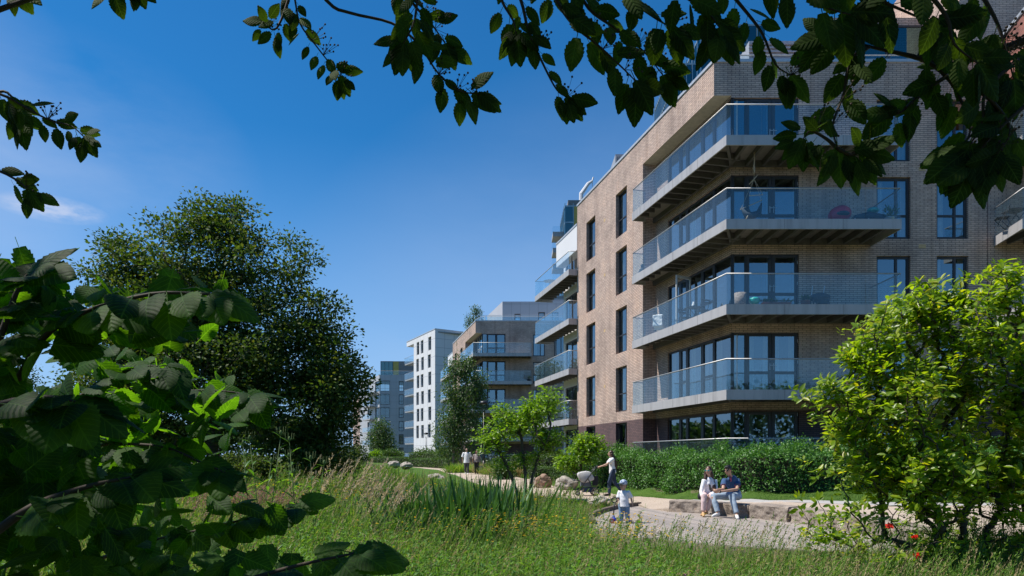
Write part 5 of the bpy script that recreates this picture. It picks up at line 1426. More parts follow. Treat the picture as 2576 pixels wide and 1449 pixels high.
# plants one can tell apart in the meadow
def tall_plant(name, label, px, Y, ztop, nst, spread, ls, nl, w, group, heads=None, lmat='lf_herb', lean=.12):
    x0 = gx(px, Y); zg = float(HG(np.array([x0]), np.array([Y]))[0]); H = ztop-zg
    t = thing(name, label, 'plant', (x0, Y, zg), 0, group); stm = MB(); parts = []; hd = []
    for s in range(nst):
        b = np.array([rng.normal()*spread, rng.normal()*spread, 0]); a = rng.uniform(0, 6.28); h = H*rng.uniform(.72, 1)
        tip = b+np.array([math.cos(a)*lean*h, math.sin(a)*lean*h, h]); mid_ = b*.5+tip*.5+rng.normal(size=3)*.02
        stm.tube([b, mid_, tip], [.009, .007, .004], 5)
        f = np.linspace(.12, .98, nl); P = (1-f)[:, None]**2*b+(2*f*(1-f))[:, None]*mid_+(f*f)[:, None]*tip
        az = np.repeat(np.arange(nl)//2*1.57, 1)+np.arange(nl) % 2*math.pi+rng.normal(size=nl)*.2
        dr = np.stack([np.cos(az), np.sin(az), rng.uniform(.5, 1.2, nl)], 1); zz = np.stack([-np.cos(az), -np.sin(az), np.ones(nl)*.7], 1)
        parts.append((0, scatter_arrays(T_mid(w, .3), P, dr, zz, ls*(1.2-.75*f)*rng.uniform(.7, 1.15, nl))))
        hd.append(tip)
    stm.build('stem', M['green_stem'], t, smooth=True)
    V, L, tt, mi = join_arrays(parts); np_mesh('leaves', V, L, tt, M[lmat], t)
    if heads == 'teasel':
        for q in hd:
            hb = MB(); hb.ellip(q+np.array([0, 0, .03]), (.022, .022, .045), 8, 6)
            for k in range(9):
                a = k*.7; hb.tube([q, q+np.array([math.cos(a)*.07, math.sin(a)*.07, .04]), q+np.array([math.cos(a)*.08, math.sin(a)*.08, .13])], [.003, .0025, .001], 4)
            hb.build('flower_head', M['green_stem'], t, smooth=True)
    elif heads == 'purple':
        for q in hd:
            n = 16; leaves_obj('flower_head', T_small(.3), np.tile(q, (n, 1)), rand_dirs(n, .5), rand_dirs(n), .035, M['fl_purple'], t)
    elif heads == 'dock':
        for q in hd:
            n = 60; f = rng.random(n); leaves_obj('seed_spike', T_small(.6), np.tile(q, (n, 1))+np.stack([rng.normal(size=n)*.02, rng.normal(size=n)*.02, -f*.35*H*.9], 1), rand_dirs(n, .6), rand_dirs(n), .028, M['gr_straw'], t)
    return t
for i, (px, Y, zt, n, lab) in enumerate(((672, 10.5, 1.98, 3, 'tallest teasel with spiny branching heads, below the dark tree trunk'), (790, 10.8, 1.78, 3, 'second teasel, tall green stem right of the tallest one'), (622, 11.5, 1.72, 2, 'teasel left of the tallest one, nearer the hazel leaves'), (735, 12.0, 1.62, 2, 'shorter teasel between the two tall ones'))):
    tall_plant('teasel', lab, px, Y, zt, n, .10, .34, 10, .22, 'tall teasels', 'teasel', lean=.14)
wlab = ['leafy willowherb stems at the deck corner by the toddler', 'big leafy willowherb clump in front of the deck corner', 'slim willowherb stems left of the yellow flowers', 'leafy willowherb at the front edge of the iris bed', 'willowherb stems on the bank below the long boulder', 'spreading feathery green plant hiding the front deck edge', 'second feathery plant before the deck, below the seated woman', 'short leafy stems in front of the multi-stemmed tree', 'leafy willowherb in the lower middle of the meadow', 'dense green willowherb left of the knapweed']
for i, (px, Y, zt, n) in enumerate(((1560, 13.6, .32, 5), (1500, 11.6, .22, 9), (1440, 10.6, .1, 6), (1340, 11, .12, 6), (1410, 17.5, .55, 7), (1690, 11.2, .45, 9), (1770, 10.9, .35, 8), (1330, 20.5, .35, 6), (1180, 9.0, .10, 7), (1420, 8.6, -.02, 8))):
    tall_plant('willowherb', wlab[i], px, Y, zt, n, .16, .12 if i not in (5, 6) else .07, 26, .26, 'leafy willowherb plants', lean=.2)
herbs = [(620, 9.5, .42, 'bushy pale green herb beside the hazel twig tips'), (705, 8.6, .30, 'leafy herb low in the meadow just right of the hazel'), (770, 9.8, .50, 'upright herb in front of the teasels'), (835, 8.2, .22, 'broad herb near the lower edge, left of the irises'), (900, 9.2, .40, 'herb clump before the plume grasses'), (960, 8.0, .18, 'spreading herb above the hazel tip leaf'), (1020, 9.4, .35, 'leafy herb at the foot of the irises, left'), (1085, 8.4, .22, 'herb clump among the yellow flowers'), (1240, 9.6, .25, 'leafy herb below the right end of the irises'), (1280, 8.0, .10, 'low herb at the lower edge of the meadow, middle'), (1385, 9.4, .15, 'upright herb between the yellow flowers and deck'), (1500, 8.8, .05, 'herb in the grass below the deck corner'), (1640, 8.2, .0, 'herb clump below the dock plant'), (1930, 8.6, .08, 'herb in the grass before the deck, below the seated man'), (2050, 9.0, .12, 'herb near the deck edge by the red blooms')]
for px, Y, zt, lab in herbs: tall_plant('meadow_herb', lab, px, Y, zt+.14, int(rng.integers(6, 11)), .17, .19, 18, .34, 'leafy herbs in the meadow', lean=.22)
tall_plant('dock_plant', 'dock plant with rusty seed spikes and broad leaves against the deck', 1585, 12.3, .52, 5, .08, .22, 9, .5, None, 'dock', lean=.15)
tall_plant('knapweed', 'purple flowered knapweed at the bottom of the meadow', 1795, 7.6, .16, 9, .16, .10, 12, .25, None, 'purple', lean=.25)
# iris bed
def iris(label, px, Y, n, rx, ry, hmin, hmax):
    x0 = gx(px, Y); zg = float(HG(np.array([x0]), np.array([Y]))[0]); t = thing('iris_clump', label, 'plant', (x0, Y, zg), 0, 'iris clumps')
    P = rng.normal(size=(n, 3))*np.array([rx, ry, 0])*.5; D = rng.normal(size=(n, 3))*.17; D[:, 2] = 1; D[:, :2] += P[:, :2]*.12
    Z = rng.normal(size=(n, 3)); Z[:, 2] = 0; H = rng.uniform(hmin, hmax, n)
    leaves_obj('leaves', T_blade(.062, .16, 5), P, D, Z, np.stack([H, np.full(n, 1.), H*.9], 1), M['lf_iris'], t)
    bent = int(n*.12); P = rng.normal(size=(bent, 3))*np.array([rx, ry, 0])*.6; D = rng.normal(size=(bent, 3))*.5; D[:, 2] = 1
    Z = np.stack([D[:, 0], D[:, 1], -np.ones(bent)*.8], 1); H = rng.uniform(hmin, hmax, bent)
    leaves_obj('bent_leaves', T_blade(.04, .8, 6), P, D, Z, np.stack([H, np.full(bent, 1.), H], 1), M['lf_iris'], t)
iris('tall dark sword leaved iris clump, biggest, in front of the path', 1165, 12.8, 420, 1.2, 1.3, .9, 1.55)
iris('iris clump on the left, lower and partly among seeding grass', 985, 13.4, 260, 1.2, 1.1, .7, 1.15)
iris('sparse iris leaves at the front edge of the bed', 1060, 11.2, 130, .9, .5, .6, 1.0)
iris('small iris clump between the irises and the multi-stemmed tree', 1225, 14.2, 110, .45, .6, .9, 1.3)
# tall feathery grass tufts
def tuft(label, px, Y, n, r, h, mat='gr_plume', lmat='gr_green', group='tall feathery grass tufts'):
    x0 = gx(px, Y); zg = float(HG(np.array([x0]), np.array([Y]))[0]); t = thing('grass_tuft', label, 'grass', (x0, Y, zg), 0, group)
    x = rng.normal(size=n)*r; y = rng.normal(size=n)*r
    hh = rng.uniform(h*.7, h, n); seed_grass(x+x0, y+Y, hh, mat, 'seed_heads', 26, .05, .45, np.full(n, zg), False, t, (x0, Y, zg))
    m = n*5; P = rng.normal(size=(m, 3))*np.array([r, r, 0]); D = rng.normal(size=(m, 3))*.4; D[:, 2] = 1; Z = np.stack([D[:, 0], D[:, 1], -np.ones(m)*.2], 1); H = rng.uniform(.4, .75, m)*h
    leaves_obj('leaves', T_blade(.016, .45, 5), P, D, Z, np.stack([H, np.full(m, 1.), H], 1), M[lmat], t)
tuft('tall arching grass tuft with pale plumes right of the teasels', 868, 11.5, 26, .25, 1.75)
tuft('feathery grass tuft between the teasel stems', 745, 11.4, 20, .25, 1.7)
tuft('arching plume grass in front of the tall arching tuft', 915, 10.8, 18, .25, 1.5)
tuft('wispy grass tuft on the meadow edge before the far boulders', 985, 13.5, 40, .3, 1.25)
for i, (px, Y, lab) in enumerate(((1150, 51, 'tawny grass tuft left of the walking man'), (1180, 54, 'tawny grass tuft right behind the walking man'), (1207, 52, 'tawny grass tuft behind the walking woman'), (1228, 49, 'tawny grass tuft at the lamp post foot'), (1250, 46, 'tawny grass tuft right of the lamp post'), (1275, 43, 'tawny grass tuft under the left branches of the multi-stemmed tree'))):
    x0 = gx(px, Y); t = thing('grass_tuft', lab, 'grass', (x0, Y, .22), 0, 'tawny grasses along the path'); m = 900
    P = rng.normal(size=(m, 3))*np.array([.42, .42, 0]); D = rng.normal(size=(m, 3))*.35; D[:, :2] += P[:, :2]*.5; D[:, 2] = 1; Z = np.stack([D[:, 0], D[:, 1], -np.ones(m)*.2], 1); H = rng.uniform(.5, 1.0, m)
    leaves_obj('leaves', T_blade(.03, .4, 4), P, D, Z, np.stack([H, np.full(m, 1.), H], 1), M['gr_straw' if i % 2 else 'gr_green'], t)
# short blades on the mown lawns
y = np.exp(rng.uniform(math.log(17), math.log(40), 90000)); px = rng.uniform(1250, 2800, len(y)); x = (px-CX)/F_PX*y; k = inside(lawn_poly, x, y) & ~inside(path_poly, x, y); x, y = x[k], y[k]
n = len(x); D = rng.normal(size=(n, 3))*.4; D[:, 2] = 1
o = leaves_obj('lawn_grass', T_blade(.02, .3, 2), np.stack([x, y, HP(x, y)-.02], 1), D, rng.normal(size=(n, 3)), np.stack([rng.uniform(.03, .06, n), np.full(n, .5), np.full(n, .05)], 1), M['lf_lawn']); tag(o, kind='stuff')
# ------------------------------------------------------------------ foreground foliage: hazel at the left, whitebeam overhead
def PT(px, py, Y): p = at(px, py, Y); return np.array((p.x, p.y, p.z))
hz_loc = np.array((-2.6, 1.6, -.2))
hzl = thing('hazel_bush', 'dark hazel bush with large toothed leaves filling the near corner', 'shrub', tuple(hz_loc))
H_far = [(150, 830), (300, 880), (450, 920), (660, 985), (660, 1040), (560, 1080), (600, 1170), (570, 1220), (650, 1265), (780, 1275), (700, 1310), (600, 1340), (520, 1400), (380, 1380), (260, 1200), (120, 1000)]
H_near = [(-250, 640), (30, 668), (80, 690), (190, 735), (430, 705), (560, 735), (565, 800), (450, 860), (330, 880), (160, 850), (60, 890), (70, 1060), (230, 1120), (310, 1250), (330, 1350), (430, 1400), (700, 1408), (900, 1420), (900, 1500), (-250, 1500)]
stems = MB(); LP, LD, LZ, LS = [], [], [], []
def hazel_leaf(p, d, z, s): LP.append(p); LD.append(d); LZ.append(z); LS.append(s)
branches = [[(-200, 1500, 1.7), (-60, 1150, 1.75), (60, 930, 1.6), (110, 850, 1.5), (200, 790, 1.45), (380, 740, 1.4), (530, 740, 1.4)],
    [(-200, 1500, 3.1), (60, 1200, 3.1), (250, 1060, 3.05), (430, 990, 3.0), (570, 985, 3.0), (640, 1000, 3.0)],
    [(-150, 1600, 3.0), (150, 1450, 3.0), (350, 1370, 3.0), (520, 1330, 3.0), (640, 1300, 3.0), (740, 1275, 3.0)],
    [(0, 1700, 1.5), (300, 1600, 1.45), (540, 1490, 1.4), (720, 1430, 1.38), (890, 1392, 1.35)],
    [(-200, 1300, 1.4), (-60, 1000, 1.4), (0, 850, 1.4), (40, 740, 1.4), (70, 690, 1.4)],
    [(-200, 1400, 3.0), (150, 1150, 3.0), (380, 1120, 2.9), (520, 1170, 2.8), (570, 1190, 2.8)],
    [(-100, 1300, 2.8), (200, 1000, 2.8), (330, 930, 2.8), (420, 920, 2.8)],
    [(-200, 1500, 1.25), (40, 1300, 1.3), (200, 1230, 1.3), (330, 1200, 1.3)],
    [(-200, 1100, 1.2), (0, 1020, 1.25), (120, 1000, 1.25), (190, 1010, 1.25)]]
for bi, b in enumerate(branches):
    P = [PT(*q) for q in b]; fine = [np.array(q) for q in smooth_poly([tuple(p) for p in P], 4)]
    stems.tube([(.0, .0, .05), tuple((fine[0]-hz_loc)*.5+np.array((0, 0, .05)))]+[tuple(p-hz_loc) for p in fine], [.016, .013]+list(np.linspace(.011, .0025, len(fine))), 6)
    for i in range(len(fine)//3, len(fine)):
        t = nrm(fine[min(i+1, len(fine)-1)]-fine[i-1])
        for s in (-1, 1) if i % 2 or i > len(fine)-4 else (1,):
            side = nrm(np.cross(t, np.array((0, -.25, 1.))))*s
            d = nrm(side*.8+t*.6+np.array((0, -.15, -.25))+rng.normal(size=3)*.2)
            z = np.array((-.1, -.55, .8))+rng.normal(size=3)*.28
            hazel_leaf(fine[i]+d*.03, d, z, rng.uniform(.066, .108)*(1 if fine[i][1] < 2.2 else 1.5))
    t = nrm(fine[-1]-fine[-2]); hazel_leaf(fine[-1], nrm(t+np.array((0, 0, -.3))), np.array((0, -.6, .8)), .11)
def poly_pts(poly, n):
    P = np.array(poly, float); out = []
    while len(out) < n:
        q = rng.uniform(P.min(0), P.max(0), (n, 2)); k = inside(poly, q[:, 0], q[:, 1]); out += list(q[k])
    return np.array(out[:n])
for (px, py) in poly_pts(H_far, 230):       # the sunlit side, beyond the whitebeam's shade
    Y = rng.uniform(2.7, 4.2); d = nrm(rng.normal(size=3)*.6+np.array((.35, -.25, -.2))); z = np.array((-.6, -.15, .8))+rng.normal(size=3)*.36
    hazel_leaf(PT(px, py, Y)-d*.06, d, z, rng.uniform(.10, .16))
for (px, py) in poly_pts(H_near, 830):      # the near, shaded side
    Y = rng.uniform(1.45, 2.15); d = nrm(rng.normal(size=3)*.6+np.array((.2, -.2, -.3))); z = np.array((-.1, -.5, .8))+rng.normal(size=3)*.45
    hazel_leaf(PT(px, py, Y)-d*.06, d, z, rng.uniform(.058, .098))
LP, LD, LZ, LS = map(np.array, (LP, LD, LZ, LS))
stems.build('stems', M['twig'], hzl, smooth=True)
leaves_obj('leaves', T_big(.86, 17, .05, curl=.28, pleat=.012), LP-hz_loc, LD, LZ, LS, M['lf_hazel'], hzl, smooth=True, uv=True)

wb_loc = np.array((-3.2, -1.5, -.1))
wbt = thing('whitebeam_tree', 'overhanging whitebeam with dark toothed leaves framing the sky from above', 'tree', tuple(wb_loc))
tw_ = MB(); OP, OD, OZ, OS = [], [], [], []; BUD = MB()
def spray(pts, leaf=.095, every=1, dens=1.0, hang=.5, r0=.006, bud=0):
    P = [PT(*q) for q in pts]; fine = [np.array(q) for q in smooth_poly([tuple(p) for p in P], 4)]
    tw_.tube([tuple(p-wb_loc) for p in fine], list(np.linspace(r0, .0016, len(fine))), 5)
    for i in range(1, len(fine)):
        if rng.random() > dens*.80: continue
        t = nrm(fine[i]-fine[i-1])
        side = nrm(np.cross(t, np.array((0., -1, 0))))*(1 if i % 2 else -1)
        for s in ((1, -1) if i > len(fine)-4 else (1,)):
            d = nrm(side*s*.75+t*.55+np.array((0, 0, -hang))+rng.normal(size=3)*.28)
            z = nrm(np.array((0, -1, .15))+rng.normal(size=3)*.33)
            OP.append(fine[i]+d*.026); OD.append(d); OZ.append(z); OS.append(.80*leaf*rng.uniform(.75, 1.15))
    OP.append(fine[-1]); OD.append(nrm(nrm(fine[-1]-fine[-2])+np.array((0, 0, -hang)))); OZ.append(np.array((0, -1, .2))); OS.append(leaf)
    for k in range(bud):
        i = rng.integers(len(fine)//2, len(fine)); c = fine[i]-wb_loc
        for j in range(9):
            e = c+np.array((.02, 0, .025))+rng.normal(size=3)*.016
            BUD.tube([tuple(c), tuple(e)], .0006, 4); BUD.ellip(e, (.0034,)*3, 6, 4)
S = spray
S([(-140, 200, 2.1), (0, 237, 2.1), (60, 268, 2.1), (120, 300, 2.1), (180, 318, 2.1), (212, 345, 2.1)], .072, bud=2, r0=.005)
S([(-60, 250, 2.2), (10, 230, 2.2), (40, 262, 2.2), (50, 300, 2.2)], .10, hang=.7)
S([(-160, 400, 2.0), (-20, 425, 2.0), (40, 452, 2.0), (72, 478, 2.0)], .075, bud=1)
S([(-30, -120, 2.2), (0, -60, 2.2), (40, -25, 2.2)], .09)
S([(240, -140, 2.2), (265, -60, 2.2), (285, -20, 2.2)], .09, dens=.6)
S([(330, -120, 2.2), (330, -60, 2.2), (345, -30, 2.2)], .07, dens=.6)
S([(720, -120, 2.3), (742, 0, 2.3), (755, 60, 2.3), (795, 115, 2.3), (830, 160, 2.3), (856, 192, 2.3)], .075, bud=3, r0=.004)
S([(735, -30, 2.3), (712, 40, 2.3), (690, 75, 2.3), (660, 55, 2.3)], .075, bud=1)
S([(700, -160, 2.1), (820, 0, 2.1), (880, 32, 2.1), (985, 58, 2.1), (1050, 108, 2.1), (1105, 188, 2.1), (1160, 228, 2.1), (1205, 238, 2.1)], .088, dens=.0, r0=.006)
S([(985, 58, 2.1), (1050, 108, 2.1), (1105, 188, 2.1), (1150, 226, 2.1), (1190, 236, 2.1)], .092, bud=4, r0=.003)
S([(1000, -60, 2.2), (1040, 10, 2.2), (1085, 60, 2.2), (1120, 110, 2.2)], .09, bud=2)
S([(1060, -80, 2.0), (1050, 0, 2.0), (1040, 60, 2.0), (1015, 110, 2.0)], .095, dens=.8)
S([(1270, -80, 2.0), (1310, 0, 2.0), (1330, 80, 2.0), (1368, 165, 2.0), (1400, 225, 2.0), (1425, 245, 2.0)], .085, bud=2)
S([(1255, -60, 2.0), (1262, 0, 2.0), (1290, 50, 2.0), (1300, 90, 2.0)], .09, dens=.7)
S([(1360, -90, 1.9), (1400, 0, 1.9), (1442, 62, 1.9), (1500, 110, 1.9), (1560, 165, 1.9), (1600, 205, 1.9)], .105, bud=3)
S([(1440, -60, 2.0), (1480, 20, 2.0), (1545, 70, 2.0), (1620, 130, 2.0), (1668, 190, 2.0)], .10, bud=4)
S([(1520, -100, 1.9), (1580, -10, 1.9), (1640, 40, 1.9), (1690, 70, 1.9)], .11, bud=1)
S([(1640, -80, 1.8), (1720, -10, 1.8), (1770, 20, 1.8), (1810, 70, 1.8)], .105)
S([(1800, -60, 1.9), (1866, 16, 1.9), (1918, 85, 1.9), (1950, 161, 1.9), (1990, 190, 1.9)], .095, bud=2)
S([(2700, 60, 1.7), (2500, 130, 1.75), (2380, 160, 1.8), (2290, 140, 1.8), (2187, 117, 1.8), (2080, 90, 1.8)], .10, dens=.8, r0=.013)
S([(2187, 117, 1.8), (2139, 150, 1.8), (2123, 234, 1.8), (2095, 314, 1.8), (2107, 375, 1.8)], .105, bud=2, dens=.75)
S([(2107, 375, 1.8), (2080, 350, 1.8), (2040, 330, 1.8), (2020, 350, 1.8)], .085, bud=1)
S([(2107, 375, 1.8), (2140, 390, 1.8), (2170, 380, 1.8)], .10)
S([(2308, 137, 1.8), (2380, 193, 1.8), (2420, 260, 1.8), (2440, 330, 1.8), (2410, 390, 1.8)], .11, bud=2)
S([(2380, 193, 1.8), (2310, 240, 1.8), (2270, 280, 1.8), (2240, 290, 1.8)], .095, bud=1)
S([(2420, 200, 1.7), (2500, 260, 1.7), (2540, 330, 1.7), (2500, 400, 1.7)], .10, bud=3)
S([(1900, -90, 1.7), (2000, -20, 1.7), (2080, 20, 1.7), (2150, 40, 1.7)], .115)
S([(2120, -90, 1.7), (2200, -10, 1.7), (2280, 30, 1.7), (2350, 60, 1.7)], .115)
S([(2300, -60, 1.6), (2380, 40, 1.6), (2400, 110, 1.6), (2460, 160, 1.6)], .105)
S([(2440, -60, 1.7), (2500, 40, 1.7), (2530, 120, 1.7), (2550, 200, 1.7)], .10, bud=4)
S([(2560, 150, 1.7), (2480, 230, 1.7), (2470, 310, 1.7), (2430, 380, 1.7)], .12)
S([(2600, 250, 1.7), (2540, 300, 1.7), (2480, 360, 1.7), (2440, 420, 1.7)], .11)
# the rest of the crown, above and behind the viewer, and the boughs that carry it
cr_ = []
rs_ = np.random.default_rng(99)
while len(cr_) < 9500:
    p = rs_.uniform((-7.5, -3.5, 2.6), (3.6, 2.3, 7.6)); lim = 1.5+.70*max(p[1], .0)+.35
    if p[2] < lim or (p[1] < 1.0 and abs(p[0]) < .7 and p[2] < 2.4): continue
    e = ((p[0]+2.0)/5.6)**2+((p[1]-.9)/4.5)**2+((p[2]-4.6)/3.0)**2
    if e > 1: continue
    q = p-np.array(SUN)*(p[2]-1.25)/SUN.z      # where this leaf's shadow meets the hazel's height
    if mnoise.noise(Vector((q[0]*1.6, q[1]*1.6, 4))) > .36: continue
    cr_.append(p)
cr_ = np.array(cr_); n = len(cr_); dd = rng.normal(size=(n, 3)); dd[:, 2] -= .4; zz = rng.normal(size=(n, 3))*.5; zz[:, 2] += .8
OP = np.concatenate([np.array(OP), cr_]); OD = np.concatenate([np.array(OD), dd]); OZ = np.concatenate([np.array(OZ), zz]); OS = np.concatenate([np.array(OS), rng.uniform(.10, .16, n)])
base = [(0, 0, -.3), (.1, .1, 1.2), (.3, .3, 2.4), (.6, .5, 3.4)]
tg = [c-wb_loc for c in cr_[::26]] + [PT(*q)-wb_loc for q in ((2700, 60, 1.7), (1270, -80, 2.0), (1360, -90, 1.9), (700, -160, 2.1), (-140, 200, 2.1), (1800, -60, 1.9), (-160, 400, 2.0), (2120, -90, 1.7), (720, -120, 2.3), (1640, -80, 1.8))]
sk = skeleton(base, tg, 5, .005, .44, .16, wob=.05); tw_.add(sk.v, sk.f)
tw_.build('branches', M['twig'], wbt, smooth=True)
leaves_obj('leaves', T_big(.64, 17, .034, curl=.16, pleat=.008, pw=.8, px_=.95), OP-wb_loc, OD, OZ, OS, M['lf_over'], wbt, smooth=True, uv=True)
BUD.build('flower_buds', M['twig'], wbt)

# tall trees behind and beside the viewer: one far mass, seen only as reflections in the glass
def wood_mass(pts, top, n, name):
    P = np.array(pts, float); L = np.linalg.norm(np.diff(P, axis=0), axis=1); cum = np.concatenate([[0], np.cumsum(L)])
    s = rng.random(n)*cum[-1]; i = np.clip(np.searchsorted(cum, s)-1, 0, len(L)-1); f = ((s-cum[i])/L[i])[:, None]
    xy = P[i]*(1-f)+P[i+1]*f+rng.normal(size=(n, 2))*1.6
    h = top*(1+.3*np.array([mnoise.noise(Vector((a*.16, 2, top))) for a in s])); wz = h*np.sqrt(rng.random(n))
    o = leaves_obj(name, T_small(.7), np.column_stack([xy, wz]), rng.normal(size=(n, 3)), rng.normal(size=(n, 3)), rng.uniform(.45, .9, n), M['lf_birch']); tag(o, kind='stuff')
wood_mass([(90, -38), (-22, -38), (-34, -10), (-40, 20), (-62, 62)], 10.5, 42000, 'woodland')
wood_mass([(-62, 82), (-40, 84), (-27, 88)], 6, 9000, 'tree_belt')

# fallen leaves and bits on deck and path
x = rng.uniform(1.8, 12, 900); y = rng.uniform(10.6, 27, 900); kd = inside(deck_poly, x, y); kp_ = inside(path_poly, x, y) & ~kd; k = kd | kp_
z = np.where(kd, .006, HP(x, y)+.008); x, y, z = x[k], y[k], z[k]; n = len(x)
D = rng.normal(size=(n, 3)); D[:, 2] = 0; N_ = rng.normal(size=(n, 3))*.15; N_[:, 2] = 1
o = leaves_obj('fallen_leaves', T_small(.6), np.column_stack([x, y, z]), D, N_, rng.uniform(.02, .06, n), M['gr_straw']); tag(o, kind='stuff')
# ------------------------------------------------------------------ people
M['skin'] = plain('skin', (.52, .31, .22), .55, 0, .08, 14)
M['skin_tan'] = plain('tanned_skin', (.47, .28, .19), .55, 0, .08, 14)
M['hair_black'] = plain('black_hair', (.012, .010, .009), .4, 0, .3, 60)
M['hair_brown'] = plain('brown_hair', (.055, .025, .015), .42, 0, .35, 60)
M['hair_auburn'] = plain('auburn_hair', (.11, .045, .025), .5, 0, .35, 60)
M['white_cotton'] = plain('white_cotton', (.78, .78, .80), .85, 0, .05, 10)
M['taupe'] = plain('taupe_cloth', (.30, .25, .24), .85, 0, .1, 10)
M['black_cloth'] = plain('black_cloth', (.02, .02, .024), .85, 0, .2, 10)
M['grey_cloth'] = plain('charcoal_cloth', (.07, .07, .08), .85, 0, .2, 10)
M['jeans_dark'] = plain('dark_denim', (.030, .050, .095), .85, 0, .2, 12)
M['jeans_light'] = plain('washed_denim', (.33, .42, .52), .85, 0, .14, 9)
M['jeans_blue'] = plain('blue_denim', (.16, .26, .38), .85, 0, .2, 16)
M['polo'] = plain('blue_polo_cotton', (.035, .085, .19), .85, 0, .12, 12)
M['pink_cloth'] = plain('pale_pink_cotton', (.72, .55, .55), .85, 0, .05, 10)
M['pink_trim'] = plain('pink_trim', (.50, .08, .12), .8)
M['shoe_white'] = plain('white_shoe', (.75, .75, .74), .6)
M['shoe_tan'] = plain('tan_sandal', (.55, .35, .16), .6)
M['lip'] = plain('lip', (.40, .14, .11), .5)
M['eye'] = plain('dark_eye', (.02, .015, .012), .2)
M['lens_dark'] = plain('dark_lens', (.012, .012, .014), .12)
M['lens_blue'] = plain('mirror_blue_lens', (.05, .30, .34), .08, .5)
def mat_print():
    m, nt, b = new_mat('tiny_print_cotton'); v = node(nt, 'ShaderNodeTexVoronoi'); setin(v, Scale=26.0)
    nt.links.new(node(nt, 'ShaderNodeTexCoord').outputs['Object'], v.inputs['Vector'])
    nt.links.new(ramp(nt, v.outputs['Distance'], [(.16, (.30, .36, .55)), (.24, (.74, .75, .80))]), b.inputs['Base Color']); setin(b, Roughness=.85); return m
M['print'] = mat_print()
def mat_check():
    m, nt, b = new_mat('checked_cap_cloth'); c = node(nt, 'ShaderNodeTexChecker'); setin(c, Scale=22.0)
    nt.links.new(node(nt, 'ShaderNodeTexCoord').outputs['Object'], c.inputs['Vector'])
    c.inputs['Color1'].default_value = (.55, .62, .72, 1); c.inputs['Color2'].default_value = (.16, .24, .40, 1)
    nt.links.new(c.outputs['Color'], b.inputs['Base Color']); setin(b, Roughness=.9); return m
M['check'] = mat_check()

tmp_scene = bpy.data.scenes.new('workbench')      # small empty scene in which body surfaces are merged, removed at the end
def fuse(mb, name, mat, parent, voxel=.008, smooth=3, noise_amp=0.0, nfreq=9):
    """merge the overlapping pieces into one continuous surface"""
    me = bpy.data.meshes.new('tmp'); me.from_pydata(mb.v, [], mb.f); o = bpy.data.objects.new('tmp', me); tmp_scene.collection.objects.link(o)
    r = o.modifiers.new('r', 'REMESH'); r.mode = 'VOXEL'; r.voxel_size = voxel; r.use_smooth_shade = True
    s = o.modifiers.new('s', 'SMOOTH'); s.iterations = smooth; s.factor = .5
    
    with bpy.context.temp_override(scene=tmp_scene, view_layer=tmp_scene.view_layers[0]):
        dg = bpy.context.evaluated_depsgraph_get(); dg.update()
    me2 = bpy.data.meshes.new_from_object(o.evaluated_get(dg)); me2.name = name
    bpy.data.objects.remove(o); bpy.data.meshes.remove(me)
    if noise_amp:
        for v in me2.vertices: v.co += v.normal*(mnoise.noise(v.co*nfreq)*noise_amp+mnoise.noise(v.co*nfreq*2.7)*noise_amp*.5)
    me2.materials.clear()
    return link_mesh(name, me2, mat, parent, True)
def basis(lat, up):
    x = Vector(lat).normalized(); z = Vector(up); z = (z-x*z.dot(x)).normalized(); y = z.cross(x)
    return Matrix((x, y, z)).transposed()
def hand(mb, w, d, nrm_, tside, s=1.0, curl=.5, fat=1.0):
    """palm, four unequal bent fingers, thumb from the side of the palm"""
    d = Vector(d).normalized(); n_ = Vector(nrm_); n_ = (n_-d*n_.dot(d)).normalized(); x = d.cross(n_)*tside
    w = Vector(w); B = Matrix((x, n_, d)).transposed()
    mb.ellip(w+d*.045*s, (.040*s, .017*s, .052*s), 10, 8, rot=B)
    for k, (off, ln) in enumerate(((.028, .072), (.0095, .080), (-.0095, .075), (-.027, .058))):
        p = w+d*.078*s+x*off*s; a = 0; pts = [p-d*.012*s]; pts.append(p); L = ln*s
        for fr in (.44, .33, .23):
            a += curl*(.55+.12*k); p = p+(d*math.cos(a)+n_*math.sin(a))*L*fr+x*off*.08*s; pts.append(p)
        mb.tube(pts, [.0092*s*fat, .0092*s*fat, .0085*s*fat, .0078*s*fat, .006*s*fat], 6)
    p = w+d*.022*s+x*.030*s
    mb.tube([p, p+(d*.5+x*.75+n_*.2).normalized()*.032*s, p+(d*.8+x*.55+n_*.3).normalized()*.06*s], [.0115*s*fat, .0100*s*fat, .0075*s*fat], 6)
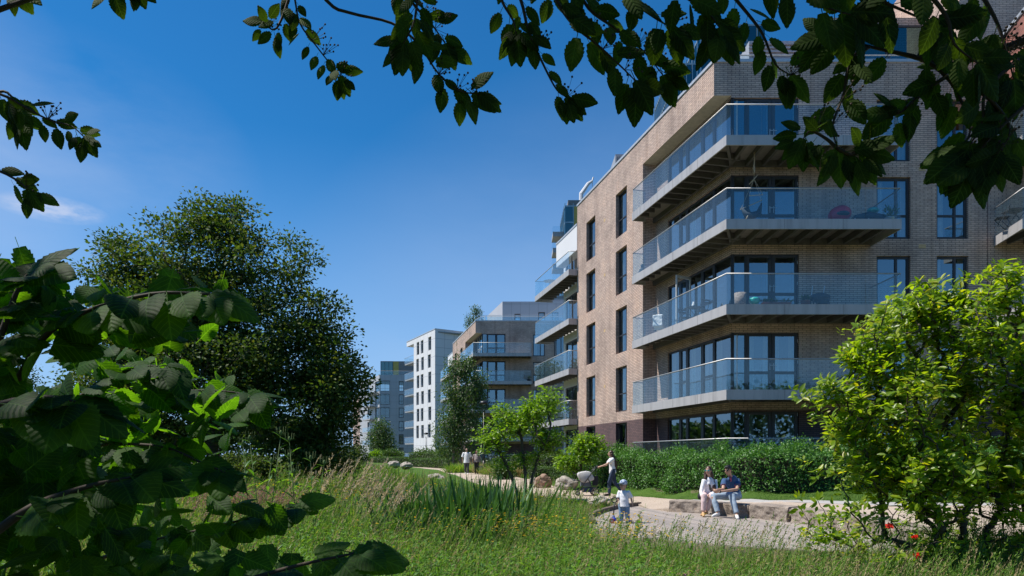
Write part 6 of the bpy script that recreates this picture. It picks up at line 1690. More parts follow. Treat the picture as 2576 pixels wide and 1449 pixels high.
class Person:
    def __init__(s, label, loc, J, k=1.0, group=None):
        s.J = {n: Vector(v) for n, v in J.items()}; s.k = k
        s.root = thing('person', label, 'person', loc, 0, group)
    def head_frame(s, face):
        f = Vector(face).normalized(); up = Vector(s.J.get('head_up', (0, 0, 1))); lat = up.cross(f)*-1
        lat = f.cross(up).normalized(); up = lat.cross(f).normalized(); return f, lat, up     # lat = person's right
    def body(s, skin, face, female=False, hands=None, hs=1.0, belly=0.0, child=False):
        J, k = s.J, s.k; mb = MB()
        lat = (J['sho_l']-J['sho_r']); sp = J['neck']-J['pelvis']; B = basis(lat, sp)
        chest = J['pelvis'].lerp(J['neck'], .68); waist = J['pelvis'].lerp(J['neck'], .33)
        fw = B @ Vector((0, -1, 0))
        mb.ellip(chest, (.155*k*(.9 if female else 1), .108*k, .19*k), 14, 10, rot=B)
        mb.ellip(waist+fw*belly*.5, (.132*k*(.92 if female else 1)+belly*.4, .098*k+belly, .17*k), 14, 10, rot=B)
        mb.ellip(J['pelvis'], (.155*k*(1.04 if female else 1), .112*k+belly*.5, .13*k), 14, 10, rot=B)
        if female:
            for q in (-1, 1): mb.ellip(chest+B @ Vector((q*.07*k, -.085*k, -.01*k)), (.055*k, .05*k, .058*k), 10, 8)
        f, lt, up = s.head_frame(face); H = J['head']; hk = s.J.get('hk', Vector((k, 0, 0))).x
        mb.tube([chest+sp.normalized()*.10*k, J['neck'], H-up*.05*hk-f*.012*hk], [.085*k, .056*k*(.88 if female else 1), .050*hk], 10)
        RB = Matrix((lt, f, up)).transposed()
        mb.ellip(H+up*.02*hk-f*.012*hk, (.074*hk, .092*hk, .098*hk), 14, 12, rot=RB)
        mb.ellip(H+f*.022*hk-up*.045*hk, (.056*hk, .066*hk, .072*hk), 12, 10, rot=RB)
        mb.tube([H+f*.088*hk+up*.018*hk, H+f*.108*hk-up*.022*hk, H+f*.088*hk-up*.03*hk], [.010*hk, .0145*hk, .010*hk], 7)
        for q in (-1, 1):
            mb.ellip(H+lt*q*.073*hk-f*.008*hk-up*.004*hk, (.009*hk, .017*hk, .028*hk), 8, 6, rot=RB)
            mb.ellip(H+lt*q*.036*hk+f*.066*hk-up*.022*hk, (.022*hk, .02*hk, .02*hk), 8, 6, rot=RB)
        for sd in 'lr':
            mb.tube([chest+(J['sho_'+sd]-chest)*.55, J['sho_'+sd], J['sho_'+sd].lerp(J['elb_'+sd], .35), J['elb_'+sd]], [.06*k, .053*k, .047*k*(.86 if female else 1.03), .036*k], 9)
            e, w = J['elb_'+sd], J['wri_'+sd]
            mb.tube([e, e.lerp(w, .3), w], [.037*k, .038*k*(.88 if female else 1), .025*k], 9)
            mb.tube([J['hip_'+sd], J['hip_'+sd].lerp(J['kne_'+sd], .35), J['kne_'+sd]], [.088*k, .078*k, .054*k], 10)
            kn, an = J['kne_'+sd], J['ank_'+sd]
            mb.tube([kn, kn.lerp(an, .3), an], [.050*k, .051*k, .034*k], 10)
            t = J['toe_'+sd]; mb.tube([an, an.lerp(t, .4)-Vector((0, 0, .012)), t], [.036*k, .036*k, .022*k], 8)
            if hands and sd in hands:
                dd, nn, ts, cu = hands[sd]; hand(mb, w, dd, nn, ts, hs, cu, 1.12)
        o = fuse(mb, 'body', M[skin], s.root, .0078, 1); s.o = o
        # eyes, brows, mouth
        if not child or True:
            for q in (-1, 1):
                e = MB(); e.ellip(H+lt*q*.031*hk+f*.080*hk+up*.012*hk, (.0125*hk, .008*hk, .007*hk), 8, 6, rot=RB); e.build('eye', M['eye'], s.root, True)
            e = MB(); e.ellip(H+f*.086*hk-up*.058*hk, (.023*hk, .008*hk, .0075*hk), 8, 6, rot=RB); e.build('mouth', M['lip'], s.root, True)
        return o
    def shirt(s, mat, hem=0.0, sleeve=.8, loose=.014, voxel=.013, name='shirt', belly=0.0, female=False, collar=None, flare=0.0):
        J, k = s.J, s.k; mb = MB(); lat = (J['sho_l']-J['sho_r']); sp = J['neck']-J['pelvis']; B = basis(lat, sp); L = loose; fw = B @ Vector((0, -1, 0))
        chest = J['pelvis'].lerp(J['neck'], .68); waist = J['pelvis'].lerp(J['neck'], .33); low = J['pelvis']-sp.normalized()*hem
        ck = .92 if female else 1
        mb.ellip(chest, (.155*k*ck+L, .108*k+L, .195*k), 16, 12, rot=B)
        # column down to the hem
        ring = []; stt = [(J['pelvis'].lerp(J['neck'], .70), .150*k*ck+L, .102*k+L), (waist, .134*k*ck+L+belly*.4, .100*k+L+belly), (J['pelvis'], .150*k+L*1.1+flare*.5, .112*k+L*1.1+belly*.6+flare*.5), (low, .152*k+L*1.4+flare, .116*k+L*1.4+flare+belly*.5)]
        n = 18; base = len(mb.v)
        for c, rx, ry in stt:
            c = c+fw*belly*.4
            for i in range(n):
                a = 2*math.pi*i/n; mb.v.append(tuple(c+B @ Vector((rx*math.cos(a), ry*math.sin(a), 0))))
        for j in range(len(stt)-1):
            for i in range(n): mb.f.append((base+j*n+i, base+(j+1)*n+i, base+(j+1)*n+(i+1) % n, base+j*n+(i+1) % n)); mb.m.append(0)
        mb.f.append(tuple(base+i for i in range(n))); mb.f.append(tuple(base+(len(stt)-1)*n+i for i in range(n-1, -1, -1))); mb.m += [0, 0]
        if female:
            for q in (-1, 1): mb.ellip(chest+B @ Vector((q*.07*k, -.088*k, -.01*k)), (.058*k+L*.5, .05*k+L*.5, .06*k+L*.5), 10, 8)
        mb.tube([chest+sp.normalized()*.07*k, J['neck']-sp.normalized()*.01*k], [.10*k+L, .062*k+L], 12)
        for sd in 'lr':
            S, E, W = J['sho_'+sd], J['elb_'+sd], J['wri_'+sd]
            q_ = .86 if female else 1
            if sleeve <= 1: pts = [chest+(S-chest)*.5, S, S.lerp(E, sleeve*.5), S.lerp(E, sleeve)]; rr = [.075*k+L, (.058*k+L)*q_, (.055*k+L*1.1)*q_, (.053*k+L*1.4)*q_]
            else: pts = [chest+(S-chest)*.5, S, S.lerp(E, .5), E, E.lerp(W, sleeve-1)]; rr = [.075*k+L, (.057*k+L)*q_, (.050*k+L)*q_, (.042*k+L)*q_, (.036*k+L)*q_]
            mb.tube(pts, rr, 12)
        o = fuse(mb, name, M[mat], s.root, voxel, 1, .0035, 16); return o
    def trousers(s, mat, end=.93, loose=.012, name='trousers', belly=0.0, flare=0):
        J, k = s.J, s.k; mb = MB(); lat = (J['hip_l']-J['hip_r']); sp = J['neck']-J['pelvis']; B = basis(J['sho_l']-J['sho_r'], sp)
        mb.ellip(J['pelvis']+sp.normalized()*.02, (.158*k+loose, .115*k+loose+belly*.5, .125*k), 14, 10, rot=B)
        for sd in 'lr':
            h, kn, an = J['hip_'+sd], J['kne_'+sd], J['ank_'+sd]
            mb.ellip(h, (.092*k+loose,)*3, 10, 8)
            mb.tube([h, h.lerp(kn, .4), kn, kn.lerp(an, .35), kn.lerp(an, end)], [.093*k+loose, .082*k+loose, .066*k+loose, .060*k+loose, .046*k+loose*1.3+flare], 12)
        return fuse(mb, name, M[mat], s.root, .013, 1, .003, 18)
    def shoes(s, mat, sole='shoe_white'):
        J, k = s.J, s.k
        for sd in 'lr':
            an, t = J['ank_'+sd], J['toe_'+sd]; d = (t-an); dz = Vector((d.x, d.y, 0)).normalized(); mb = MB()
            fl_ = Vector((0, 0, 1)); heel = an-dz*.05*k-fl_*.045*k; toe = t+dz*.02*k
            mb.tube([heel+fl_*.0, an-fl_*.03*k+dz*.02*k, an.lerp(t, .6)-fl_*.008*k, toe], [.034*k, .044*k, .041*k, .028*k], 10)
            mb.tube([an-fl_*.02*k, an+fl_*.015*k], [.043*k, .042*k], 10)
            fuse(mb, 'shoe', M[mat], s.root, .007, 2)
    def glasses(s, face, lens):
        H = s.J['head']; f, lt, up = s.head_frame(face); hk = s.J.get('hk', Vector((s.k, 0, 0))).x; RB = Matrix((lt, f, up)).transposed(); mb = MB()
        for q in (-1, 1):
            mb.ellip(H+lt*q*.035*hk+f*.094*hk+up*.010*hk, (.030*hk, .007*hk, .022*hk), 10, 6, rot=RB)
            mb.tube([H+lt*q*.066*hk+f*.085*hk+up*.016*hk, H+lt*q*.082*hk-f*.01*hk+up*.012*hk], .003, 5)
        mb.tube([H-lt*.01*hk+f*.100*hk+up*.014*hk, H+lt*.01*hk+f*.100*hk+up*.014*hk], .004, 5)
        mb.build('sunglasses', M[lens], s.root, True)
    def hair(s, mat, face, style):
        H = s.J['head']; f, lt, up = s.head_frame(face); hk = s.J.get('hk', Vector((s.k, 0, 0))).x; RB = Matrix((lt, f, up)).transposed(); mb = MB()
        if style == 'short':
            mb.ellip(H+up*.042*hk-f*.020*hk, (.081*hk, .094*hk, .090*hk), 14, 10, rot=RB); mb.ellip(H+up*.09*hk+f*.045*hk, (.06*hk, .045*hk, .03*hk), 10, 8, rot=RB)
            mb.ellip(H-f*.05*hk-up*.01*hk, (.072*hk, .055*hk, .07*hk), 10, 8, rot=RB)
        elif style == 'thin':
            mb.ellip(H+up*.035*hk-f*.035*hk, (.079*hk, .084*hk, .087*hk), 14, 10, rot=RB); mb.ellip(H-f*.055*hk-up*.01*hk, (.072*hk, .05*hk, .06*hk), 10, 8, rot=RB)
        elif style == 'curly':
            for i in range(46):
                d = rng.normal(size=3); d /= np.linalg.norm(d); d = Vector(d)
                if d.y > .30 and d.z < .55: continue
                if d.z < -.75: continue
                mb.ellip(H+RB @ Vector((d.x*.085*hk, d.y*.085*hk-.022*hk, d.z*.095*hk+.025*hk)), (.032*hk,)*3, 6, 5)
        elif style == 'long':
            mb.ellip(H+up*.034*hk-f*.022*hk, (.083*hk, .095*hk, .094*hk), 14, 10, rot=RB)
            for path in s.J_hair:
                P = [Vector(p) for p in path]; mb.tube(P, [.04*hk]+[.05*hk]*(len(P)-2)+[.022*hk], 8)
        fuse(mb, 'hair', M[mat], s.root, .011, 1, .006, 34)

gz = lambda x, y: float(HP(np.array([float(x)]), np.array([float(y)]))[0])
# --- older couple strolling towards the viewer
def stand(h=1.72, stride=.10, w=1.0):
    k = h/1.72
    J = dict(pelvis=(0, 0, .95), neck=(0, .01, 1.45), head=(0, -.02, 1.60), sho_l=(.185*w, .01, 1.40), sho_r=(-.185*w, .01, 1.40), elb_l=(.245*w, .04, 1.13), elb_r=(-.245*w, .0, 1.13), wri_l=(.255*w, -.07, .90), wri_r=(-.255*w, .05, .89),
        hip_l=(.085, 0, .91), hip_r=(-.085, 0, .91), kne_l=(.09, -.09-stride*.3, .50), kne_r=(-.09, -.02+stride*.5, .50), ank_l=(.085, -stride, .085), ank_r=(-.085, stride*1.7, .12), toe_l=(.105, -stride-.16, .035), toe_r=(-.10, stride*1.7-.15, .035))
    return {n: tuple(c*k for c in v) for n, v in J.items()}, k
Y1 = 46.5; x1 = gx(1174, Y1); z1 = gz(x1, Y1)
J, k = stand(1.76, .10, 1.12); P = Person('older man in a loose white shirt, dark trousers and sunglasses walking on the path', (x1, Y1, z1), J, k)
P.body('skin_tan', (-.05, -1, -.05), hands={'l': ((0, -.1, -1), (-1, 0, 0), 1, .5), 'r': ((0, .1, -1), (1, 0, 0), -1, .5)}, hs=k, belly=.03)
P.shirt('white_cotton', hem=.20, sleeve=.95, loose=.03, belly=.035, flare=.02); P.trousers('grey_cloth', .96, .018); P.shoes('shoe_white'); P.hair('hair_black', (-.05, -1, -.05), 'thin'); P.glasses((-.05, -1, -.05), 'lens_dark')
x1 = gx(1199, Y1+.2); J, k = stand(1.60, .09, 1.08); J['ank_l'], J['ank_r'] = J['ank_r'], J['ank_l']
J['ank_l'] = (.085*k, -.02, .085*k); J['toe_l'] = (.11*k, -.18, .035); J['ank_r'] = (-.085*k, .08, .11*k); J['toe_r'] = (-.1*k, -.07, .035)
P = Person('older woman with short auburn curls and taupe top, walking beside the man', (x1, Y1+.2, z1), J, k)
P.body('skin_tan', (.0, -1, -.05), True, hands={'l': ((.05, 0, -1), (-1, 0, 0), 1, 1.1), 'r': ((0, .1, -1), (1, 0, 0), -1, .5)}, hs=k*.94, belly=.05)
P.shirt('taupe', hem=.06, sleeve=1.0, loose=.03, belly=.06, female=True, flare=.02, name='top'); P.trousers('black_cloth', .96, .02, belly=.04); P.shoes('black_cloth'); P.hair('hair_auburn', (0, -1, -.05), 'curly'); P.glasses((0, -1, -.05), 'lens_dark')
hw = Vector(J['wri_l'])+Vector((x1, Y1+.2, z1))
bg = thing('shopping_bag', 'soft grey bag hanging from the walking woman\'s hand', 'bag', tuple(hw+Vector((.03, 0, -.55))))
mb = MB(); mb.prism([(-.16, -.05), (.16, -.05), (.17, .05), (-.17, .05)], 0, .30); mb.build('pouch', M['taupe'], bg)
mb = MB(); mb.tube([(-.10, 0, .30), (-.05, 0, .44), (0, 0, .47), (.05, 0, .44), (.10, 0, .30)], .009, 6); mb.build('handle', M['black_cloth'], bg)

# --- woman pushing the pram, seen from the side (walking to the left)
YW = 25.0; xw = gx(1541, YW); zw = gz(xw, YW)
J = dict(pelvis=(0, 0, .93), neck=(-.03, -.0, 1.40), head=(-.075, -.01, 1.545), sho_l=(-.02, -.165, 1.355), sho_r=(-.05, .165, 1.355), elb_l=(-.23, -.20, 1.17), elb_r=(-.20, .19, 1.13), wri_l=(-.45, -.16, 1.085), wri_r=(-.43, .14, 1.085),
    hip_l=(0, -.085, .88), hip_r=(0, .085, .88), kne_l=(-.13, -.085, .49), kne_r=(.10, .08, .48), ank_l=(-.13, -.08, .085), ank_r=(.36, .08, .16), toe_l=(-.30, -.09, .035), toe_r=(.24, .08, .045))
P = Person('woman with very long brown hair in white T-shirt and jeans pushing the pram', (xw, YW, zw), J, .98)
P.body('skin', (-1, -.12, -.03), True, hands={'l': ((-1, 0, -.15), (0, 0, -1), 1, 1.25), 'r': ((-1, 0, -.15), (0, 0, -1), -1, 1.25)}, hs=.95)
P.shirt('white_cotton', hem=.10, sleeve=.72, loose=.014, female=True, name='t_shirt'); P.trousers('jeans_dark', .95, .010); P.shoes('black_cloth')
P.J_hair = [[(-.04, 0, 1.60), (.03, 0, 1.45), (.09, -.02, 1.28), (.125, -.02, 1.12), (.12, -.02, .98)], [(-.05, -.07, 1.55), (.0, -.085, 1.40), (.075, -.09, 1.25), (.11, -.07, 1.08), (.13, -.05, 1.0)], [(-.05, .07, 1.55), (.02, .07, 1.42), (.08, .06, 1.25), (.12, .04, 1.05)]]
P.hair('hair_brown', (-1, -.12, -.03), 'long')

# --- toddler on the deck
YT = 15.35; xt = gx(1569, YT)
J = dict(pelvis=(.01, 0, .42), neck=(.0, 0, .715), head=(-.015, -.01, .845), sho_l=(.105, -.045, .685), sho_r=(-.095, .045, .685), elb_l=(.165, -.02, .545), elb_r=(-.12, .0, .53), wri_l=(.185, -.06, .42), wri_r=(-.16, -.06, .46),
    hip_l=(.065, -.02, .40), hip_r=(-.05, .025, .40), kne_l=(.075, -.035, .22), kne_r=(-.055, .0, .22), ank_l=(.085, -.02, .05), ank_r=(-.055, .02, .05), toe_l=(.035, -.095, .022), toe_r=(-.13, -.04, .022), hk=(.93, 0, 0))
P = Person('toddler in a checked cap, white printed shirt and jeans standing on the deck', (xt, YT, 0.0), J, .60)
FC = (-.80, -.62, -.08)
P.body('skin_tan', FC, hands={'l': ((.05, -.1, -1), (-1, 0, 0), 1, .6), 'r': ((-.4, -.2, -.8), (1, 0, 0), -1, .8)}, hs=.58, belly=.02, child=True)
P.shirt('print', hem=.055, sleeve=.85, loose=.016, belly=.025, voxel=.007, flare=.01); P.trousers('jeans_blue', .94, .016); P.shoes('shoe_white'); P.hair('hair_black', FC, 'thin')
H = P.J['head']; f, lt, up = P.head_frame(FC); RB = Matrix((lt, f, up)).transposed(); hk = .93
mb = MB(); mb.ellip(H+up*.055*hk-f*.015, (.088*hk, .105*hk, .082*hk), 16, 12, rot=RB)
cap = fuse(mb, 'cap', M['check'], P.root, .006, 1)
mb = MB(); mb.ellip(H+up*.055*hk+f*.115*hk, (.075*hk, .065*hk, .008), 14, 6, rot=RB); mb.build('cap_peak', M['jeans_dark'], P.root, True)

# --- couple sitting on the stones
YS = 17.05
def seat_local(px, py, Y, o): p = at(px, py, Y); return tuple(p-Vector(o))
o1 = Vector((gx(1777, 17.35), 17.35, 0)); zs = .345
def L1(px, py, Y): return seat_local(px, py, Y, o1)
J = dict(pelvis=L1(1779, 1240, 17.42), neck=L1(1785, 1203, 17.36), head=L1(1782, 1184, 17.30), sho_r=L1(1770.5, 1210, 17.31), sho_l=L1(1799, 1210, 17.42), elb_r=L1(1764, 1237, 17.22), wri_r=L1(1768.5, 1262, 17.05), elb_l=L1(1801, 1238, 17.30), wri_l=L1(1780, 1247, 16.92),
    hip_r=L1(1771, 1246, 17.38), hip_l=L1(1789, 1246, 17.42), kne_r=L1(1771, 1248, 16.88), kne_l=L1(1791, 1248, 16.92), ank_r=L1(1769, 1288, 16.90), ank_l=L1(1777, 1287, 17.0), toe_r=L1(1770, 1299, 16.70), toe_l=L1(1764, 1296, 16.84), hk=(.95, 0, 0))
P = Person('seated woman in white shirt, pale pink trousers and mirrored sunglasses', tuple(o1), J, .90)
FC = (-.62, -.80, -.06)
P.body('skin', FC, True, hands={'r': ((.1, -.1, -1), (.3, .9, 0), -1, .5), 'l': ((-.3, -.5, -.75), (0, .7, -.7), 1, .5)}, hs=.92)
P.shirt('white_cotton', hem=.08, sleeve=1.45, loose=.02, female=True); P.trousers('pink_cloth', .92, .014); P.shoes('shoe_tan')
h = P.J['head']; sl_, sr_ = P.J['sho_l'], P.J['sho_r']
P.J_hair = [[h+Vector((.045, .03, .07)), h+Vector((.085, .02, -.08)), sl_+Vector((-.075, -.05, .02)), sl_+Vector((-.06, -.13, -.17)), sl_+Vector((-.065, -.14, -.33))], [h+Vector((-.03, .06, .05)), h+Vector((-.06, .06, -.10)), sr_+Vector((.045, .0, .06)), sr_+Vector((.02, .03, -.06))], [h+Vector((.02, .07, .04)), h+Vector((.05, .09, -.12)), h+Vector((.06, .10, -.30))]]
P.hair('hair_brown', FC, 'long'); P.glasses(FC, 'lens_blue')
o2_ = Vector((gx(1843, 17.0), 17.0, 0))
def L2(px, py, Y): return seat_local(px, py, Y, o2_)
J = dict(pelvis=L2(1849, 1243, 17.02), neck=L2(1838, 1201, 16.88), head=L2(1831.5, 1183, 16.80), sho_r=L2(1821, 1210, 16.80), sho_l=L2(1856, 1209.5, 16.98), elb_r=L2(1819, 1231, 16.55), elb_l=L2(1854, 1231, 16.62), wri_r=L2(1801, 1233, 16.38), wri_l=L2(1808, 1237.5, 16.30),
    hip_r=L2(1840, 1247, 16.92), hip_l=L2(1856, 1248, 16.98), kne_r=L2(1794, 1249, 16.62), kne_l=L2(1841, 1249, 16.48), ank_r=L2(1806, 1290, 16.52), ank_l=L2(1853, 1294, 16.32), toe_r=L2(1792, 1299, 16.40), toe_l=L2(1856, 1305, 16.12))
P = Person('seated man in a blue polo shirt and pale jeans holding a phone', tuple(o2_), J, 1.0)
FC = (-.72, -.62, -.22)
P.body('skin_tan', FC, hands={'r': ((-1, .05, .05), (0, -.6, .6), -1, .85), 'l': ((-1, -.05, .1), (0, .5, .5), 1, .85)}, hs=1.0)
P.shirt('polo', hem=.07, sleeve=.62, loose=.015, name='polo_shirt'); P.trousers('jeans_light', .93, .014); P.shoes('shoe_white'); P.hair('hair_black', FC, 'short'); P.glasses(FC, 'lens_dark')
for sd in 'lr':
    S_, E_ = P.J['sho_'+sd], P.J['elb_'+sd]; c = S_.lerp(E_, .62); d = (E_-S_).normalized()
    mb = MB(); mb.tube([c-d*.014, c-d*.002], .0690, 14); mb.build('sleeve_trim', M['pink_trim'], P.root, True)
mb = MB(); nk = P.J['neck']; mb.tube([nk+Vector((-.04, -.085, .012)), nk+Vector((-.035, -.115, -.05)), nk+Vector((-.03, -.125, -.10))], [.03, .022, .008], 8); mb.build('collar', M['pink_trim'], P.root, True)
w_ = P.J['wri_l']; mb = MB(); d = (w_-P.J['elb_l']).normalized(); mb.tube([w_-d*.05, w_-d*.025], .034, 12); mb.build('wristwatch', M['black_cloth'], P.root, True)
ph_ = o2_+P.J['wri_r']+Vector((-.125, -.02, .035))
phn = MB(); phn.obox(Vector((-.012, -.036, -.055)), (.024, .01, 0), (-.01, .072, .01), (-.03, 0, .15)); po = phn.build('phone', M['black'], None); po.location = ph_
tag(po, 'dark phone held up between the seated man and woman', 'phone')
hb = thing('handbag', 'small black handbag on the stone beside the seated woman', 'bag', tuple(at(1760, 1256, 17.5)))
mb = MB(); mb.ellip((0, 0, .075), (.055, .07, .085), 12, 8); mb.build('pouch', M['black_cloth'], hb, True)
mb = MB(); mb.tube([(-.03, 0, .13), (-.02, .02, .22), (.03, .03, .22), (.04, 0, .13)], .006, 6); mb.build('strap', M['black_cloth'], hb, True)

# ------------------------------------------------------------------ pram, scooter
M['pram_grey'] = plain('pram_canvas', (.50, .49, .49), .85, 0, .06, 12)
M['pram_dark'] = plain('pram_lining', (.10, .12, .15), .85)
M['alu'] = plain('brushed_tube', (.55, .55, .56), .35, .7)
M['tyre'] = plain('tyre_rubber', (.025, .025, .027), .8)
M['scoot_blue'] = plain('blue_scooter_plastic', (.04, .075, .42), .4)
M['wheel_red'] = plain('clear_red_wheel', (.32, .07, .09), .3)
YP = 25.0; xp = gx(1479, YP); zp = gz(xp, YP)
pr = thing('pram', 'grey hooded pram with black chassis pushed along the path', 'pram', (xp, YP, zp))
def wheel(parent, c, r, w, axis=(0, 1, 0), tmat='tyre', spokes=6):
    c = Vector(c); a = Vector(axis).normalized(); u = a.orthogonal().normalized(); v = a.cross(u); n = 22
    mb = MB(); mb.tube([c+(u*math.cos(t)+v*math.sin(t))*(r-w*.5) for t in np.linspace(0, 2*math.pi, n)], w*.5, 8, cap=False)
    o = mb.build('wheel', M[tmat], parent, True)
    h = MB(); h.tube([c-a*w*.5, c+a*w*.5], r*.2, 10)
    for i in range(spokes):
        t = 2*math.pi*i/spokes; h.tube([c, c+(u*math.cos(t)+v*math.sin(t))*(r-w*.7)], r*.055+.003, 5)
    h.build('rim', M['alu'], o)
# hood: fabric shell swept across the width
prof = [(-.395, .755), (-.385, .81), (-.33, .85), (-.22, .875), (-.08, .895), (.03, .885), (.10, .84), (.17, .73), (.215, .65), (.21, .585), (.12, .54), (.02, .50), (-.12, .46), (-.28, .50)]
mb = MB(); n = len(prof); wn = [(-.22, .86), (-.20, .96), (-.12, 1.0), (0, 1.015), (.12, 1.0), (.20, .96), (.22, .86)]
cx0, cz0 = -.08, .68
for yy, sc in wn:
    for (a, b) in prof: mb.v.append((cx0+(a-cx0)*sc, yy, cz0+(b-cz0)*sc))
for j in range(len(wn)-1):
    for i in range(n): mb.f.append((j*n+i, (j+1)*n+i, (j+1)*n+(i+1) % n, j*n+(i+1) % n)); mb.m.append(0)
mb.f.append(tuple(range(n))); mb.f.append(tuple((len(wn)-1)*n+i for i in range(n-1, -1, -1))); mb.m += [0, 0]
hd_ = mb.build('hood', M['pram_grey'], pr, True)
mb = MB()
for a in ((-.33, .85), (-.08, .895), (.10, .84)): mb.tube([(a[0], -.21, a[1]-.015), (a[0], -.1, a[1]+.012), (a[0], .1, a[1]+.012), (a[0], .21, a[1]-.015)], .006, 5)
mb.build('hood_ribs', M['pram_dark'], hd_, True)
mb = MB(); mb.prism([(-.27, -.17), (.10, -.17), (.10, .17), (-.27, .17)], .33, .50); mb.build('seat', M['pram_dark'], pr)
mb = MB(); mb.tube([(-.24, -.17, .52), (-.42, -.15, .56), (-.50, -.06, .58), (-.50, .06, .58), (-.42, .15, .56), (-.24, .17, .52)], .022, 8); mb.build('bumper_bar', M['black'], pr, True)
for q in (-1, 1):
    mb = MB(); yy = q*.235
    mb.tube([(.30, yy*.9, 1.05), (.16, yy, .90), (.02, yy, .70), (-.18, yy, .42), (-.36, yy*.9, .12)], .016, 8); mb.tube([(-.02, yy, .62), (.10, yy, .38), (.22, yy*1.1, .16)], .015, 8)
    mb.build('frame_tube', M['black_metal'], pr, True)
mb = MB(); mb.tube([(.30, -.212, 1.05), (.335, -.18, 1.075), (.34, 0, 1.085), (.335, .18, 1.075), (.30, .212, 1.05)], .017, 8); mb.build('handlebar', M['black'], pr, True)
mb = MB(); mb.prism([(-.22, -.18), (.20, -.18), (.16, .18), (-.20, .18)], .13, .30); mb.build('basket', M['jeans_dark'], pr)
for q in (-1, 1): wheel(pr, (.24, q*.27, .145), .145, .045); wheel(pr, (-.38, q*.17, .085), .085, .035)
bgp = thing('pram_bag', 'black shopper bag hanging from the pram handle', 'bag', (xp+.24, YP-.10, zp+.36))
mb = MB(); mb.prism([(-.10, -.05), (.12, -.05), (.11, .05), (-.09, .05)], 0, .36); mb.build('pouch', M['black_cloth'], bgp)
mb = MB(); mb.tube([(-.05, 0, .36), (.02, .05, .66), (.06, .06, .705), (.07, 0, .36)], .009, 6); mb.build('strap', M['black_cloth'], bgp)
xs_ = gx(1549, YT-.1)
sc = thing('scooter', 'child\'s blue three wheeled scooter with ring handle on the deck', 'scooter', (xs_, YT-.1, 0.0), R(-12))
mb = MB(); mb.prism([(-.10, -.07), (.05, -.06), (.34, -.05), (.36, 0), (.34, .05), (.05, .06), (-.10, .07)], .055, .085); mb.build('footboard', M['scoot_blue'], sc)
mb = MB(); mb.ellip((-.05, 0, .085), (.07, .10, .05), 12, 8); mb.tube([(-.05, 0, .09), (-.045, 0, .17)], [.035, .024], 10); mb.build('front_housing', M['scoot_blue'], sc, True)
mb = MB(); mb.tube([(-.05, 0, .15), (-.03, 0, .45)], .014, 10); mb.build('stem', M['black_metal'], sc, True)
mb = MB(); mb.tube([(-.03+.060*math.sin(t), .0, .515-.060*math.cos(t)) for t in np.linspace(0, 2*math.pi, 22)], .013, 8, cap=False); mb.build('ring_handle', M['black'], sc, True)
wheel(sc, (-.08, -.12, .06), .06, .032, tmat='wheel_red'); wheel(sc, (-.08, .12, .06), .06, .032, tmat='wheel_red'); wheel(sc, (.33, 0, .04), .04, .03, tmat='tyre')

# ------------------------------------------------------------------ lamp posts
def lamp(px, Y, ytop, z, label):
    x = gx(px, Y); H = CAM_Z+(HY-ytop)/F_PX*Y-z
    t = thing('street_lamp', label, 'lamp', (x, Y, z), 0, 'black lamp posts along the path')
    mb = MB(); mb.tube([(0, 0, -.2), (0, 0, 1.2), (0, 0, H-.85)], [.075, .07, .045], 10); mb.tube([(0, 0, 0), (0, 0, .9)], .09, 10); mb.build('post', M['black_metal'], t, True)
    mb = MB()
    for q in (-1, 1): mb.tube([(0, 0, H-.88), (q*.12, 0, H-.62), (q*.23, 0, H-.18)], [.03, .025, .022], 6)
    mb.build('yoke', M['black_metal'], t, True)
    mb = MB(); mb.lathe((0, 0, H-.26), [(.02, .0), (.20, .0), (.31, .03), (.33, .10), (.27, .19), (.12, .25), (.02, .26)], 18); mb.build('lamp_head', M['black_metal'], t, True)
    mb = MB(); mb.lathe((0, 0, H-.32), [(.05, 0), (.14, .02), (.16, .058)], 14); mb.build('lens', M['pane'], t, True)
lamp(1217, 50, 1008, .25, 'black lamp post behind the older couple, half hidden by the bright tree')
lamp(1072, 96, 1088, .6, 'distant black lamp post in front of the white block')

# ------------------------------------------------------------------ things on the balconies
M['red_shell'] = plain('crimson_shell', (.55, .012, .05), .4)
M['teal'] = plain('teal_enamel', (.03, .36, .33), .3)
M['terracotta'] = plain('terracotta', (.40, .14, .09), .8)
M['slate'] = plain('dark_canvas', (.03, .045, .06), .8)
M['log'] = plain('grey_log_bark', (.24, .20, .18), .95, 0, .5, 20)
M['wood'] = plain('pale_wood', (.50, .38, .25), .7)
def place(px, Y, F): return (gx(px, Y), Y, F-.022)
c = thing('egg_chair', 'crimson shell chair on the second highest corner balcony', 'chair', place(2113, 25.0, FL[1]))
bm_ = MB(); bm_.ellip((0, .03, .50), (.42, .34, .33), 16, 10, rot=Matrix.Rotation(R(-18), 3, 'Y')); bm_.build('shell', M['red_shell'], c, True)
mb = MB(); mb.ellip((0, -.18, .46), (.26, .2, .10), 12, 8); mb.build('cushion', M['slate'], c, True)
mb = MB(); mb.tube([(0, 0, .05), (0, 0, .3)], .03, 8); mb.lathe((0, 0, 0), [(.24, 0), (.24, .02), (.03, .06)], 14); mb.build('base', M['black_metal'], c, True)
c = thing('lounger', 'low dark lounger beside the crimson chair', 'lounger', place(2178, 24.9, FL[1]))
mb = MB(); mb.tube([(-.72, 0, .12), (-.35, 0, .34), (.1, 0, .42), (.5, 0, .34), (.7, 0, .38)], [.05, .12, .16, .15, .08], 10); mb.build('cushion', M['slate'], c, True)
for q in (-.45, .05, .5):
    mb = MB(); mb.tube([(q, -.1, 0), (q, -.1, .3)], .02, 6); mb.tube([(q, .1, 0), (q, .1, .3)], .02, 6); mb.build('leg', M['alu'], c)
